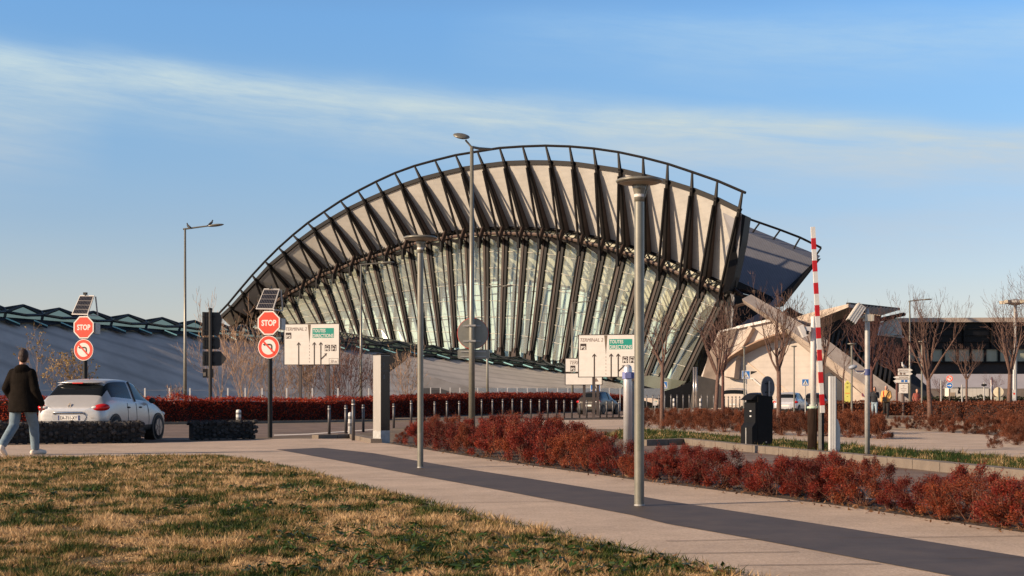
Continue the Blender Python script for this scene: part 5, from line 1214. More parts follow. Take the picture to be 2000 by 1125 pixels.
# red white mast with sign plates at the right
t, Y, s = put('post', 'white mast with small red topped notice at the right edge', 'post', 1980, 807)
mb = pole_mb(.06, (807-722)*s, 10); mb.build('pole', WHITE, t); mb = MB(); mb.plate(-3.4*s, 25*s, 3.4*s, 46*s, -.09, .03); n_ = mb.build('notice', SIGNW, t); mb = MB(); mb.disc((0, -.094, 38*s), 2*s, .003, 16); mb.build('red_dot', SIGNR, n_)
for px, py, ty, lab in ((1838, 806, 744, 'plain grey post left of the red and blue discs'), (1879, 806, 752, 'thin pale post just right of the black silhouette plate'), (1922, 806, 748, 'thin post with a dark lantern head')):
    t, Y, s = put('post', lab, 'post', px, py); mb = pole_mb(.05, (py-ty)*s, 10); mb.build('pole', GALV, t)
    mb = MB(); mb.lathe((0, 0, (py-ty)*s), [(.06, -.02), (.06, .02), (.02, .04)], 10); mb.build('cap', GALV, t)
    if px == 1922: mb = MB(); mb.box((0, 0, (py-ty-4)*s), (9*s, .2, 4*s)); mb.build('lantern', BLACKP, t)
t, Y, s = put('road_sign', 'small black angular sign plate on a stub pole in front of the white cabins', 'road sign', 1873, 807, R(10))
mb = pole_mb(.04, 24*s, 10); mb.build('pole', GALV, t); z = (807-763)*s
mb = MB(); mb.prism([(x*s, -.06, z+y*s) for x, y in ((-3, -6), (3, -6), (1, -1), (2.4, 3), (1.4, 6), (-2.4, 7), (-1.4, 2), (-2.6, 0))], (0, .03, 0)); mb.build('plate', BLACKP, t)
# twin chrome tube bollard and dome at the hall corner
t, Y, s = put('light_column', 'paired chrome tubes rising from a dark dome in the far bollard row', 'light column', 1357.5, 812)
for dx in (-2.2, 2.4):
    mb = MB(); mb.smooth = True; mb.tube([(dx*s, 0, 0), (dx*s, 0, (812-717)*s)], 2*s, 12); mb.build('tube', mat('chrome brown tube', (.42, .38, .35), .25, .7, .1, 4), t)
mb = MB(); mb.smooth = True; mb.lathe((0, 0, 0), [(9*s, 0), (9*s, 9*s), (6.5*s, 14*s), (3.5*s, 16*s), (1*s, 16.5*s)], 20); mb.build('dome', mat('dark brown dome', (.05, .035, .03), .5), t)
# small green and white notice on a bollard row
t, Y, s = put('notice_plate', 'tiny green and white notice hung in the far bollard row', 'notice', 1279.5, 809)
mb = MB(); mb.plate(-4*s, 17*s, 4*s, 26*s, -.05, .03); a = mb.build('plate', SIGNW, t); mb = MB(); mb.prism([(4*s, -.054, 24*s), (4*s, -.054, 26*s), (-2*s, -.054, 26*s)], (0, .003, 0)); mb.build('green_corner', SIGNG, a)
mb = MB(); mb.tube([(0, 0, 0), (0, 0, 24*s)], .03, 8); mb.build('pole', GALV, t)
# wire fence of thin posts behind the left hedge
def fence(xs, py, ty, label):
    p, Y, s = base(xs[0], py); t = thing('wire_fence', label, 'fence', p); top = (py-ty)*s
    for x in xs:
        mb = MB(); q = gp(x, py)-p; mb.box((q.x, q.y, top/2), (.075, .05, top)); mb.build('fence_post', mat('pale fence post', (.60, .57, .54), .5, .2, .08, 4), t)
    a, b = gp(xs[0], py)-p, gp(xs[-1], py)-p
    for f_ in (.45, .7, .93):
        mb = MB(); mb.tube([a+Vector((0, 0, top*f_)), b+Vector((0, 0, top*f_))], .006, 4); mb.build('wire', GALV, t)
fence([-20, 60, 283, 331, 371, 445, 479, 512, 560, 610, 660, 720, 760], 816, 758, 'thin pale posts of a wire fence behind the left hedge')
fence([841, 860, 879, 898, 917, 933, 953, 972, 991, 1010, 1030, 1049, 1069, 1089, 1109, 1190, 1211], 803, 757, 'row of thin pale fence posts below the grey shed roof')
# ------------------------------------------------------------------ vegetation
LEAF_R = leafmat('russet shrub leaves', (0.055, 0.007, 0.006), (0.185, 0.020, 0.013), (0.42, 0.075, 0.024), .55, .25)
LEAF_H = leafmat('red hedge leaves', (0.08, 0.012, 0.009), (0.30, 0.032, 0.015), (0.66, 0.12, 0.03), .5, .4)
LEAF_O = leafmat('orange brown hedge leaves', (0.075, 0.020, 0.011), (0.16, 0.046, 0.020), (0.30, 0.11, 0.045), .6, .25)
LEAF_Y = leafmat('dry yellow leaves', (0.22, 0.12, 0.04), (0.42, 0.28, 0.10), (0.60, 0.48, 0.24), .6, .3)
STEM = mat('russet stems', (0.15, 0.062, 0.036), .8, 0, .35, 8)
def shrub_meshes(seed, leafm, n=9000, twigs=46, leaf=0.0135, hh=1.0, spread=0.5):
    """unit shrub (1 m tall): fan of stems, leaves in clumps through a rounded crown that reaches the ground"""
    r = np.random.default_rng(seed); mb = MB(); C = []; Nn = []; S = []
    K = 26; cen = []
    for k in range(K):
        a = r.uniform(0, 2*np.pi); u = r.random()**.6; z = r.uniform(.14, .86); rr = spread*(1-((z-.38)/.66)**2)**.5 if abs(z-.38) < .66 else .1
        cen.append((np.array([np.cos(a)*rr*u, np.sin(a)*rr*u, z*hh]), r.uniform(.09, .18)))
    for c, q in cen:
        m = int(n/K*r.uniform(.5, 1.5)); d = r.normal(0, 1, (m, 3)); d /= np.linalg.norm(d, axis=1, keepdims=True)
        p = c+d*(q*r.random((m, 1))**.45)*np.array([1, 1, 1.05]); p = p[p[:, 2] > .02]; C.append(p); Nn.append(r.normal(0, 1, p.shape)+d[:len(p)]*.3); S.append(leaf*r.uniform(.5, 1.5, len(p)))
        b0 = np.array([r.normal(0, .06), r.normal(0, .06), 0]); mid = b0*.55+c*.45+np.array([0, 0, -.03])+r.normal(0, .02, 3)
        mb.tube([Vector(b0), Vector(mid), Vector(c)], [.009, .006, .003], 4, False)
        for j in range(5):
            e = c+r.normal(0, 1, 3)*q*.6+np.array([0, 0, q*.6]); mb.tube([Vector(mid*.4+c*.6), Vector(e)], [.0035, .0015], 3, False)
    for k in range(twigs):       # loose shoots standing out of the crown
        c, q = cen[r.integers(K)]; d = np.array([c[0]*1.1+r.normal(0, .25), c[1]*1.1+r.normal(0, .25), r.uniform(.5, 1.3)]); d /= np.linalg.norm(d); L = r.uniform(.10, .26)
        e = c+d*L; mb.tube([Vector(c), Vector(c*.5+e*.5+r.normal(0, .01, 3)), Vector(e)], [.004, .003, .0013], 3, False)
        mm = int(r.integers(8, 26)); t = r.uniform(.3, 1.05, mm)[:, None]; p = c*(1-t)+e*t+r.normal(0, .012, (mm, 3)); C.append(p); Nn.append(r.normal(0, 1, (mm, 3))); S.append(leaf*r.uniform(.5, 1.2, mm))
    return mb.mesh('stems', STEM, False), quads_mesh('foliage', np.concatenate(C), np.concatenate(Nn), np.concatenate(S), leafm, 1.25, seed)
def shrub_proto(name, seed, leafm, label, group=None, **k):
    t = thing(name, label, 'shrub'); a, b = shrub_meshes(seed, leafm, **k); link('stems', a, t); link('foliage', b, t); t['_u'] = 0; return t
LEAF_R2 = leafmat('orange russet leaves', (0.075, 0.014, 0.008), (0.22, 0.042, 0.016), (0.42, 0.14, 0.045), .55, .25)
PROT = [shrub_proto('shrub', 100+i, LEAF_R2 if i in (1, 4) else LEAF_R, 'x', n=[9500, 8000, 10500, 7500, 9000, 8500][i], twigs=[60, 44, 70, 50, 54, 48][i], spread=[.52, .60, .50, .62, .55, .57][i]) for i in range(6)]
used = set()
def shrub(px, py, ty, wid, label, group, idx=None, protos=None, rgn=rng):
    """wid = width over height"""
    protos = protos or PROT; i = rgn.randrange(len(protos)) if idx is None else idx
    p, Y, s = base(px, py); h = (py-ty)*s; w = h*wid; pr = protos[i]
    rz = rgn.uniform(0, 6.28)
    if pr.name not in used:
        used.add(pr.name); o = pr; o.location = p; o.rotation_euler = (0, 0, rz); o.scale = (w, w, h); o['label'] = label; o['group'] = group or ''
    else: o = dup(pr, p, rz, (w, w, h), label, group)
    if group is None and 'group' in o: del o['group']
    if '_u' in o: del o['_u']
    return o
def edge_y(x):
    P = [(760, 868), (1000, 905), (1245, 940), (1300, 947), (1650, 992), (2000, 1043), (2100, 1058)]
    for (x0, y0), (x1, y1) in zip(P[:-1], P[1:]):
        if x0 <= x <= x1: return y0+(y1-y0)*(x-x0)/(x1-x0)
    return P[0][1] if x < 760 else P[-1][1]
def top_y(x):
    P = [(770, 838), (800, 822), (850, 812), (900, 820), (960, 812), (1020, 806), (1080, 812), (1130, 826), (1180, 842), (1215, 862), (1250, 890)]
    for (x0, y0), (x1, y1) in zip(P[:-1], P[1:]):
        if x0 <= x <= x1: return y0+(y1-y0)*(x-x0)/(x1-x0)
    return 880
G1 = 'dense russet shrubs between path and bollards'; L1 = 'russet twiggy shrub in the dense mass between path and bollard row'
x = 786
while x < 1238:
    ey = edge_y(x); shrub(x, ey-5, top_y(x)+rng.uniform(-2, 14)+ (ey-870)*.16, 1.0, L1, G1); x += 31+(ey-870)*.20
x = 800
while x < 1215:
    ey = edge_y(x)-22; shrub(x+rng.uniform(-8, 8), max(ey, 838), top_y(x)+rng.uniform(-8, 6), 1.1, L1, G1); x += 29+(ey-850)*.22
x = 820
while x < 1160:
    ey = edge_y(x)-40; ey = max(ey, 836)
    shrub(x+rng.uniform(-8, 8), ey, top_y(x)+rng.uniform(-10, 2), 1.1, L1, G1); x += 33
G2 = 'sparser russet shrubs on the path edge right of the nearest lamp'; L2 = 'low russet shrub in the loose row along the path edge by the car park road'
PROT3 = [shrub_proto('shrub', 300+i, [LEAF_R, LEAF_R, LEAF_R2, LEAF_R][i], 'x', n=[8200, 9400, 7200, 10000][i], twigs=80, spread=[.50, .56, .52, .48][i], leaf=.012) for i in range(4)]
r2 = random.Random(77); x = 1226
while x < 2080:
    ey = edge_y(x); k = (ey-780)/160.0
    gap = 1345 < x < 1362 or 1700 < x < 1712
    if not gap:
        hgt = r2.uniform(54, 80)*k**.62*(1.12 if 1560 < x < 1660 or x > 1930 else 1.0)
        shrub(x, ey-6+r2.uniform(-3, 3), ey-6-hgt, r2.uniform(1.15, 1.5), L2, G2, rgn=r2, protos=PROT3)
        if r2.random() < .7: shrub(x+r2.uniform(-10, 24), ey-16*k-r2.uniform(2, 8), ey-14-hgt*r2.uniform(.9, 1.12), r2.uniform(1.0, 1.3), L2, G2, rgn=r2, protos=PROT3)
    x += r2.uniform(34, 50)*k**.7
PROT2 = [shrub_proto('shrub', 200+i, LEAF_O, 'x', n=7500, twigs=52, spread=.62, leaf=.014) for i in range(4)]
G3 = 'rounded orange brown shrubs beyond the car park road'; L3 = 'orange brown rounded shrub in the bed behind the barrier'
for row, dy in ((0, 0), (1, -9), (2, -17)):
    x = 1258
    while x < 1735:
        by = 836+(x-1258)*.055+dy
        if x > 1560: by = 850+(x-1560)*.05+dy
        ty = 797+rng.uniform(-3, 5)+(4 if x > 1450 else 0)-row*1.0
        if 1700 < x: ty += 8
        if by-ty > 12: shrub(x+rng.uniform(-6, 6), by, ty, 1.0, L3, G3, protos=PROT2)
        x += 27
shrub(1720, 857, 818, 1.05, 'small dark shrub with open stems at the end of the bed', None, 0, PROT2)
G4 = 'orange brown shrubs in the right hand beds'; L4 = 'orange brown shrub in the right hand bed below the gallery'
for px, py, ty in ((1752, 836, 812), (1772, 838, 813), (1790, 838, 816), (1815, 842, 812), (1838, 843, 812), (1862, 846, 813), (1885, 848, 815), (1905, 848, 812), (1930, 850, 812), (1950, 850, 808), (1975, 858, 808), (1995, 862, 806), (1918, 832, 806), (1960, 836, 800), (1990, 838, 800), (1825, 832, 808), (1850, 833, 808), (1985, 870, 826), (2020, 866, 810)):
    shrub(px, py, ty, 1.05, L4, G4, protos=PROT2)
o = shrub(1942, 876, 846, 1.0, 'single small dark shrub standing alone on the far footpath', None, 1, PROT2)
for pr in PROT+PROT2+PROT3:      # drop patterns that were never planted
    if pr.name not in used:
        for c_ in list(pr.children): bpy.data.objects.remove(c_)
        bpy.data.objects.remove(pr)
# ---- hedges
def hedge(label, pix, py_top, width, leafm, seed, dens=420, leaf=.035, h=None):
    P = [gp(x, y) for x, y in pix]; o0 = P[0]; t = thing('hedge', label, 'hedge', o0)
    r = np.random.default_rng(seed); C = []; Nn = []; core = MB()
    for i, (a, b) in enumerate(zip(P[:-1], P[1:])):
        ha = (pix[i][1]-py_top[i])*a.y/F; hb_ = (pix[i+1][1]-py_top[i+1])*b.y/F
        d = (b-a); L = d.length; d = d/L; sd_ = Vector((-d.y, d.x, 0)); 
        if sd_.y < 0: sd_ = -sd_
        n = int(dens*L*(1.0+max(ha, hb_)))
        u = r.random(n); v = r.random(n); f = r.random(n)
        hh = ha+(hb_-ha)*u
        bump = np.array([mnoise.noise(Vector((float(q)*L*.9+i*7, seed, 0)))+.6*mnoise.noise(Vector((float(q)*L*3.1+i*7, seed, 5))) for q in u])*.20*hh
        top = f < .35
        w = np.where(top, v*width, np.where(f < .85, r.normal(0, .05, n), width+r.normal(0, .05, n)))
        z = np.where(top, hh+bump+r.normal(0, .045, n)*hh, v**.8*(hh+bump))
        w = w+np.where(top, 0, -bump*.4)
        x_ = a.x+d.x*L*u+sd_.x*w-o0.x; y_ = a.y+d.y*L*u+sd_.y*w-o0.y
        C.append(np.stack([x_, y_, z], 1)); Nn.append(r.normal(0, 1, (n, 3))+np.array([0, -.4, .5]))
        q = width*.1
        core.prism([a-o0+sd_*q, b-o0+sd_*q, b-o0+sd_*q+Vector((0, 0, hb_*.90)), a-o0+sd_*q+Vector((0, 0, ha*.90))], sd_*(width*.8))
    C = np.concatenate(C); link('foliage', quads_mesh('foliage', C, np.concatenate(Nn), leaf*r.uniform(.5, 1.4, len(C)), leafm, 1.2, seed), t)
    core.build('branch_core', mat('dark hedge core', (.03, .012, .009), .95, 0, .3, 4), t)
    return t
hedge('long clipped hedge with glowing red top behind the gabions', [(-60, 827), (290, 826), (500, 824), (640, 822), (770, 819)], [777, 778, 780, 781, 777], 1.3, LEAF_H, 31, 520, .040)
hedge('red topped hedge curving behind the bollard row', [(760, 816), (900, 811), (1000, 808), (1100, 805), (1222, 802)], [777, 773, 771, 771, 773], 1.6, LEAF_H, 37, 300, .055)
hedge('brown clipped hedge along the street on the right', [(1610, 812), (1760, 812), (1900, 812), (2080, 812)], [785, 785, 785, 784], 1.6, LEAF_O, 41, 330, .05)
hedge('brown clipped hedge at the right edge below the gallery', [(1780, 820), (1900, 822), (2060, 824)], [788, 787, 786], 1.4, LEAF_O, 43, 300, .045)
hedge('dark green far hedge and parked shapes line under the gallery', [(1800, 800), (2200, 800)], [776, 776], 2.0, leafmat('dark green far leaves', (.012, .018, .008), (.03, .035, .015), (.06, .06, .03)), 47, 60, .12)['label'] = 'dark green far hedge below the gallery in front of the white cabins'
# ---- bare trees
def bare_tree(name, label, px, py, fork_y, top_y_, half_w, m, seed, limbs=5, trunk=None, dens=1.0, lean=0.0, group=None, leaves=None, rmin=.005):
    t, Y, s = put(name, label, 'tree', px, py, 0, group); r = random.Random(seed)
    H = (py-top_y_)*s; hf = (py-fork_y)*s; W = half_w*s; tr = trunk or H*.017
    trunk_mb = MB(); trunk_mb.smooth = True
    fk = Vector((lean*s, 0, hf))
    trunk_mb.tube([(0, 0, 0), (lean*s*.25+r.uniform(-.01, .01), 0, hf*.35), (lean*s*.7, r.uniform(-.02, .02), hf*.7), fk], [tr*1.25, tr, tr*.9, tr*.85], 9)
    trunk_mb.build('trunk', m, t)
    cr = MB(); LV = []
    def grow(p, d, L, rad, lev):
        n = 4; pts = [p]; q = p.copy(); dd = d.copy()
        for k in range(n):
            dd = (dd + Vector((r.uniform(-1, 1), r.uniform(-1, 1), r.uniform(-.4, 1.0)))*(.13 if lev < 2 else .2) + Vector((0, 0, .085))).normalized()
            q = q+dd*(L/n); pts.append(q.copy())
        r1 = max(rmin*.6, rad*.42)
        cr.tube(pts, [rad+(r1-rad)*k/n for k in range(n+1)], 5 if lev == 0 else (4 if lev == 1 else 3), False)
        if leaves and lev >= 2: LV.append(pts[-1])
        if lev >= 4: return
        nc = {0: 5, 1: 4, 2: 3, 3: 2}[lev]; nc = max(1, round(nc*dens*r.uniform(.62, 1.15)))
        for c in range(nc):
            u = r.uniform(.25, 1.0) if c else 1.0
            k = min(n-1, int(u*n)); f = u*n-k; o = pts[k].lerp(pts[min(n, k+1)], f)
            ax = (pts[min(n, k+1)]-pts[k]).normalized()
            perp = ax.cross(Vector((r.uniform(-1, 1), r.uniform(-1, 1), r.uniform(-1, 1)))).normalized()
            a = R(r.uniform(24, 58)) if c else R(r.uniform(3, 18))
            nd = (ax*math.cos(a)+perp*math.sin(a)).normalized()
            grow(o, nd, L*r.uniform(.45, .72)*(1.08-u*.25), max(rmin, rad*(1-.55*u)*r.uniform(.45, .7)), lev+1)
    Hc = H-hf
    for k in range(limbs):
        a = 2*math.pi*k/limbs+r.uniform(-.4, .4); tilt = math.atan2(W*r.uniform(.6, 1.15), Hc*.68)
        if k == 0: tilt *= .25
        d = Vector((math.cos(a)*math.sin(tilt), math.sin(a)*math.sin(tilt), math.cos(tilt)))
        grow(fk-Vector((0, 0, hf*r.uniform(0, .12))), d, Hc*r.uniform(.5, .62)/max(.6, math.cos(tilt)), tr*r.uniform(.45, .62), 0)
    cr.build('crown', m, t, recalc=False)
    if leaves and LV:
        rr = np.random.default_rng(seed); C = np.array([list(v) for v in LV[::2]]*3); C = C+rr.normal(0, .05, C.shape)
        link('foliage', quads_mesh('foliage', C, rr.normal(0, 1, C.shape), leaves*rr.uniform(.6, 1.3, len(C)), LEAF_Y, 1.0, seed), t)
    return t
bare_tree('bare_tree', 'bare young tree left of the nearest lamp in front of the hall corner', 1293, 838, 708, 600, 42, BARK, 1, 5, lean=1)
bare_tree('bare_tree', 'bare tree with leaning pale trunk in front of the hall tip', 1396, 838, 725, 588, 48, BARK, 2, 7, lean=7)
bare_tree('bare_tree', 'thin dark trunked bare tree just behind the leaning one', 1412, 815, 728, 625, 36, BARK_D, 3, 5)
bare_tree('bare_tree', 'bare tree with forked crown against the pale buttress wall', 1522, 848, 718, 566, 55, BARK, 4, 6, lean=-1)
bare_tree('bare_tree', 'slim bare tree behind the barrier arm', 1607, 816, 716, 590, 34, BARK, 5, 6)
bare_tree('bare_tree', 'small bare sapling in front of the round wall opening', 1647, 812, 745, 690, 24, BARK, 6, 4)
bare_tree('bare_tree', 'dense dark red bare tree behind the camera pole', 1702, 812, 716, 608, 58, BARK_D, 7, 9, dens=1.15)
bare_tree('bare_tree', 'dark bare tree behind the finger post', 1752, 808, 735, 668, 42, BARK_D, 8, 8, dens=1.1)
bare_tree('bare_tree', 'large bare tree with pale trunk in front of the gallery', 1817, 822, 738, 568, 62, BARK, 9, 7, trunk=.11, lean=-4)
bare_tree('bare_tree', 'small bare tree between the red disc signs and the turned away sign', 1888, 812, 738, 672, 32, BARK, 10, 6)
bare_tree('bare_tree', 'large bare tree with ochre trunk near the right edge', 1970, 822, 728, 572, 62, BARK, 12, 7, trunk=.11, lean=3)
bare_tree('bare_tree', 'bare tree cut by the right edge of the view', 2036, 830, 690, 530, 60, BARK, 13, 6)
bare_tree('bare_tree', 'tiny far bare tree below the gallery near the dark red disc', 1942, 803, 770, 735, 16, BARK_D, 14, 5)
bare_tree('bare_tree', 'far bare bush tree under the gallery left end', 1836, 803, 765, 742, 14, BARK_D, 15, 6)
# left tan thickets
def thicket(px, py, ty, hw, label, seed, n=8, m=TWIG_T, dens=1.0):
    t = bare_tree('bare_shrub', label, px, py, py-2.5, ty, hw, m, seed, n, trunk=.035, dens=dens*.82, rmin=.011); t['category'] = 'shrub'; return t
thicket(428, 812, 622, 44, 'tall tan bare shrub with pale twigs behind the stacked sign backs', 21, 7)
thicket(478, 814, 640, 56, 'wide tan bare shrub left of the gabion side stop sign', 22, 9, dens=1.05)
thicket(515, 812, 600, 30, 'slender bare shrub rising behind the gabion side stop sign', 23, 5)
thicket(556, 814, 712, 34, 'tan twig thicket left of the board poles', 24, 9)
thicket(604, 814, 690, 34, 'tan twig thicket under the left direction board', 25, 10, dens=1.1)
thicket(652, 814, 672, 36, 'reddish twig thicket right of the left direction board', 26, 10, mat('red tan twigs', (.24, .12, .078), .85, 0, .3, 6), 1.1)
thicket(684, 812, 680, 28, 'dark red twig thicket beside the totem', 27, 8, BARK_D, 1.1)
thicket(742, 810, 705, 16, 'thin dark sapling directly behind the totem', 28, 5, BARK_D)
thicket(792, 812, 690, 28, 'tan sapling between totem and second disc lamp', 29, 7)
thicket(343, 812, 752, 10, 'tiny tan sapling beside the left fence post', 30, 5)
bare_tree('sapling', 'thin sapling with clusters of dry yellow leaves right of the walking man', 72, 815, 800, 655, 24, TWIG_T, 33, 3, trunk=.03, dens=.75, leaves=.07)
bare_tree('sapling', 'low sapling with dry yellow leaves behind the silver car roof', 160, 815, 800, 690, 34, TWIG_T, 34, 5, trunk=.03, dens=.9, leaves=.07)
bare_tree('sapling', 'low sapling with few dry leaves left of the silver car', 112, 815, 800, 715, 24, TWIG_T, 35, 4, trunk=.03, dens=.8, leaves=.06)
# far woods on the horizon
def woods(label, x0, x1, py, ty, Y, seed, m):
    r = np.random.default_rng(seed); n = 6000; px = r.uniform(x0, x1, n); hm = np.array([0.55+0.6*mnoise.noise(Vector((float(p)*.03, seed, 0))) for p in px])
    v = r.random(n)**.8; z = 0.2+v*hm*((py-ty)/F*Y+1)*1.2; yy = Y+r.uniform(0, 25, n); xx = (px-1000)/F*yy
    C = np.stack([xx, yy, z], 1); o = link('woods', quads_mesh('woods', C, r.normal(0, 1, (n, 3)), 0.5*r.uniform(.5, 1.4, n), m, 1.4, seed)); tag(o, label, 'woods', kind='stuff')
woods('misty brown line of far bare woods beyond the car park on the right', 1780, 2200, 785, 752, 420, 3, mat('far bare woods', (.19, .15, .15), .9, 0, .2, .1))
woods('dark far wood line beyond the left edge of the train shed', -600, 250, 785, 762, 600, 4, mat('far dark woods', (.10, .10, .09), .9, 0, .2, .1))

# ---- fallen leaves and weeds
def litter(name, label, polys, n, m, size, seed, zmax=.012, ymax=40):
    r = np.random.default_rng(seed); C = []
    for poly, cnt in polys:
        got = 0
        while got < cnt:
            u = r.random(cnt*3); y = 1/(1/7.5+u*(1/ymax-1/7.5)); x = r.uniform(-12, 14, cnt*3); k = inpoly(x, y, poly); x, y = x[k][:cnt-got], y[k][:cnt-got]
            C.append(np.stack([x, y, .013+r.random(len(x))*zmax], 1)); got += max(1, len(x))
    C = np.concatenate(C); N_ = r.normal(0, .45, C.shape)+np.array([0, 0, 1.0])
    o = link(name, quads_mesh(name, C, N_, size*r.uniform(.5, 1.4, len(C)), m, 1.3, seed)); return tag(o, label, 'leaves', kind='stuff')
strip = [gp(x, y) for x, y in ((765, 868), (1000, 904), (1245, 938), (1300, 945), (1650, 990), (2000, 1041), (2000, 1020), (1650, 974), (1300, 935), (1245, 926), (1000, 893), (765, 862))]
pathedge = [gp(x, y) for x, y in ((780, 874), (1000, 909), (1245, 944), (1300, 951), (1650, 998), (2000, 1052), (2000, 1036), (1650, 986), (1300, 942), (1245, 934), (1000, 900), (780, 866))]
litter('fallen_leaves', 'brown fallen leaves under the shrubs and along the path edge', [(strip, 1500), (pathedge, 350)], 0, leafmat('dry litter', (.10, .04, .02), (.22, .11, .05), (.40, .27, .15)), .018, 5)
litter('lawn_leaves', 'scattered dry leaves and pale stalks on the lawn', [(lawn_poly, 1100)], 0, leafmat('dry litter', (.10, .04, .02), (.22, .11, .05), (.40, .27, .15)), .018, 6, .05, 24)
# weed rosettes in the lawn
r = np.random.default_rng(12); C = []; N_ = []
while len(C) < 420:
    u = r.random(); y = 1/(1/8+u*(1/22-1/8)); x = r.uniform(-8, 4)
    if inpoly(np.array([x]), np.array([y]), lawn_poly)[0] and mnoise.noise(Vector((x*.5, y*.5, 9))) > .05: C.append((x, y))
P = []; Nn = []; S = []
for x, y in C:
    m_ = int(r.integers(7, 16)); a = r.uniform(0, 6.28, m_); q = r.uniform(.02, .075, m_)
    P.append(np.stack([x+np.cos(a)*q, y+np.sin(a)*q, r.uniform(.02, .06, m_)], 1)); Nn.append(np.stack([np.cos(a)*.5, np.sin(a)*.5, np.ones(m_)], 1)+r.normal(0, .25, (m_, 3))); S.append(r.uniform(.012, .03, m_))
o = link('lawn_weeds', quads_mesh('lawn_weeds', np.concatenate(P), np.concatenate(Nn), np.concatenate(S), leafmat('weed leaves', (.02, .045, .012), (.05, .10, .02), (.11, .17, .04), .45, .2), 1.4, 4)); tag(o, 'dark green broad leaved weeds and clover in the lawn', 'weeds', kind='stuff')
# ragged grass over the edging
P = [gp(x, y) for x, y in edgeL[1:]]
tri = []
for a_, b_ in zip(P[:-1], P[1:]):
    L = (b_-a_).length
    for k in range(int(L*160)):
        t = rng.random(); c = a_.lerp(b_, t); d = (b_-a_).normalized(); nrm = Vector((d.y, -d.x, 0)); nrm = nrm if nrm.x > 0 or nrm.y > 0 else -nrm
        c = c+nrm*(rng.gauss(0, .05)+.02*math.sin(c.x*7+c.y*3)); h_ = rng.uniform(.02, .075); w_ = .004*(0.5+c.y/14); az_ = rng.uniform(0, 6.28)
        tri += [(c.x-math.cos(az_)*w_, c.y-math.sin(az_)*w_, .006), (c.x+math.cos(az_)*w_, c.y+math.sin(az_)*w_, .006), (c.x+rng.gauss(0, .04), c.y+rng.gauss(0, .04), h_)]
o = link('edge_grass', raw_mesh('edge_grass', np.array(tri), len(tri)//3, 3, GRASS)); tag(o, 'ragged grass tufts overhanging the path edging', 'grass', kind='stuff')
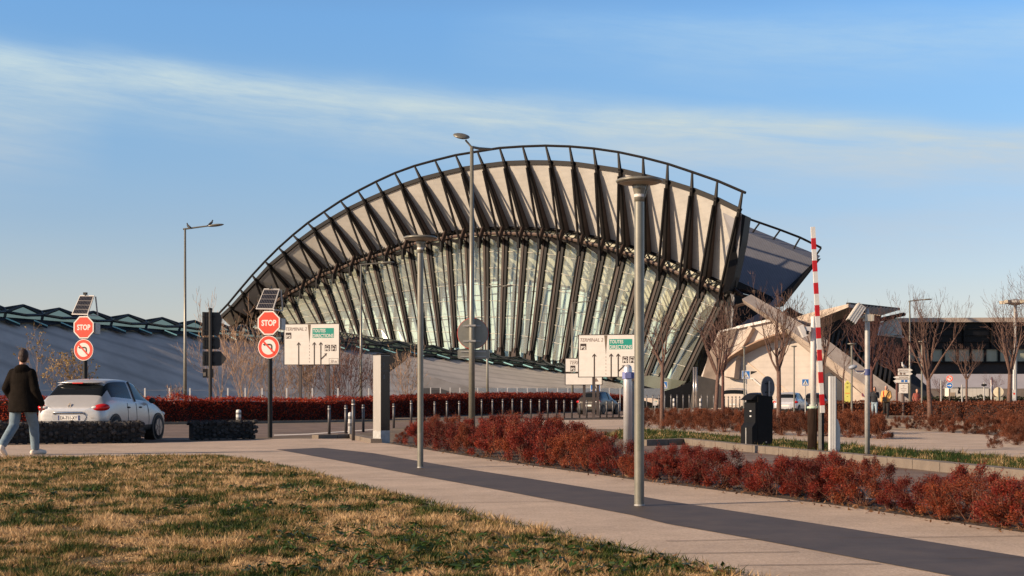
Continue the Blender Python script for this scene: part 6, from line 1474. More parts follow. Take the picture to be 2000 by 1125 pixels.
# ------------------------------------------------------------------ cars
TYRE = mat('tyre rubber', (.018, .018, .018), .8, 0, .2, 20)
RIM = mat('alloy rim', (.30, .30, .31), .3, .8, .1, 10)
CARGL = mat('dark car glass', (.010, .012, .014), .1, 0, .1, 1, spec=.22)
TRIM = mat('black car trim', (.02, .02, .02), .5, 0, .2, 10)
LENSR = mat('red lamp lens', (.50, .012, .012), .12, 0, .15, 30)
LENSW = mat('clear lamp lens', (.62, .60, .58), .15, 0, .1, 20)
CHROME = mat('chrome', (.6, .6, .6), .12, 1.0, .02, 3)
PLATE = mat('number plate white', (.72, .70, .66), .45, 0, .04, 5)
CARPAINTS = {}
def paint(name, col, metal=.55):
    return mat(name, col, .28, metal, .03, 2.0, spec=.6)
def make_car(t, L, W, H, pm, kind='hatch', hero=False):
    """body lofted from cross sections along its length; local +Y is forward, origin under the rear bumper centre"""
    gc = .17
    if kind == 'hatch':
        #        y      zb    wb    zmid  wm    zbelt wbelt zroof wroof
        S = [(0.000, .32, .66, .55, .72, .80, .66, .84, .50),
             (0.010, .27, .80, .55, .86, .82, .80, .90, .60),
             (0.035, .22, .90, .55, .96, .93, .885, 1.03, .70),
             (0.065, .20, .94, .56, .985, 1.02, .90, 1.12, .70),
             (0.155, .20, .965, .58, 1.0, 1.06, .925, 1.47, .66),
             (0.22, .20, .97, .58, 1.0, 1.04, .935, 1.535, .66),
             (0.34, .20, .955, .57, .985, 1.01, .935, 1.56, .675),
             (0.46, .20, .95, .57, .98, .985, .935, 1.555, .68),
             (0.475, .20, .95, .57, .98, .983, .935, 1.552, .68),
             (0.58, .20, .95, .57, .98, .965, .93, 1.50, .67),
             (0.66, .20, .955, .57, .985, .95, .925, 1.36, .65),
             (0.74, .20, .965, .57, .99, .94, .91, 1.06, .68),
             (0.80, .20, .97, .57, .995, .92, .89, .985, .70),
             (0.90, .21, .96, .56, .975, .84, .84, .89, .62),
             (0.965, .22, .88, .53, .90, .72, .76, .78, .55),
             (0.99, .25, .76, .50, .78, .64, .66, .68, .48),
             (1.0, .30, .62, .48, .64, .58, .54, .60, .4)]
        roofrange = (4, 11)
    else:
        S = [(0.000, .32, .80, .6, .86, .95, .82, 1.0, .70),
             (0.012, .26, .90, .6, .96, .98, .90, 1.06, .78),
             (0.03, .22, .95, .6, .99, 1.02, .94, 1.14, .84),
             (0.05, .20, .97, .6, 1.0, 1.05, .95, 1.30, .84),
             (0.085, .20, .98, .6, 1.0, 1.06, .955, 1.66, .80),
             (0.20, .20, .98, .6, 1.0, 1.05, .955, 1.72, .80),
             (0.35, .20, .98, .6, 1.0, 1.04, .955, 1.74, .80),
             (0.48, .20, .98, .6, 1.0, 1.03, .95, 1.73, .80),
             (0.495, .20, .98, .6, 1.0, 1.03, .95, 1.728, .80),
             (0.60, .20, .98, .6, 1.0, 1.02, .945, 1.66, .78),
             (0.68, .20, .98, .6, 1.0, 1.01, .94, 1.45, .74),
             (0.76, .20, .98, .6, 1.0, 1.0, .93, 1.08, .72),
             (0.82, .20, .98, .6, .99, .97, .90, 1.02, .70),
             (0.92, .21, .96, .58, .97, .86, .84, .91, .62),
             (0.97, .23, .88, .55, .90, .76, .78, .80, .55),
             (0.99, .26, .78, .52, .80, .66, .68, .70, .48),
             (1.0, .30, .62, .5, .64, .60, .54, .62, .4)]
        roofrange = (4, 11)
    hs = H/(1.56 if kind == 'hatch' else 1.74)
    ringsN = []
    for (y, zb, wb, zm, wm, zl, wl, zr, wr) in S:
        w2 = W/2
        half = [(0, zb), (wb*.8*w2, zb), (wb*w2, zb+.05), ((wb+wm)/2*w2, (zb+zm)/2+.03), (wm*w2, zm), (max(wm*.985, wl)*w2, zm+(zl-zm)*.6), (wl*w2, zl), ((wl*.96)*w2, zl+.025),
                ((wl*.96*.35+wr*.65)*w2, zl+.03+(zr-zl)*.62), (wr*w2, zr-(zr-zl)*.07), (wr*.86*w2, zr), (wr*.45*w2, zr+.02*(zr > 1.2)), (0, zr+.03*(zr > 1.2))]
        ringsN.append((y*L, [(x, z*hs) for x, z in half]))
    mb = MB(); mb.smooth = True; idx = []; nh = len(ringsN[0][1])
    for y, half in ringsN:
        full = half + [(-x, z) for x, z in half[-2:0:-1]]
        idx.append(mb.add([(x, y, z) for x, z in full]))
    nf = nh*2-2
    NS = len(S)
    def matof(i, k):
        kk = k if k < nh-1 else nf-1-k       # mirror to right half quad index
        if kk in (7, 8):                      # side glass band
            if i in (4, 5, 6): return 1
            if i in (8, 9): return 1
            if i == 10 and kk == 7: return 1
        if kk in (9, 10, 11) or kk == 8:
            if i == 3 and kk >= 8: return 1      # rear window
            if i in (10,) and kk >= 9: return 1
            if i == 9 and kk >= 10: return 0
        if kk <= 2: return 2                 # dark sills
        return 0
    for i in range(NS-1):
        for k in range(nf):
            mb.cm = matof(i, k); a, b = idx[i], idx[i+1]
            mb.face((a+k, a+(k+1) % nf, b+(k+1) % nf, b+k))
    mb.cm = 0
    mb.face([idx[0]+k for k in range(nf-1, -1, -1)]); mb.face([idx[-1]+k for k in range(nf)])
    me = mb.mesh('body', [pm, CARGL, TRIM]); ob = link('tmp', me)
    md = ob.modifiers.new('s', 'SUBSURF'); md.levels = 2; md.render_levels = 2
    ev = evaluated(ob); bpy.data.objects.remove(ob)
    # split by material so that the glass is a part of its own
    def sub(mi, name, m):
        bm = bmesh.new(); bm.from_mesh(ev)
        bmesh.ops.delete(bm, geom=[f for f in bm.faces if f.material_index != mi], context='FACES')
        for f in bm.faces: f.material_index = 0; f.smooth = True
        m2 = bpy.data.meshes.new(name); bm.to_mesh(m2); bm.free(); m2.materials.clear(); m2.materials.append(m); return link(name, m2, t)
    body = sub(0, 'body', pm); glass = sub(1, 'window_glass', CARGL); sub(2, 'sill', TRIM)
    # window divisions
    def surf_x(y, z):   # half width at a height, from the sections (linear)
        for (y0, h0), (y1, h1) in zip(ringsN[:-1], ringsN[1:]):
            if y0 <= y <= y1:
                u = (y-y0)/(y1-y0+1e-9); H_ = [(x0+(x1-x0)*u, z0+(z1-z0)*u) for (x0, z0), (x1, z1) in zip(h0, h1)]
                for (xa, za), (xb, zb) in zip(H_[2:], H_[3:]):
                    if za <= z <= zb: return xa+(xb-xa)*(z-za)/(zb-za+1e-9)
        return W/2
    # wheels
    wr = .325*min(1, hs*1.03); fy, ry = L*.80, L*.155
    if kind != 'hatch': fy, ry = L*.81, L*.17
    for sx_ in (-1, 1):
        for wy in (fy, ry):
            mb = MB(); mb.tube([(sx_*(W/2-.27), wy, wr), (sx_*(W/2+.004), wy, wr)], wr*1.13, 28); mb.build('wheel_arch', TRIM, t)
            mb = MB(); mb.smooth = True; mb.tube([(sx_*(W/2-.22), wy, wr), (sx_*(W/2-.20), wy, wr), (sx_*(W/2-.02), wy, wr), (sx_*(W/2+.012), wy, wr)], [wr*.93, wr, wr, wr*.93], 28); w_ = mb.build('wheel', TYRE, t)
            mb = MB(); mb.tube([(sx_*(W/2+.010), wy, wr), (sx_*(W/2+.016), wy, wr)], wr*.66, 24)
            for k in range(5):
                a = k*1.2566; mb.beam((sx_*(W/2+.02), wy+math.cos(a)*.05, wr+math.sin(a)*.05), (sx_*(W/2+.016), wy+math.cos(a)*wr*.62, wr+math.sin(a)*wr*.62), .06, .02, (1, 0, 0))
            mb.build('rim', RIM if hero else mat('dark rim', (.10, .10, .10), .4, .6), w_)
    # mirrors, handles
    for sx_ in (-1, 1):
        mb = MB(); mb.smooth = True; mb.ball((sx_*(W/2+.02), L*.685, 1.03*hs), (.09, .05, .07), 12, 8); mb.build('wing_mirror', TRIM, t)
    for sx_ in (-1, 1):
        for y in (L*.36, L*.54):
            zz = .86*hs; x = surf_x(y, zz)*sx_; mb = MB(); mb.smooth = True; mb.ball((x, y, zz), (.022, .10, .022), 10, 6); mb.build('door_handle', TRIM if hero else pm, t)
    # tail lights
    zt = .86*hs if kind == 'hatch' else .95*hs
    for sx_ in (-1, 1):
        mb = MB(); mb.smooth = True
        if kind == 'hatch': mb.ball((sx_*W*.405, L*.043, zt), (W*.115, .155, .098*hs), 18, 10, Matrix.Rotation(sx_*R(38), 3, 'Z') @ Matrix.Rotation(-sx_*R(6), 3, 'Y'))
        else: mb.ball((sx_*W*.455, L*.02, zt+.02), (.07, .09, .17), 14, 9)
        tl = mb.build('tail_light', LENSR, t)
        if kind == 'hatch':
            mb = MB(); mb.smooth = True; mb.ball((sx_*W*.345, L*.020, zt+.004), (W*.052, .10, .045*hs), 14, 8, Matrix.Rotation(sx_*R(30), 3, 'Z')); mb.build('clear_lens', LENSW, tl)
        mb = MB(); mb.smooth = True; mb.ball((sx_*W*.36, L*.955, .68*hs), (.16, .16, .07), 12, 8); mb.build('headlight', LENSW, t)
    # rear plate and details
    zp = .66*hs; yb = -.012
    mb = MB(); mb.prism([(-.36, yb, zp-.13), (.36, yb, zp-.13), (.42, yb, zp-.03), (.37, yb, zp+.085), (-.37, yb, zp+.085), (-.42, yb, zp-.03)], (0, .08, 0)); rc = mb.build('plate_recess', mat('shaded silver recess', (.42, .42, .43), .35, .4, .05, 4) if hero else pm, t)
    mb = MB(); mb.plate(-.26, zp-.10, .26, zp+.012, yb-.008, .006); pl = mb.build('number_plate', PLATE, t)
    if hero:
        mb = MB(); mb.plate(-.26, zp-.10, -.222, zp+.012, yb-.010, .002); mb.plate(.222, zp-.10, .26, zp+.012, yb-.010, .002); mb.build('plate_edge', mat('plate blue edge', (.03, .05, .16), .5), pl)
        text('lettering', 'EA-711-XY', -.205, zp-.083, .41, .078, yb-.010, SIGNK, pl, bold=.0)
        mb = MB(); mb.smooth = True; mb.tube([(-.37, yb-.01, zp+.05), (-.33, yb-.02, zp+.078), (.33, yb-.02, zp+.078), (.37, yb-.01, zp+.05)], .022, 8); mb.build('chrome_strip', CHROME, t)
        ze = .90*hs; yq = .028*L*.55; mb = MB(); q = [(0, .066), (.036, 0), (0, -.066), (-.036, 0)]
        for (x0, z0), (x1, z1) in zip(q, q[1:]+q[:1]): mb.beam((x0, yq-.03, ze+z0), (x1, yq-.03, ze+z1), .02, .02, (0, 1, 0))
        mb.build('emblem', CHROME, t)
        mb = MB(); mb.smooth = True; mb.ball((0, L*.150, 1.475*hs), (W*.33, .13, .03), 16, 8); mb.build('roof_spoiler', pm, t)
        mb = MB(); mb.box((0.0, L*.150-.13, 1.462*hs), (.26, .03, .028)); mb.build('brake_light', LENSR, t)
        mb = MB(); mb.tube([(.05, L*.25, 1.56*hs), (.05, L*.25-.06, 1.56*hs+.16)], [.012, .005], 6); mb.build('antenna', TRIM, t)
        mb = MB(); mb.prism([(-.70, yb+.0, .30*hs), (.70, yb+.0, .30*hs), (.60, yb-.012, .405*hs), (-.60, yb-.012, .405*hs)], (0, .10, 0)); mb.build('bumper_trim', mat('brown grey bumper trim', (.10, .085, .07), .5, 0, .1, 8), t)
        mb = MB()
        for y0, z0, y1, z1 in ((.345, .34, .345, .97), (.475, .30, .478, .96), (.665, .30, .655, .94)):
            n = 8; P = []
            for k in range(n+1): y = (y0+(y1-y0)*k/n)*L; z = (z0+(z1-z0)*k/n)*hs; P.append(Vector((surf_x(y, z)+.001, y, z)))
            mb.tube(P, .006, 4)
        mb.build('door_seam', TRIM, t)
        text('badge_lettering', 'dCi', .52, .60*hs, .09, .03, -.004, CHROME, t)
    else:
        text('lettering', '', 0, 0, 1, 1, 0, SIGNK, pl) if False else None
    for sx_ in (-1, 1):
        mb = MB(); y0, y1 = L*.468, L*.486
        P = []
        for k in range(5): z = (1.0+.5*k/4)*hs if kind == 'hatch' else (1.04+.62*k/4)*hs; P.append(Vector((sx_*(surf_x(L*.477, z)-.004), L*.477, z)))
        mb.tube(P, .035, 6); mb.build('door_pillar', TRIM, t)
    return t
SILVER = paint('silver car paint', (.52, .51, .50), .4)
t = thing('parked_car', 'silver crossover hatchback waiting behind the long gabion wall', 'car', (-10.12, 32.75, 0), R(-9)); make_car(t, 3.8, 1.74, 1.47, SILVER, 'hatch', True)
def far_car(px, py, label, rz, dims, pm, kind):
    p, Y, s = base(px, py); t = thing('parked_car', label, 'car', p, rz); make_car(t, *dims, pm, kind); return t
far_car(1148, 810, 'dark bronze small car driving along the hedge below the direction boards', R(-25), (3.9, 1.70, 1.52), paint('bronze grey car paint', (.10, .085, .07), .5), 'hatch')
far_car(1432, 807, 'beige white tall van like car parked before the buttress', R(-16), (4.2, 1.75, 1.80), paint('beige white car paint', (.62, .53, .44), .1), 'van')
far_car(1533, 809, 'pale silver small car parked behind the far bollards', R(-24), (3.9, 1.70, 1.46), paint('pale silver car paint', (.55, .55, .57), .4), 'hatch')
far_car(1470, 806, 'dark blue black car half hidden behind the ticket column', R(-22), (4.1, 1.75, 1.50), paint('midnight car paint', (.015, .018, .03), .3), 'hatch')
far_car(1588, 807, 'dark car seen behind the barrier arm', R(-20), (4.0, 1.72, 1.46), paint('dark grey car paint', (.05, .045, .045), .3), 'hatch')
# ------------------------------------------------------------------ people
SKIN = mat('skin', (.46, .23, .15), .5, 0, .06, 12)
def fuse(name, mb, m, parent, voxel, smooth=4):
    """fuse overlapping limbs into one continuous surface"""
    me = mb.mesh(name, m); ob = link('tmp_fuse', me)
    r = ob.modifiers.new('r', 'REMESH'); r.mode = 'VOXEL'; r.voxel_size = voxel; r.use_smooth_shade = True
    if smooth: s = ob.modifiers.new('s', 'SMOOTH'); s.factor = .5; s.iterations = smooth
    ev = evaluated(ob); bpy.data.objects.remove(ob); ev.name = name; ev.materials.clear(); ev.materials.append(m)
    return link(name, ev, parent)
def limb(mb, pts, rad, n=12): 
    P = [Vector(p) for p in pts]; Q = []; Rr = []
    for i in range(len(P)-1):
        for k in range(4): u = k/4; Q.append(P[i].lerp(P[i+1], u)); Rr.append(rad[i]+(rad[i+1]-rad[i])*u)
    Q.append(P[-1]); Rr.append(rad[-1]); mb.tube(Q, Rr, n)
    for p, r in zip(P, rad): mb.ball(p, r, 10, 7)
def hand(mb, wrist, d, side, curl=.6, s=1.0):
    """palm with five separate bent fingers; d = direction the hand points"""
    d = Vector(d).normalized(); sd_ = Vector(side).normalized(); nrm = d.cross(sd_).normalized(); w = Vector(wrist)
    pc = w+d*.05*s
    M3 = Matrix((sd_, d, nrm)).transposed()
    mb.ball(pc, (.042*s, .055*s, .018*s), 12, 8, M3)
    for k, (o, L) in enumerate(((-.030, .062), (-.010, .074), (.010, .070), (.030, .055))):
        p = w+d*.092*s+sd_*o*s; dd = d.copy(); pts = [p-d*.02*s, p]
        for j in range(3): dd = (dd+nrm*curl*.55).normalized(); p = p+dd*(L*s/2.4); pts.append(p)
        mb.tube(pts, [.010*s, .0095*s, .009*s, .008*s, .006*s], 6)
    p = w+d*.03*s-sd_*.038*s; mb.tube([p, p+(d*.6-sd_*.8).normalized()*.03*s, p+(d*.9-sd_*.35+nrm*.4).normalized()*.062*s], [.013*s, .011*s, .008*s], 6)
def person(label, loc, rz, J, H, cloth, voxel=.012):
    """J: joints in metres for a 1.8 m body facing +Y; cloth: dict of garments"""
    k = H/1.8
    t = thing('person', label, 'person', loc, rz); t.scale = (k, k, k)
    b = MB(); 
    neck, head = Vector(J['neck']), Vector(J['head']); pel, chest = Vector(J['pelvis']), Vector(J['chest'])
    b.ring([(pel.x, pel.y, pel.z-.10, .14, .11), (pel.x, pel.y, pel.z, .17, .12), (pel.x*.6+chest.x*.4, pel.y*.6+chest.y*.4, pel.z*.6+chest.z*.4, .145, .105), (chest.x, chest.y, chest.z, .18, .12), (chest.x, chest.y, chest.z+.14, .19, .10), (neck.x, neck.y, neck.z-.03, .07, .065)], 18)
    limb(b, [neck-Vector((0, 0, .06)), neck+(head-neck)*.55], [.062, .058])
    fw = Vector(J.get('face', (0, 1, 0))).normalized(); rt = Vector((fw.y, -fw.x, 0))
    Mh = Matrix((rt, fw, Vector((0, 0, 1)))).transposed()
    b.ball(head+Vector((0, 0, .02)), (.076, .096, .115), 16, 12, Mh); b.ball(head+fw*.03-Vector((0, 0, .055)), (.056, .068, .062), 12, 9, Mh)
    b.tube([head+fw*.09+Vector((0, 0, .025)), head+fw*.118-Vector((0, 0, .015)), head+fw*.095-Vector((0, 0, .02))], [.008, .016, .010], 8)
    b.ball(head+fw*.088-Vector((0, 0, .055)), (.024, .012, .010), 8, 6, Mh)
    for s_ in (-1, 1): b.ball(head+rt*s_*.078-fw*.005, (.010, .022, .034), 8, 6, Mh); b.ball(head+fw*.078+rt*s_*.032+Vector((0, 0, .028)), (.016, .014, .010), 8, 6, Mh)
    for S_ in 'LR':
        sh, el, wr = (Vector(J[q+S_]) for q in ('sh', 'el', 'wr')); hp, kn, an = (Vector(J[q+S_]) for q in ('hip', 'kn', 'an'))
        limb(b, [sh, el, wr], [.056, .043, .029]); limb(b, [hp, kn, an], [.088, .058, .040])
        toe = Vector(J['toe'+S_]); limb(b, [an, an.lerp(toe, .4)-Vector((0, 0, .03)), toe], [.042, .042, .030])
        hd = Vector(J.get('hand'+S_, (wr-el))); hand(b, wr, hd, J.get('hs'+S_, (0, 1, 0)), .5)
    body = fuse('body', b, SKIN, t, voxel if voxel < .011 else .011, 2)
    # eyes
    for s_ in (-1, 1):
        mb = MB(); mb.ball(head+fw*.090+rt*s_*.032+Vector((0, 0, .028)), .010, 8, 6); mb.build('eye', mat('dark eye', (.03, .02, .015), .3), t)
    # hair
    hb_ = MB(); hs = cloth['hair']
    hb_.ball(head+Vector((0, 0, .042))-fw*.018, (.086, .100, .108), 16, 12, Mh)
    hb_.ball(head-fw*.05-Vector((0, 0, .01)), (.072, .060, .085), 14, 10, Mh)
    if cloth.get('long'):
        hb_.ring([(head.x-fw.x*.04, head.y-fw.y*.04, head.z-.24, .10, .07), (head.x-fw.x*.04, head.y-fw.y*.04, head.z-.12, .11, .085), (head.x-fw.x*.02, head.y-fw.y*.02, head.z+.03, .10, .10)], 14)
    fuse('hair', hb_, hs, t, .012, 2)
    # trousers
    tb = MB(); tb.ring([(pel.x, pel.y, pel.z-.12, .165, .13), (pel.x, pel.y, pel.z+.10, .175, .13)], 18)
    for S_ in 'LR':
        hp, kn, an = (Vector(J[q+S_]) for q in ('hip', 'kn', 'an'))
        limb(tb, [hp, kn, an+(kn-an).normalized()*.04], [.108, cloth.get('knee', .080), cloth.get('cuff', .066)], 14)
    fuse('trousers', tb, cloth['trousers'], t, .014, 3)
    # coat
    cb = MB(); zh = cloth['hem']; fl = cloth.get('flare', 1.0)
    hemc = Vector((pel.x, pel.y, zh)); g = cloth.get('girth', 1.0)
    cb.ring([(hemc.x+cloth.get('hemx', 0), hemc.y-.01, zh, .235*fl*g, .17*fl*g), (pel.x, pel.y, pel.z+.02 if zh < pel.z else zh+.02, .215*g, .155*g), (pel.x*.5+chest.x*.5, pel.y*.5+chest.y*.5, (pel.z+chest.z)/2, .20*g, .145*g), (chest.x, chest.y, chest.z, .215*g, .15*g), (chest.x, chest.y, chest.z+.10, .215*g, .13*g), (chest.x, chest.y, chest.z+.155, .185*g, .115*g), (chest.x, chest.y, chest.z+.19, .14, .105), (neck.x, neck.y, neck.z-.035, .12, .10), (neck.x, neck.y, neck.z+.015, .082, .082)], 22)
    for S_ in 'LR':
        sh, el, wr = (Vector(J[q+S_]) for q in ('sh', 'el', 'wr')); limb(cb, [sh, el, wr], [.085*g, .070*g, .056*g], 14)
    if cloth.get('hood'):
        cb.ball(neck-fw*.085-Vector((0, 0, .045)), (.135, .065, .085), 14, 10, Mh); cb.ball(neck-fw*.02+Vector((0, 0, -.005)), (.105, .10, .05), 14, 8, Mh)
    fuse('coat', cb, cloth['coat'], t, .014, 5)
    for S_ in 'LR':
        an, toe = Vector(J['an'+S_]), Vector(J['toe'+S_]); up = Vector(J.get('sole'+S_, (0, 0, 1)))
        sb_ = MB(); d = (toe-an); heel = Vector(J.get('heel'+S_, (an.x-d.x*.30, an.y-d.y*.30, max(0.045, an.z-.06))))
        limb(sb_, [heel, heel.lerp(toe, .55)+up*.012, toe], [.046, .050, .038]); sb_.ball(an-up*.01, .052, 10, 7)
        sh_ = fuse('shoe', sb_, cloth['shoe'], t, .012, 2)
    return t
COAT = mat('dark brown black wool coat', (.012, .009, .007), .9, 0, .25, 6, .3, 45, spec=.08)
JEANS = mat('grey blue jeans', (.15, .21, .255), .85, 0, .18, 8, .2, 80)
SHOE = mat('white trainers', (.70, .62, .52), .6, 0, .06, 10)
HAIRB = mat('short dark brown hair', (.030, .014, .010), .7, 0, .3, 40, .4, 90)
# walking man seen from behind, left leg trailing with the heel up
J = dict(pelvis=(0, 0, .93), chest=(0, .02, 1.27), neck=(0, .02, 1.50), head=(0.005, .045, 1.655), face=(-.35, 1, 0),
         shL=(-.155, .01, 1.385), elL=(-.255, -.06, 1.13), wrL=(-.22, .10, .95), shR=(.155, .01, 1.385), elR=(.245, -.03, 1.11), wrR=(.315, .06, .88), handR=(.02, .12, -1), hsR=(0, -1, -.1), handL=(.2, .3, -1), hsL=(0, 1, 0),
         hipL=(-.095, 0, .90), knL=(-.115, -.06, .50), anL=(-.165, -.40, .175), toeL=(-.155, -.30, .035), heelL=(-.172, -.415, .13), soleL=(0, -.6, .3),
         hipR=(.095, 0, .90), knR=(.125, .19, .50), anR=(.125, .24, .09), toeR=(.215, .41, .042), soleR=(0, 0, 1))
person('man in a dark hooded coat, pale jeans and white trainers walking away on the path', gp(43, 889.5), R(-6), J, 1.90, dict(hair=HAIRB, trousers=JEANS, coat=COAT, shoe=SHOE, hem=.73, flare=1.08, hemx=.03, hood=True, girth=1.06, knee=.085, cuff=.072))
def walker(face=(0, -1, 0)):
    return dict(pelvis=(0, 0, .93), chest=(0, .02, 1.27), neck=(0, .02, 1.50), head=(0, .05, 1.645), face=(0, 1, 0),
         shL=(-.18, 0, 1.42), elL=(-.25, .02, 1.14), wrL=(-.20, .22, 1.02), shR=(.18, 0, 1.42), elR=(.26, -.06, 1.14), wrR=(.25, .06, .90), handR=(0, .2, -1), hsR=(0, -1, 0), handL=(.3, 1, .1), hsL=(0, .2, 1),
         hipL=(-.09, 0, .90), knL=(-.10, .14, .50), anL=(-.10, .20, .09), toeL=(-.11, .37, .042), hipR=(.09, 0, .90), knR=(.10, .03, .50), anR=(.10, -.18, .14), toeR=(.10, -.04, .04))
DK = mat('dark navy jacket', (.012, .013, .02), .8, 0, .2, 8); J1 = walker(); J1['elL'] = (-.22, .10, 1.18); J1['wrL'] = (-.06, .20, 1.42); J1['handL'] = (.3, -.1, 1); J1['hsL'] = (0, 1, 0)
person('woman with dark hair in a dark jacket and pale jeans, hand to her face', gp(1708, 816), R(165), J1, 1.70, dict(hair=HAIRB, long=True, trousers=mat('pale blue jeans', (.26, .33, .38), .85, 0, .1, 8), coat=DK, shoe=SHOE, hem=.88, flare=.92, girth=.9, knee=.07, cuff=.058), .014)
YJ = mat('ochre yellow jacket', (.62, .36, .12), .8, 0, .12, 6)
t = person('grey haired man in an ochre jacket and dark trousers with a crossbody bag', gp(1731, 815.5), R(160), walker(), 1.78, dict(hair=mat('grey hair', (.30, .28, .26), .8, 0, .2, 40), trousers=mat('black trousers', (.012, .010, .010), .85, 0, .2, 8), coat=YJ, shoe=mat('dark shoes', (.02, .015, .012), .6), hem=.86, flare=.96), .014)
bag = thing('crossbody_bag', 'small black bag hanging on the front of the man in ochre jacket', 'bag', t.location, t.rotation_euler.z)
mb = MB(); mb.box((.07, .20, 1.0), (.24, .10, .26), taper=.9); mb.build('pouch', BLACKP, bag)
mb = MB(); mb.tube([(.03, .185, 1.10), (-.05, .175, 1.28), (-.15, .10, 1.48), (-.13, 0, 1.55), (0, -.16, 1.36), (.14, -.17, 1.15), (.25, .0, 1.08), (.15, .19, 1.08)], .016, 6); mb.build('strap', BLACKP, bag)
mb = MB(); mb.tube([(.12, .175, 1.12), (.15, .165, 1.30), (.14, .12, 1.47)], .022, 6); mb.build('scarf_end', SIGNR, t)
person('distant person in a red top with an open brown coat at the buttress foot', gp(1790.5, 808.5), R(190), walker(), 1.72, dict(hair=mat('bald tan head', (.40, .22, .14), .6), trousers=mat('dark red trousers', (.10, .02, .02), .8), coat=mat('red and brown coat', (.30, .045, .035), .8, 0, .0, 5, col2=(.16, .09, .06)), shoe=SHOE, hem=.75), .016)
# ------------------------------------------------------------------ sky, sun, camera
SUN_AZ = 22.0; SUN_EL = 22.0     # sun stands to the left, a little behind the camera
world = bpy.data.worlds.new('World'); scene.world = world; world.use_nodes = True
nt = world.node_tree; bg = nt.nodes['Background']; bg.inputs['Strength'].default_value = 0.108
sky = _n(nt, 'ShaderNodeTexSky', -600); sky.sky_type = 'NISHITA'; sky.sun_disc = False
sx, sy = -math.cos(R(SUN_AZ)), -math.sin(R(SUN_AZ))
sky.sun_elevation = R(SUN_EL); sky.sun_rotation = math.atan2(sx, sy); sky.air_density = 1.0; sky.dust_density = 0.6; sky.ozone_density = 1.4; sky.altitude = 100
tc = _n(nt, 'ShaderNodeTexCoord', -2200); sp = _n(nt, 'ShaderNodeSeparateXYZ', -2000); nt.links.new(tc.outputs['Generated'], sp.inputs[0])
def M(op, a, b=None, c=None, clamp=False):
    n = _n(nt, 'ShaderNodeMath', -1500); n.operation = op; n.use_clamp = clamp
    for i, v in enumerate((a, b, c)):
        if v is None: continue
        if isinstance(v, (int, float)): n.inputs[i].default_value = v
        else: nt.links.new(v, n.inputs[i])
    return n.outputs[0]
az = M('ARCTAN2', sp.outputs[0], sp.outputs[1]); el = M('ARCSINE', sp.outputs[2])
def noise2(sx_, sy_, off_, scale=1.0, det=6, ro=0.6):
    cb = _n(nt, 'ShaderNodeCombineXYZ', -1700)
    nt.links.new(M('MULTIPLY', az, sx_), cb.inputs[0]); nt.links.new(M('MULTIPLY', el, sy_), cb.inputs[1]); cb.inputs[2].default_value = off_
    n = _n(nt, 'ShaderNodeTexNoise', -1500); n.inputs['Scale'].default_value = scale; n.inputs['Detail'].default_value = det; n.inputs['Roughness'].default_value = ro
    nt.links.new(cb.outputs[0], n.inputs['Vector']); return n.outputs['Fac']
wob = noise2(3.0, 6.0, 0.0, 1.0, 3); el2 = M('MULTIPLY_ADD', az, 0.095, el)
def noise3(sx_, sy_, off_, det=8, ro=0.66):
    cb = _n(nt, 'ShaderNodeCombineXYZ', -1700); nt.links.new(M('MULTIPLY', az, sx_), cb.inputs[0]); nt.links.new(M('MULTIPLY', el2, sy_), cb.inputs[1]); cb.inputs[2].default_value = off_
    n = _n(nt, 'ShaderNodeTexNoise', -1500); n.inputs['Scale'].default_value = 1; n.inputs['Detail'].default_value = det; n.inputs['Roughness'].default_value = ro; n.inputs['Distortion'].default_value = .35
    nt.links.new(cb.outputs[0], n.inputs['Vector']); return n.outputs['Fac']
fine = noise3(9, 75, 4.0); fine2 = noise2(4, 16, 9.0, 1.0, 6, 0.6)
def bandmask(e0, slope, wid_top, wid_bot, amp, a0, a1):
    c = M('MULTIPLY_ADD', az, slope, e0); c = M('ADD', c, M('MULTIPLY', M('SUBTRACT', wob, 0.5), 0.045))
    d = M('SUBTRACT', el, c)
    up = M('DIVIDE', d, wid_top); dn = M('DIVIDE', d, -wid_bot)
    e = M('MAXIMUM', up, dn); g = M('EXPONENT', M('MULTIPLY', M('MULTIPLY', e, e), -1.0))
    tex = M('MULTIPLY_ADD', fine, 1.5, -0.16, True); tex = M('MULTIPLY', tex, M('MULTIPLY_ADD', fine2, 1.4, 0.05, True))
    lim = M('MULTIPLY', M('SUBTRACT', 1.0, M('DIVIDE', M('SUBTRACT', az, a1), 0.12), None, True) if False else M('SMOOTH_MIN', M('MULTIPLY', M('SUBTRACT', az, a0), 6.0, None, True), M('MULTIPLY', M('SUBTRACT', a1, az), 6.0, None, True), 0.1), 1.0, None, True)
    return M('MULTIPLY', M('MULTIPLY', M('MULTIPLY', g, tex), lim), amp)
b1 = bandmask(0.197, -0.085, 0.011, 0.029, 1.6, -2.0, 2.0)
b2 = bandmask(0.252, -0.02, 0.012, 0.03, 0.6, -0.05, 1.2)
b3 = bandmask(0.218, 0.12, 0.03, 0.035, 2.8, -1.2, -0.27)
b4 = bandmask(0.125, -0.03, 0.010, 0.02, 0.45, -0.1, 1.2)
veil = M('MULTIPLY', M('SUBTRACT', 1.0, M('DIVIDE', el, 0.20), None, True), M('MULTIPLY_ADD', fine2, 0.9, -0.15, True))
cl = M('ADD', M('ADD', b1, b2), M('ADD', b3, M('ADD', b4, M('MULTIPLY', veil, 0.35))), True)
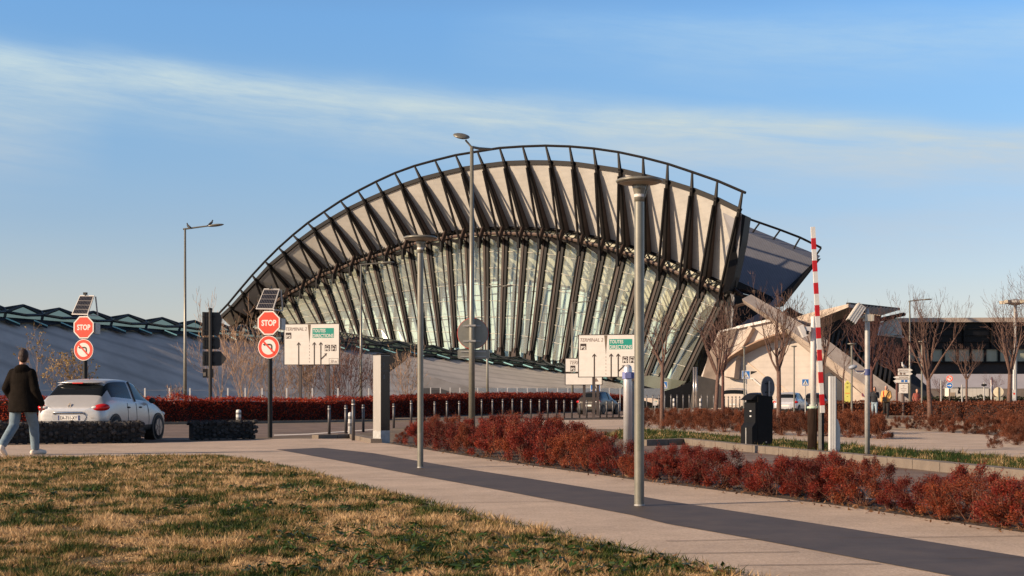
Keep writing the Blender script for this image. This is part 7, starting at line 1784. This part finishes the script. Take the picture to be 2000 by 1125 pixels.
mx = _n(nt, 'ShaderNodeMix', -200); mx.data_type = 'RGBA'; nt.links.new(cl, mx.inputs['Factor']); tint = _n(nt, 'ShaderNodeMix', -400); tint.data_type = 'RGBA'; tint.blend_type = 'MULTIPLY'; tint.inputs['Factor'].default_value = 1; tint.inputs['B'].default_value = (1.0, 0.98, 1.16, 1); nt.links.new(sky.outputs[0], tint.inputs['A']); nt.links.new(tint.outputs['Result'], mx.inputs['A']); mx.inputs['B'].default_value = (5.3, 4.85, 5.0, 1)
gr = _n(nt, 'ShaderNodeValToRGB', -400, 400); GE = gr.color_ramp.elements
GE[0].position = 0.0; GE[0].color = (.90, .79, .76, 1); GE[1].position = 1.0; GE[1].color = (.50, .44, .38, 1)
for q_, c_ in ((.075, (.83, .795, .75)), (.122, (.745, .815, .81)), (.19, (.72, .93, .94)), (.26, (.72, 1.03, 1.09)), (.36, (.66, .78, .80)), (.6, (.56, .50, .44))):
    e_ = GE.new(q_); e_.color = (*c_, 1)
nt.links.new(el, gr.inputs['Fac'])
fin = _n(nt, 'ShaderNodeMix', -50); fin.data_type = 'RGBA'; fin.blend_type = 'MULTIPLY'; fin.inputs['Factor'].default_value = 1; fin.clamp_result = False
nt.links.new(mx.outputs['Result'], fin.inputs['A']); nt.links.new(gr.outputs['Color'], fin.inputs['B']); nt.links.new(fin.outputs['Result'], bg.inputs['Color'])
sun = bpy.data.lights.new('sun', 'SUN'); sun.energy = 5.0; sun.angle = R(0.5); sun.color = (1.0, 0.76, 0.52)
so_ = bpy.data.objects.new('sun', sun); COL.objects.link(so_); so_.location = (-60, -20, 60)
sd = Vector((sx*math.cos(R(SUN_EL)), sy*math.cos(R(SUN_EL)), math.sin(R(SUN_EL))))
so_.rotation_euler = sd.to_track_quat('Z', 'Y').to_euler()
cam = bpy.data.cameras.new('camera'); co = bpy.data.objects.new('camera', cam); COL.objects.link(co)
cam.sensor_width = 36.0; cam.lens = 36.0*F/2000.0; cam.shift_y = (HZ-562.5)/2000.0; cam.clip_start = 0.1; cam.clip_end = 5000
co.location = (0, 0, CAMH); co.rotation_euler = (R(90), 0, 0); scene.camera = co
scene.render.resolution_x = 1024; scene.render.resolution_y = 576
scene.view_settings.view_transform = 'Standard'; scene.view_settings.look = 'None'; scene.view_settings.exposure = 0.48; scene.view_settings.gamma = 1.0
scene.cycles.max_bounces = 8; scene.cycles.transparent_max_bounces = 24; scene.cycles.use_denoising = True
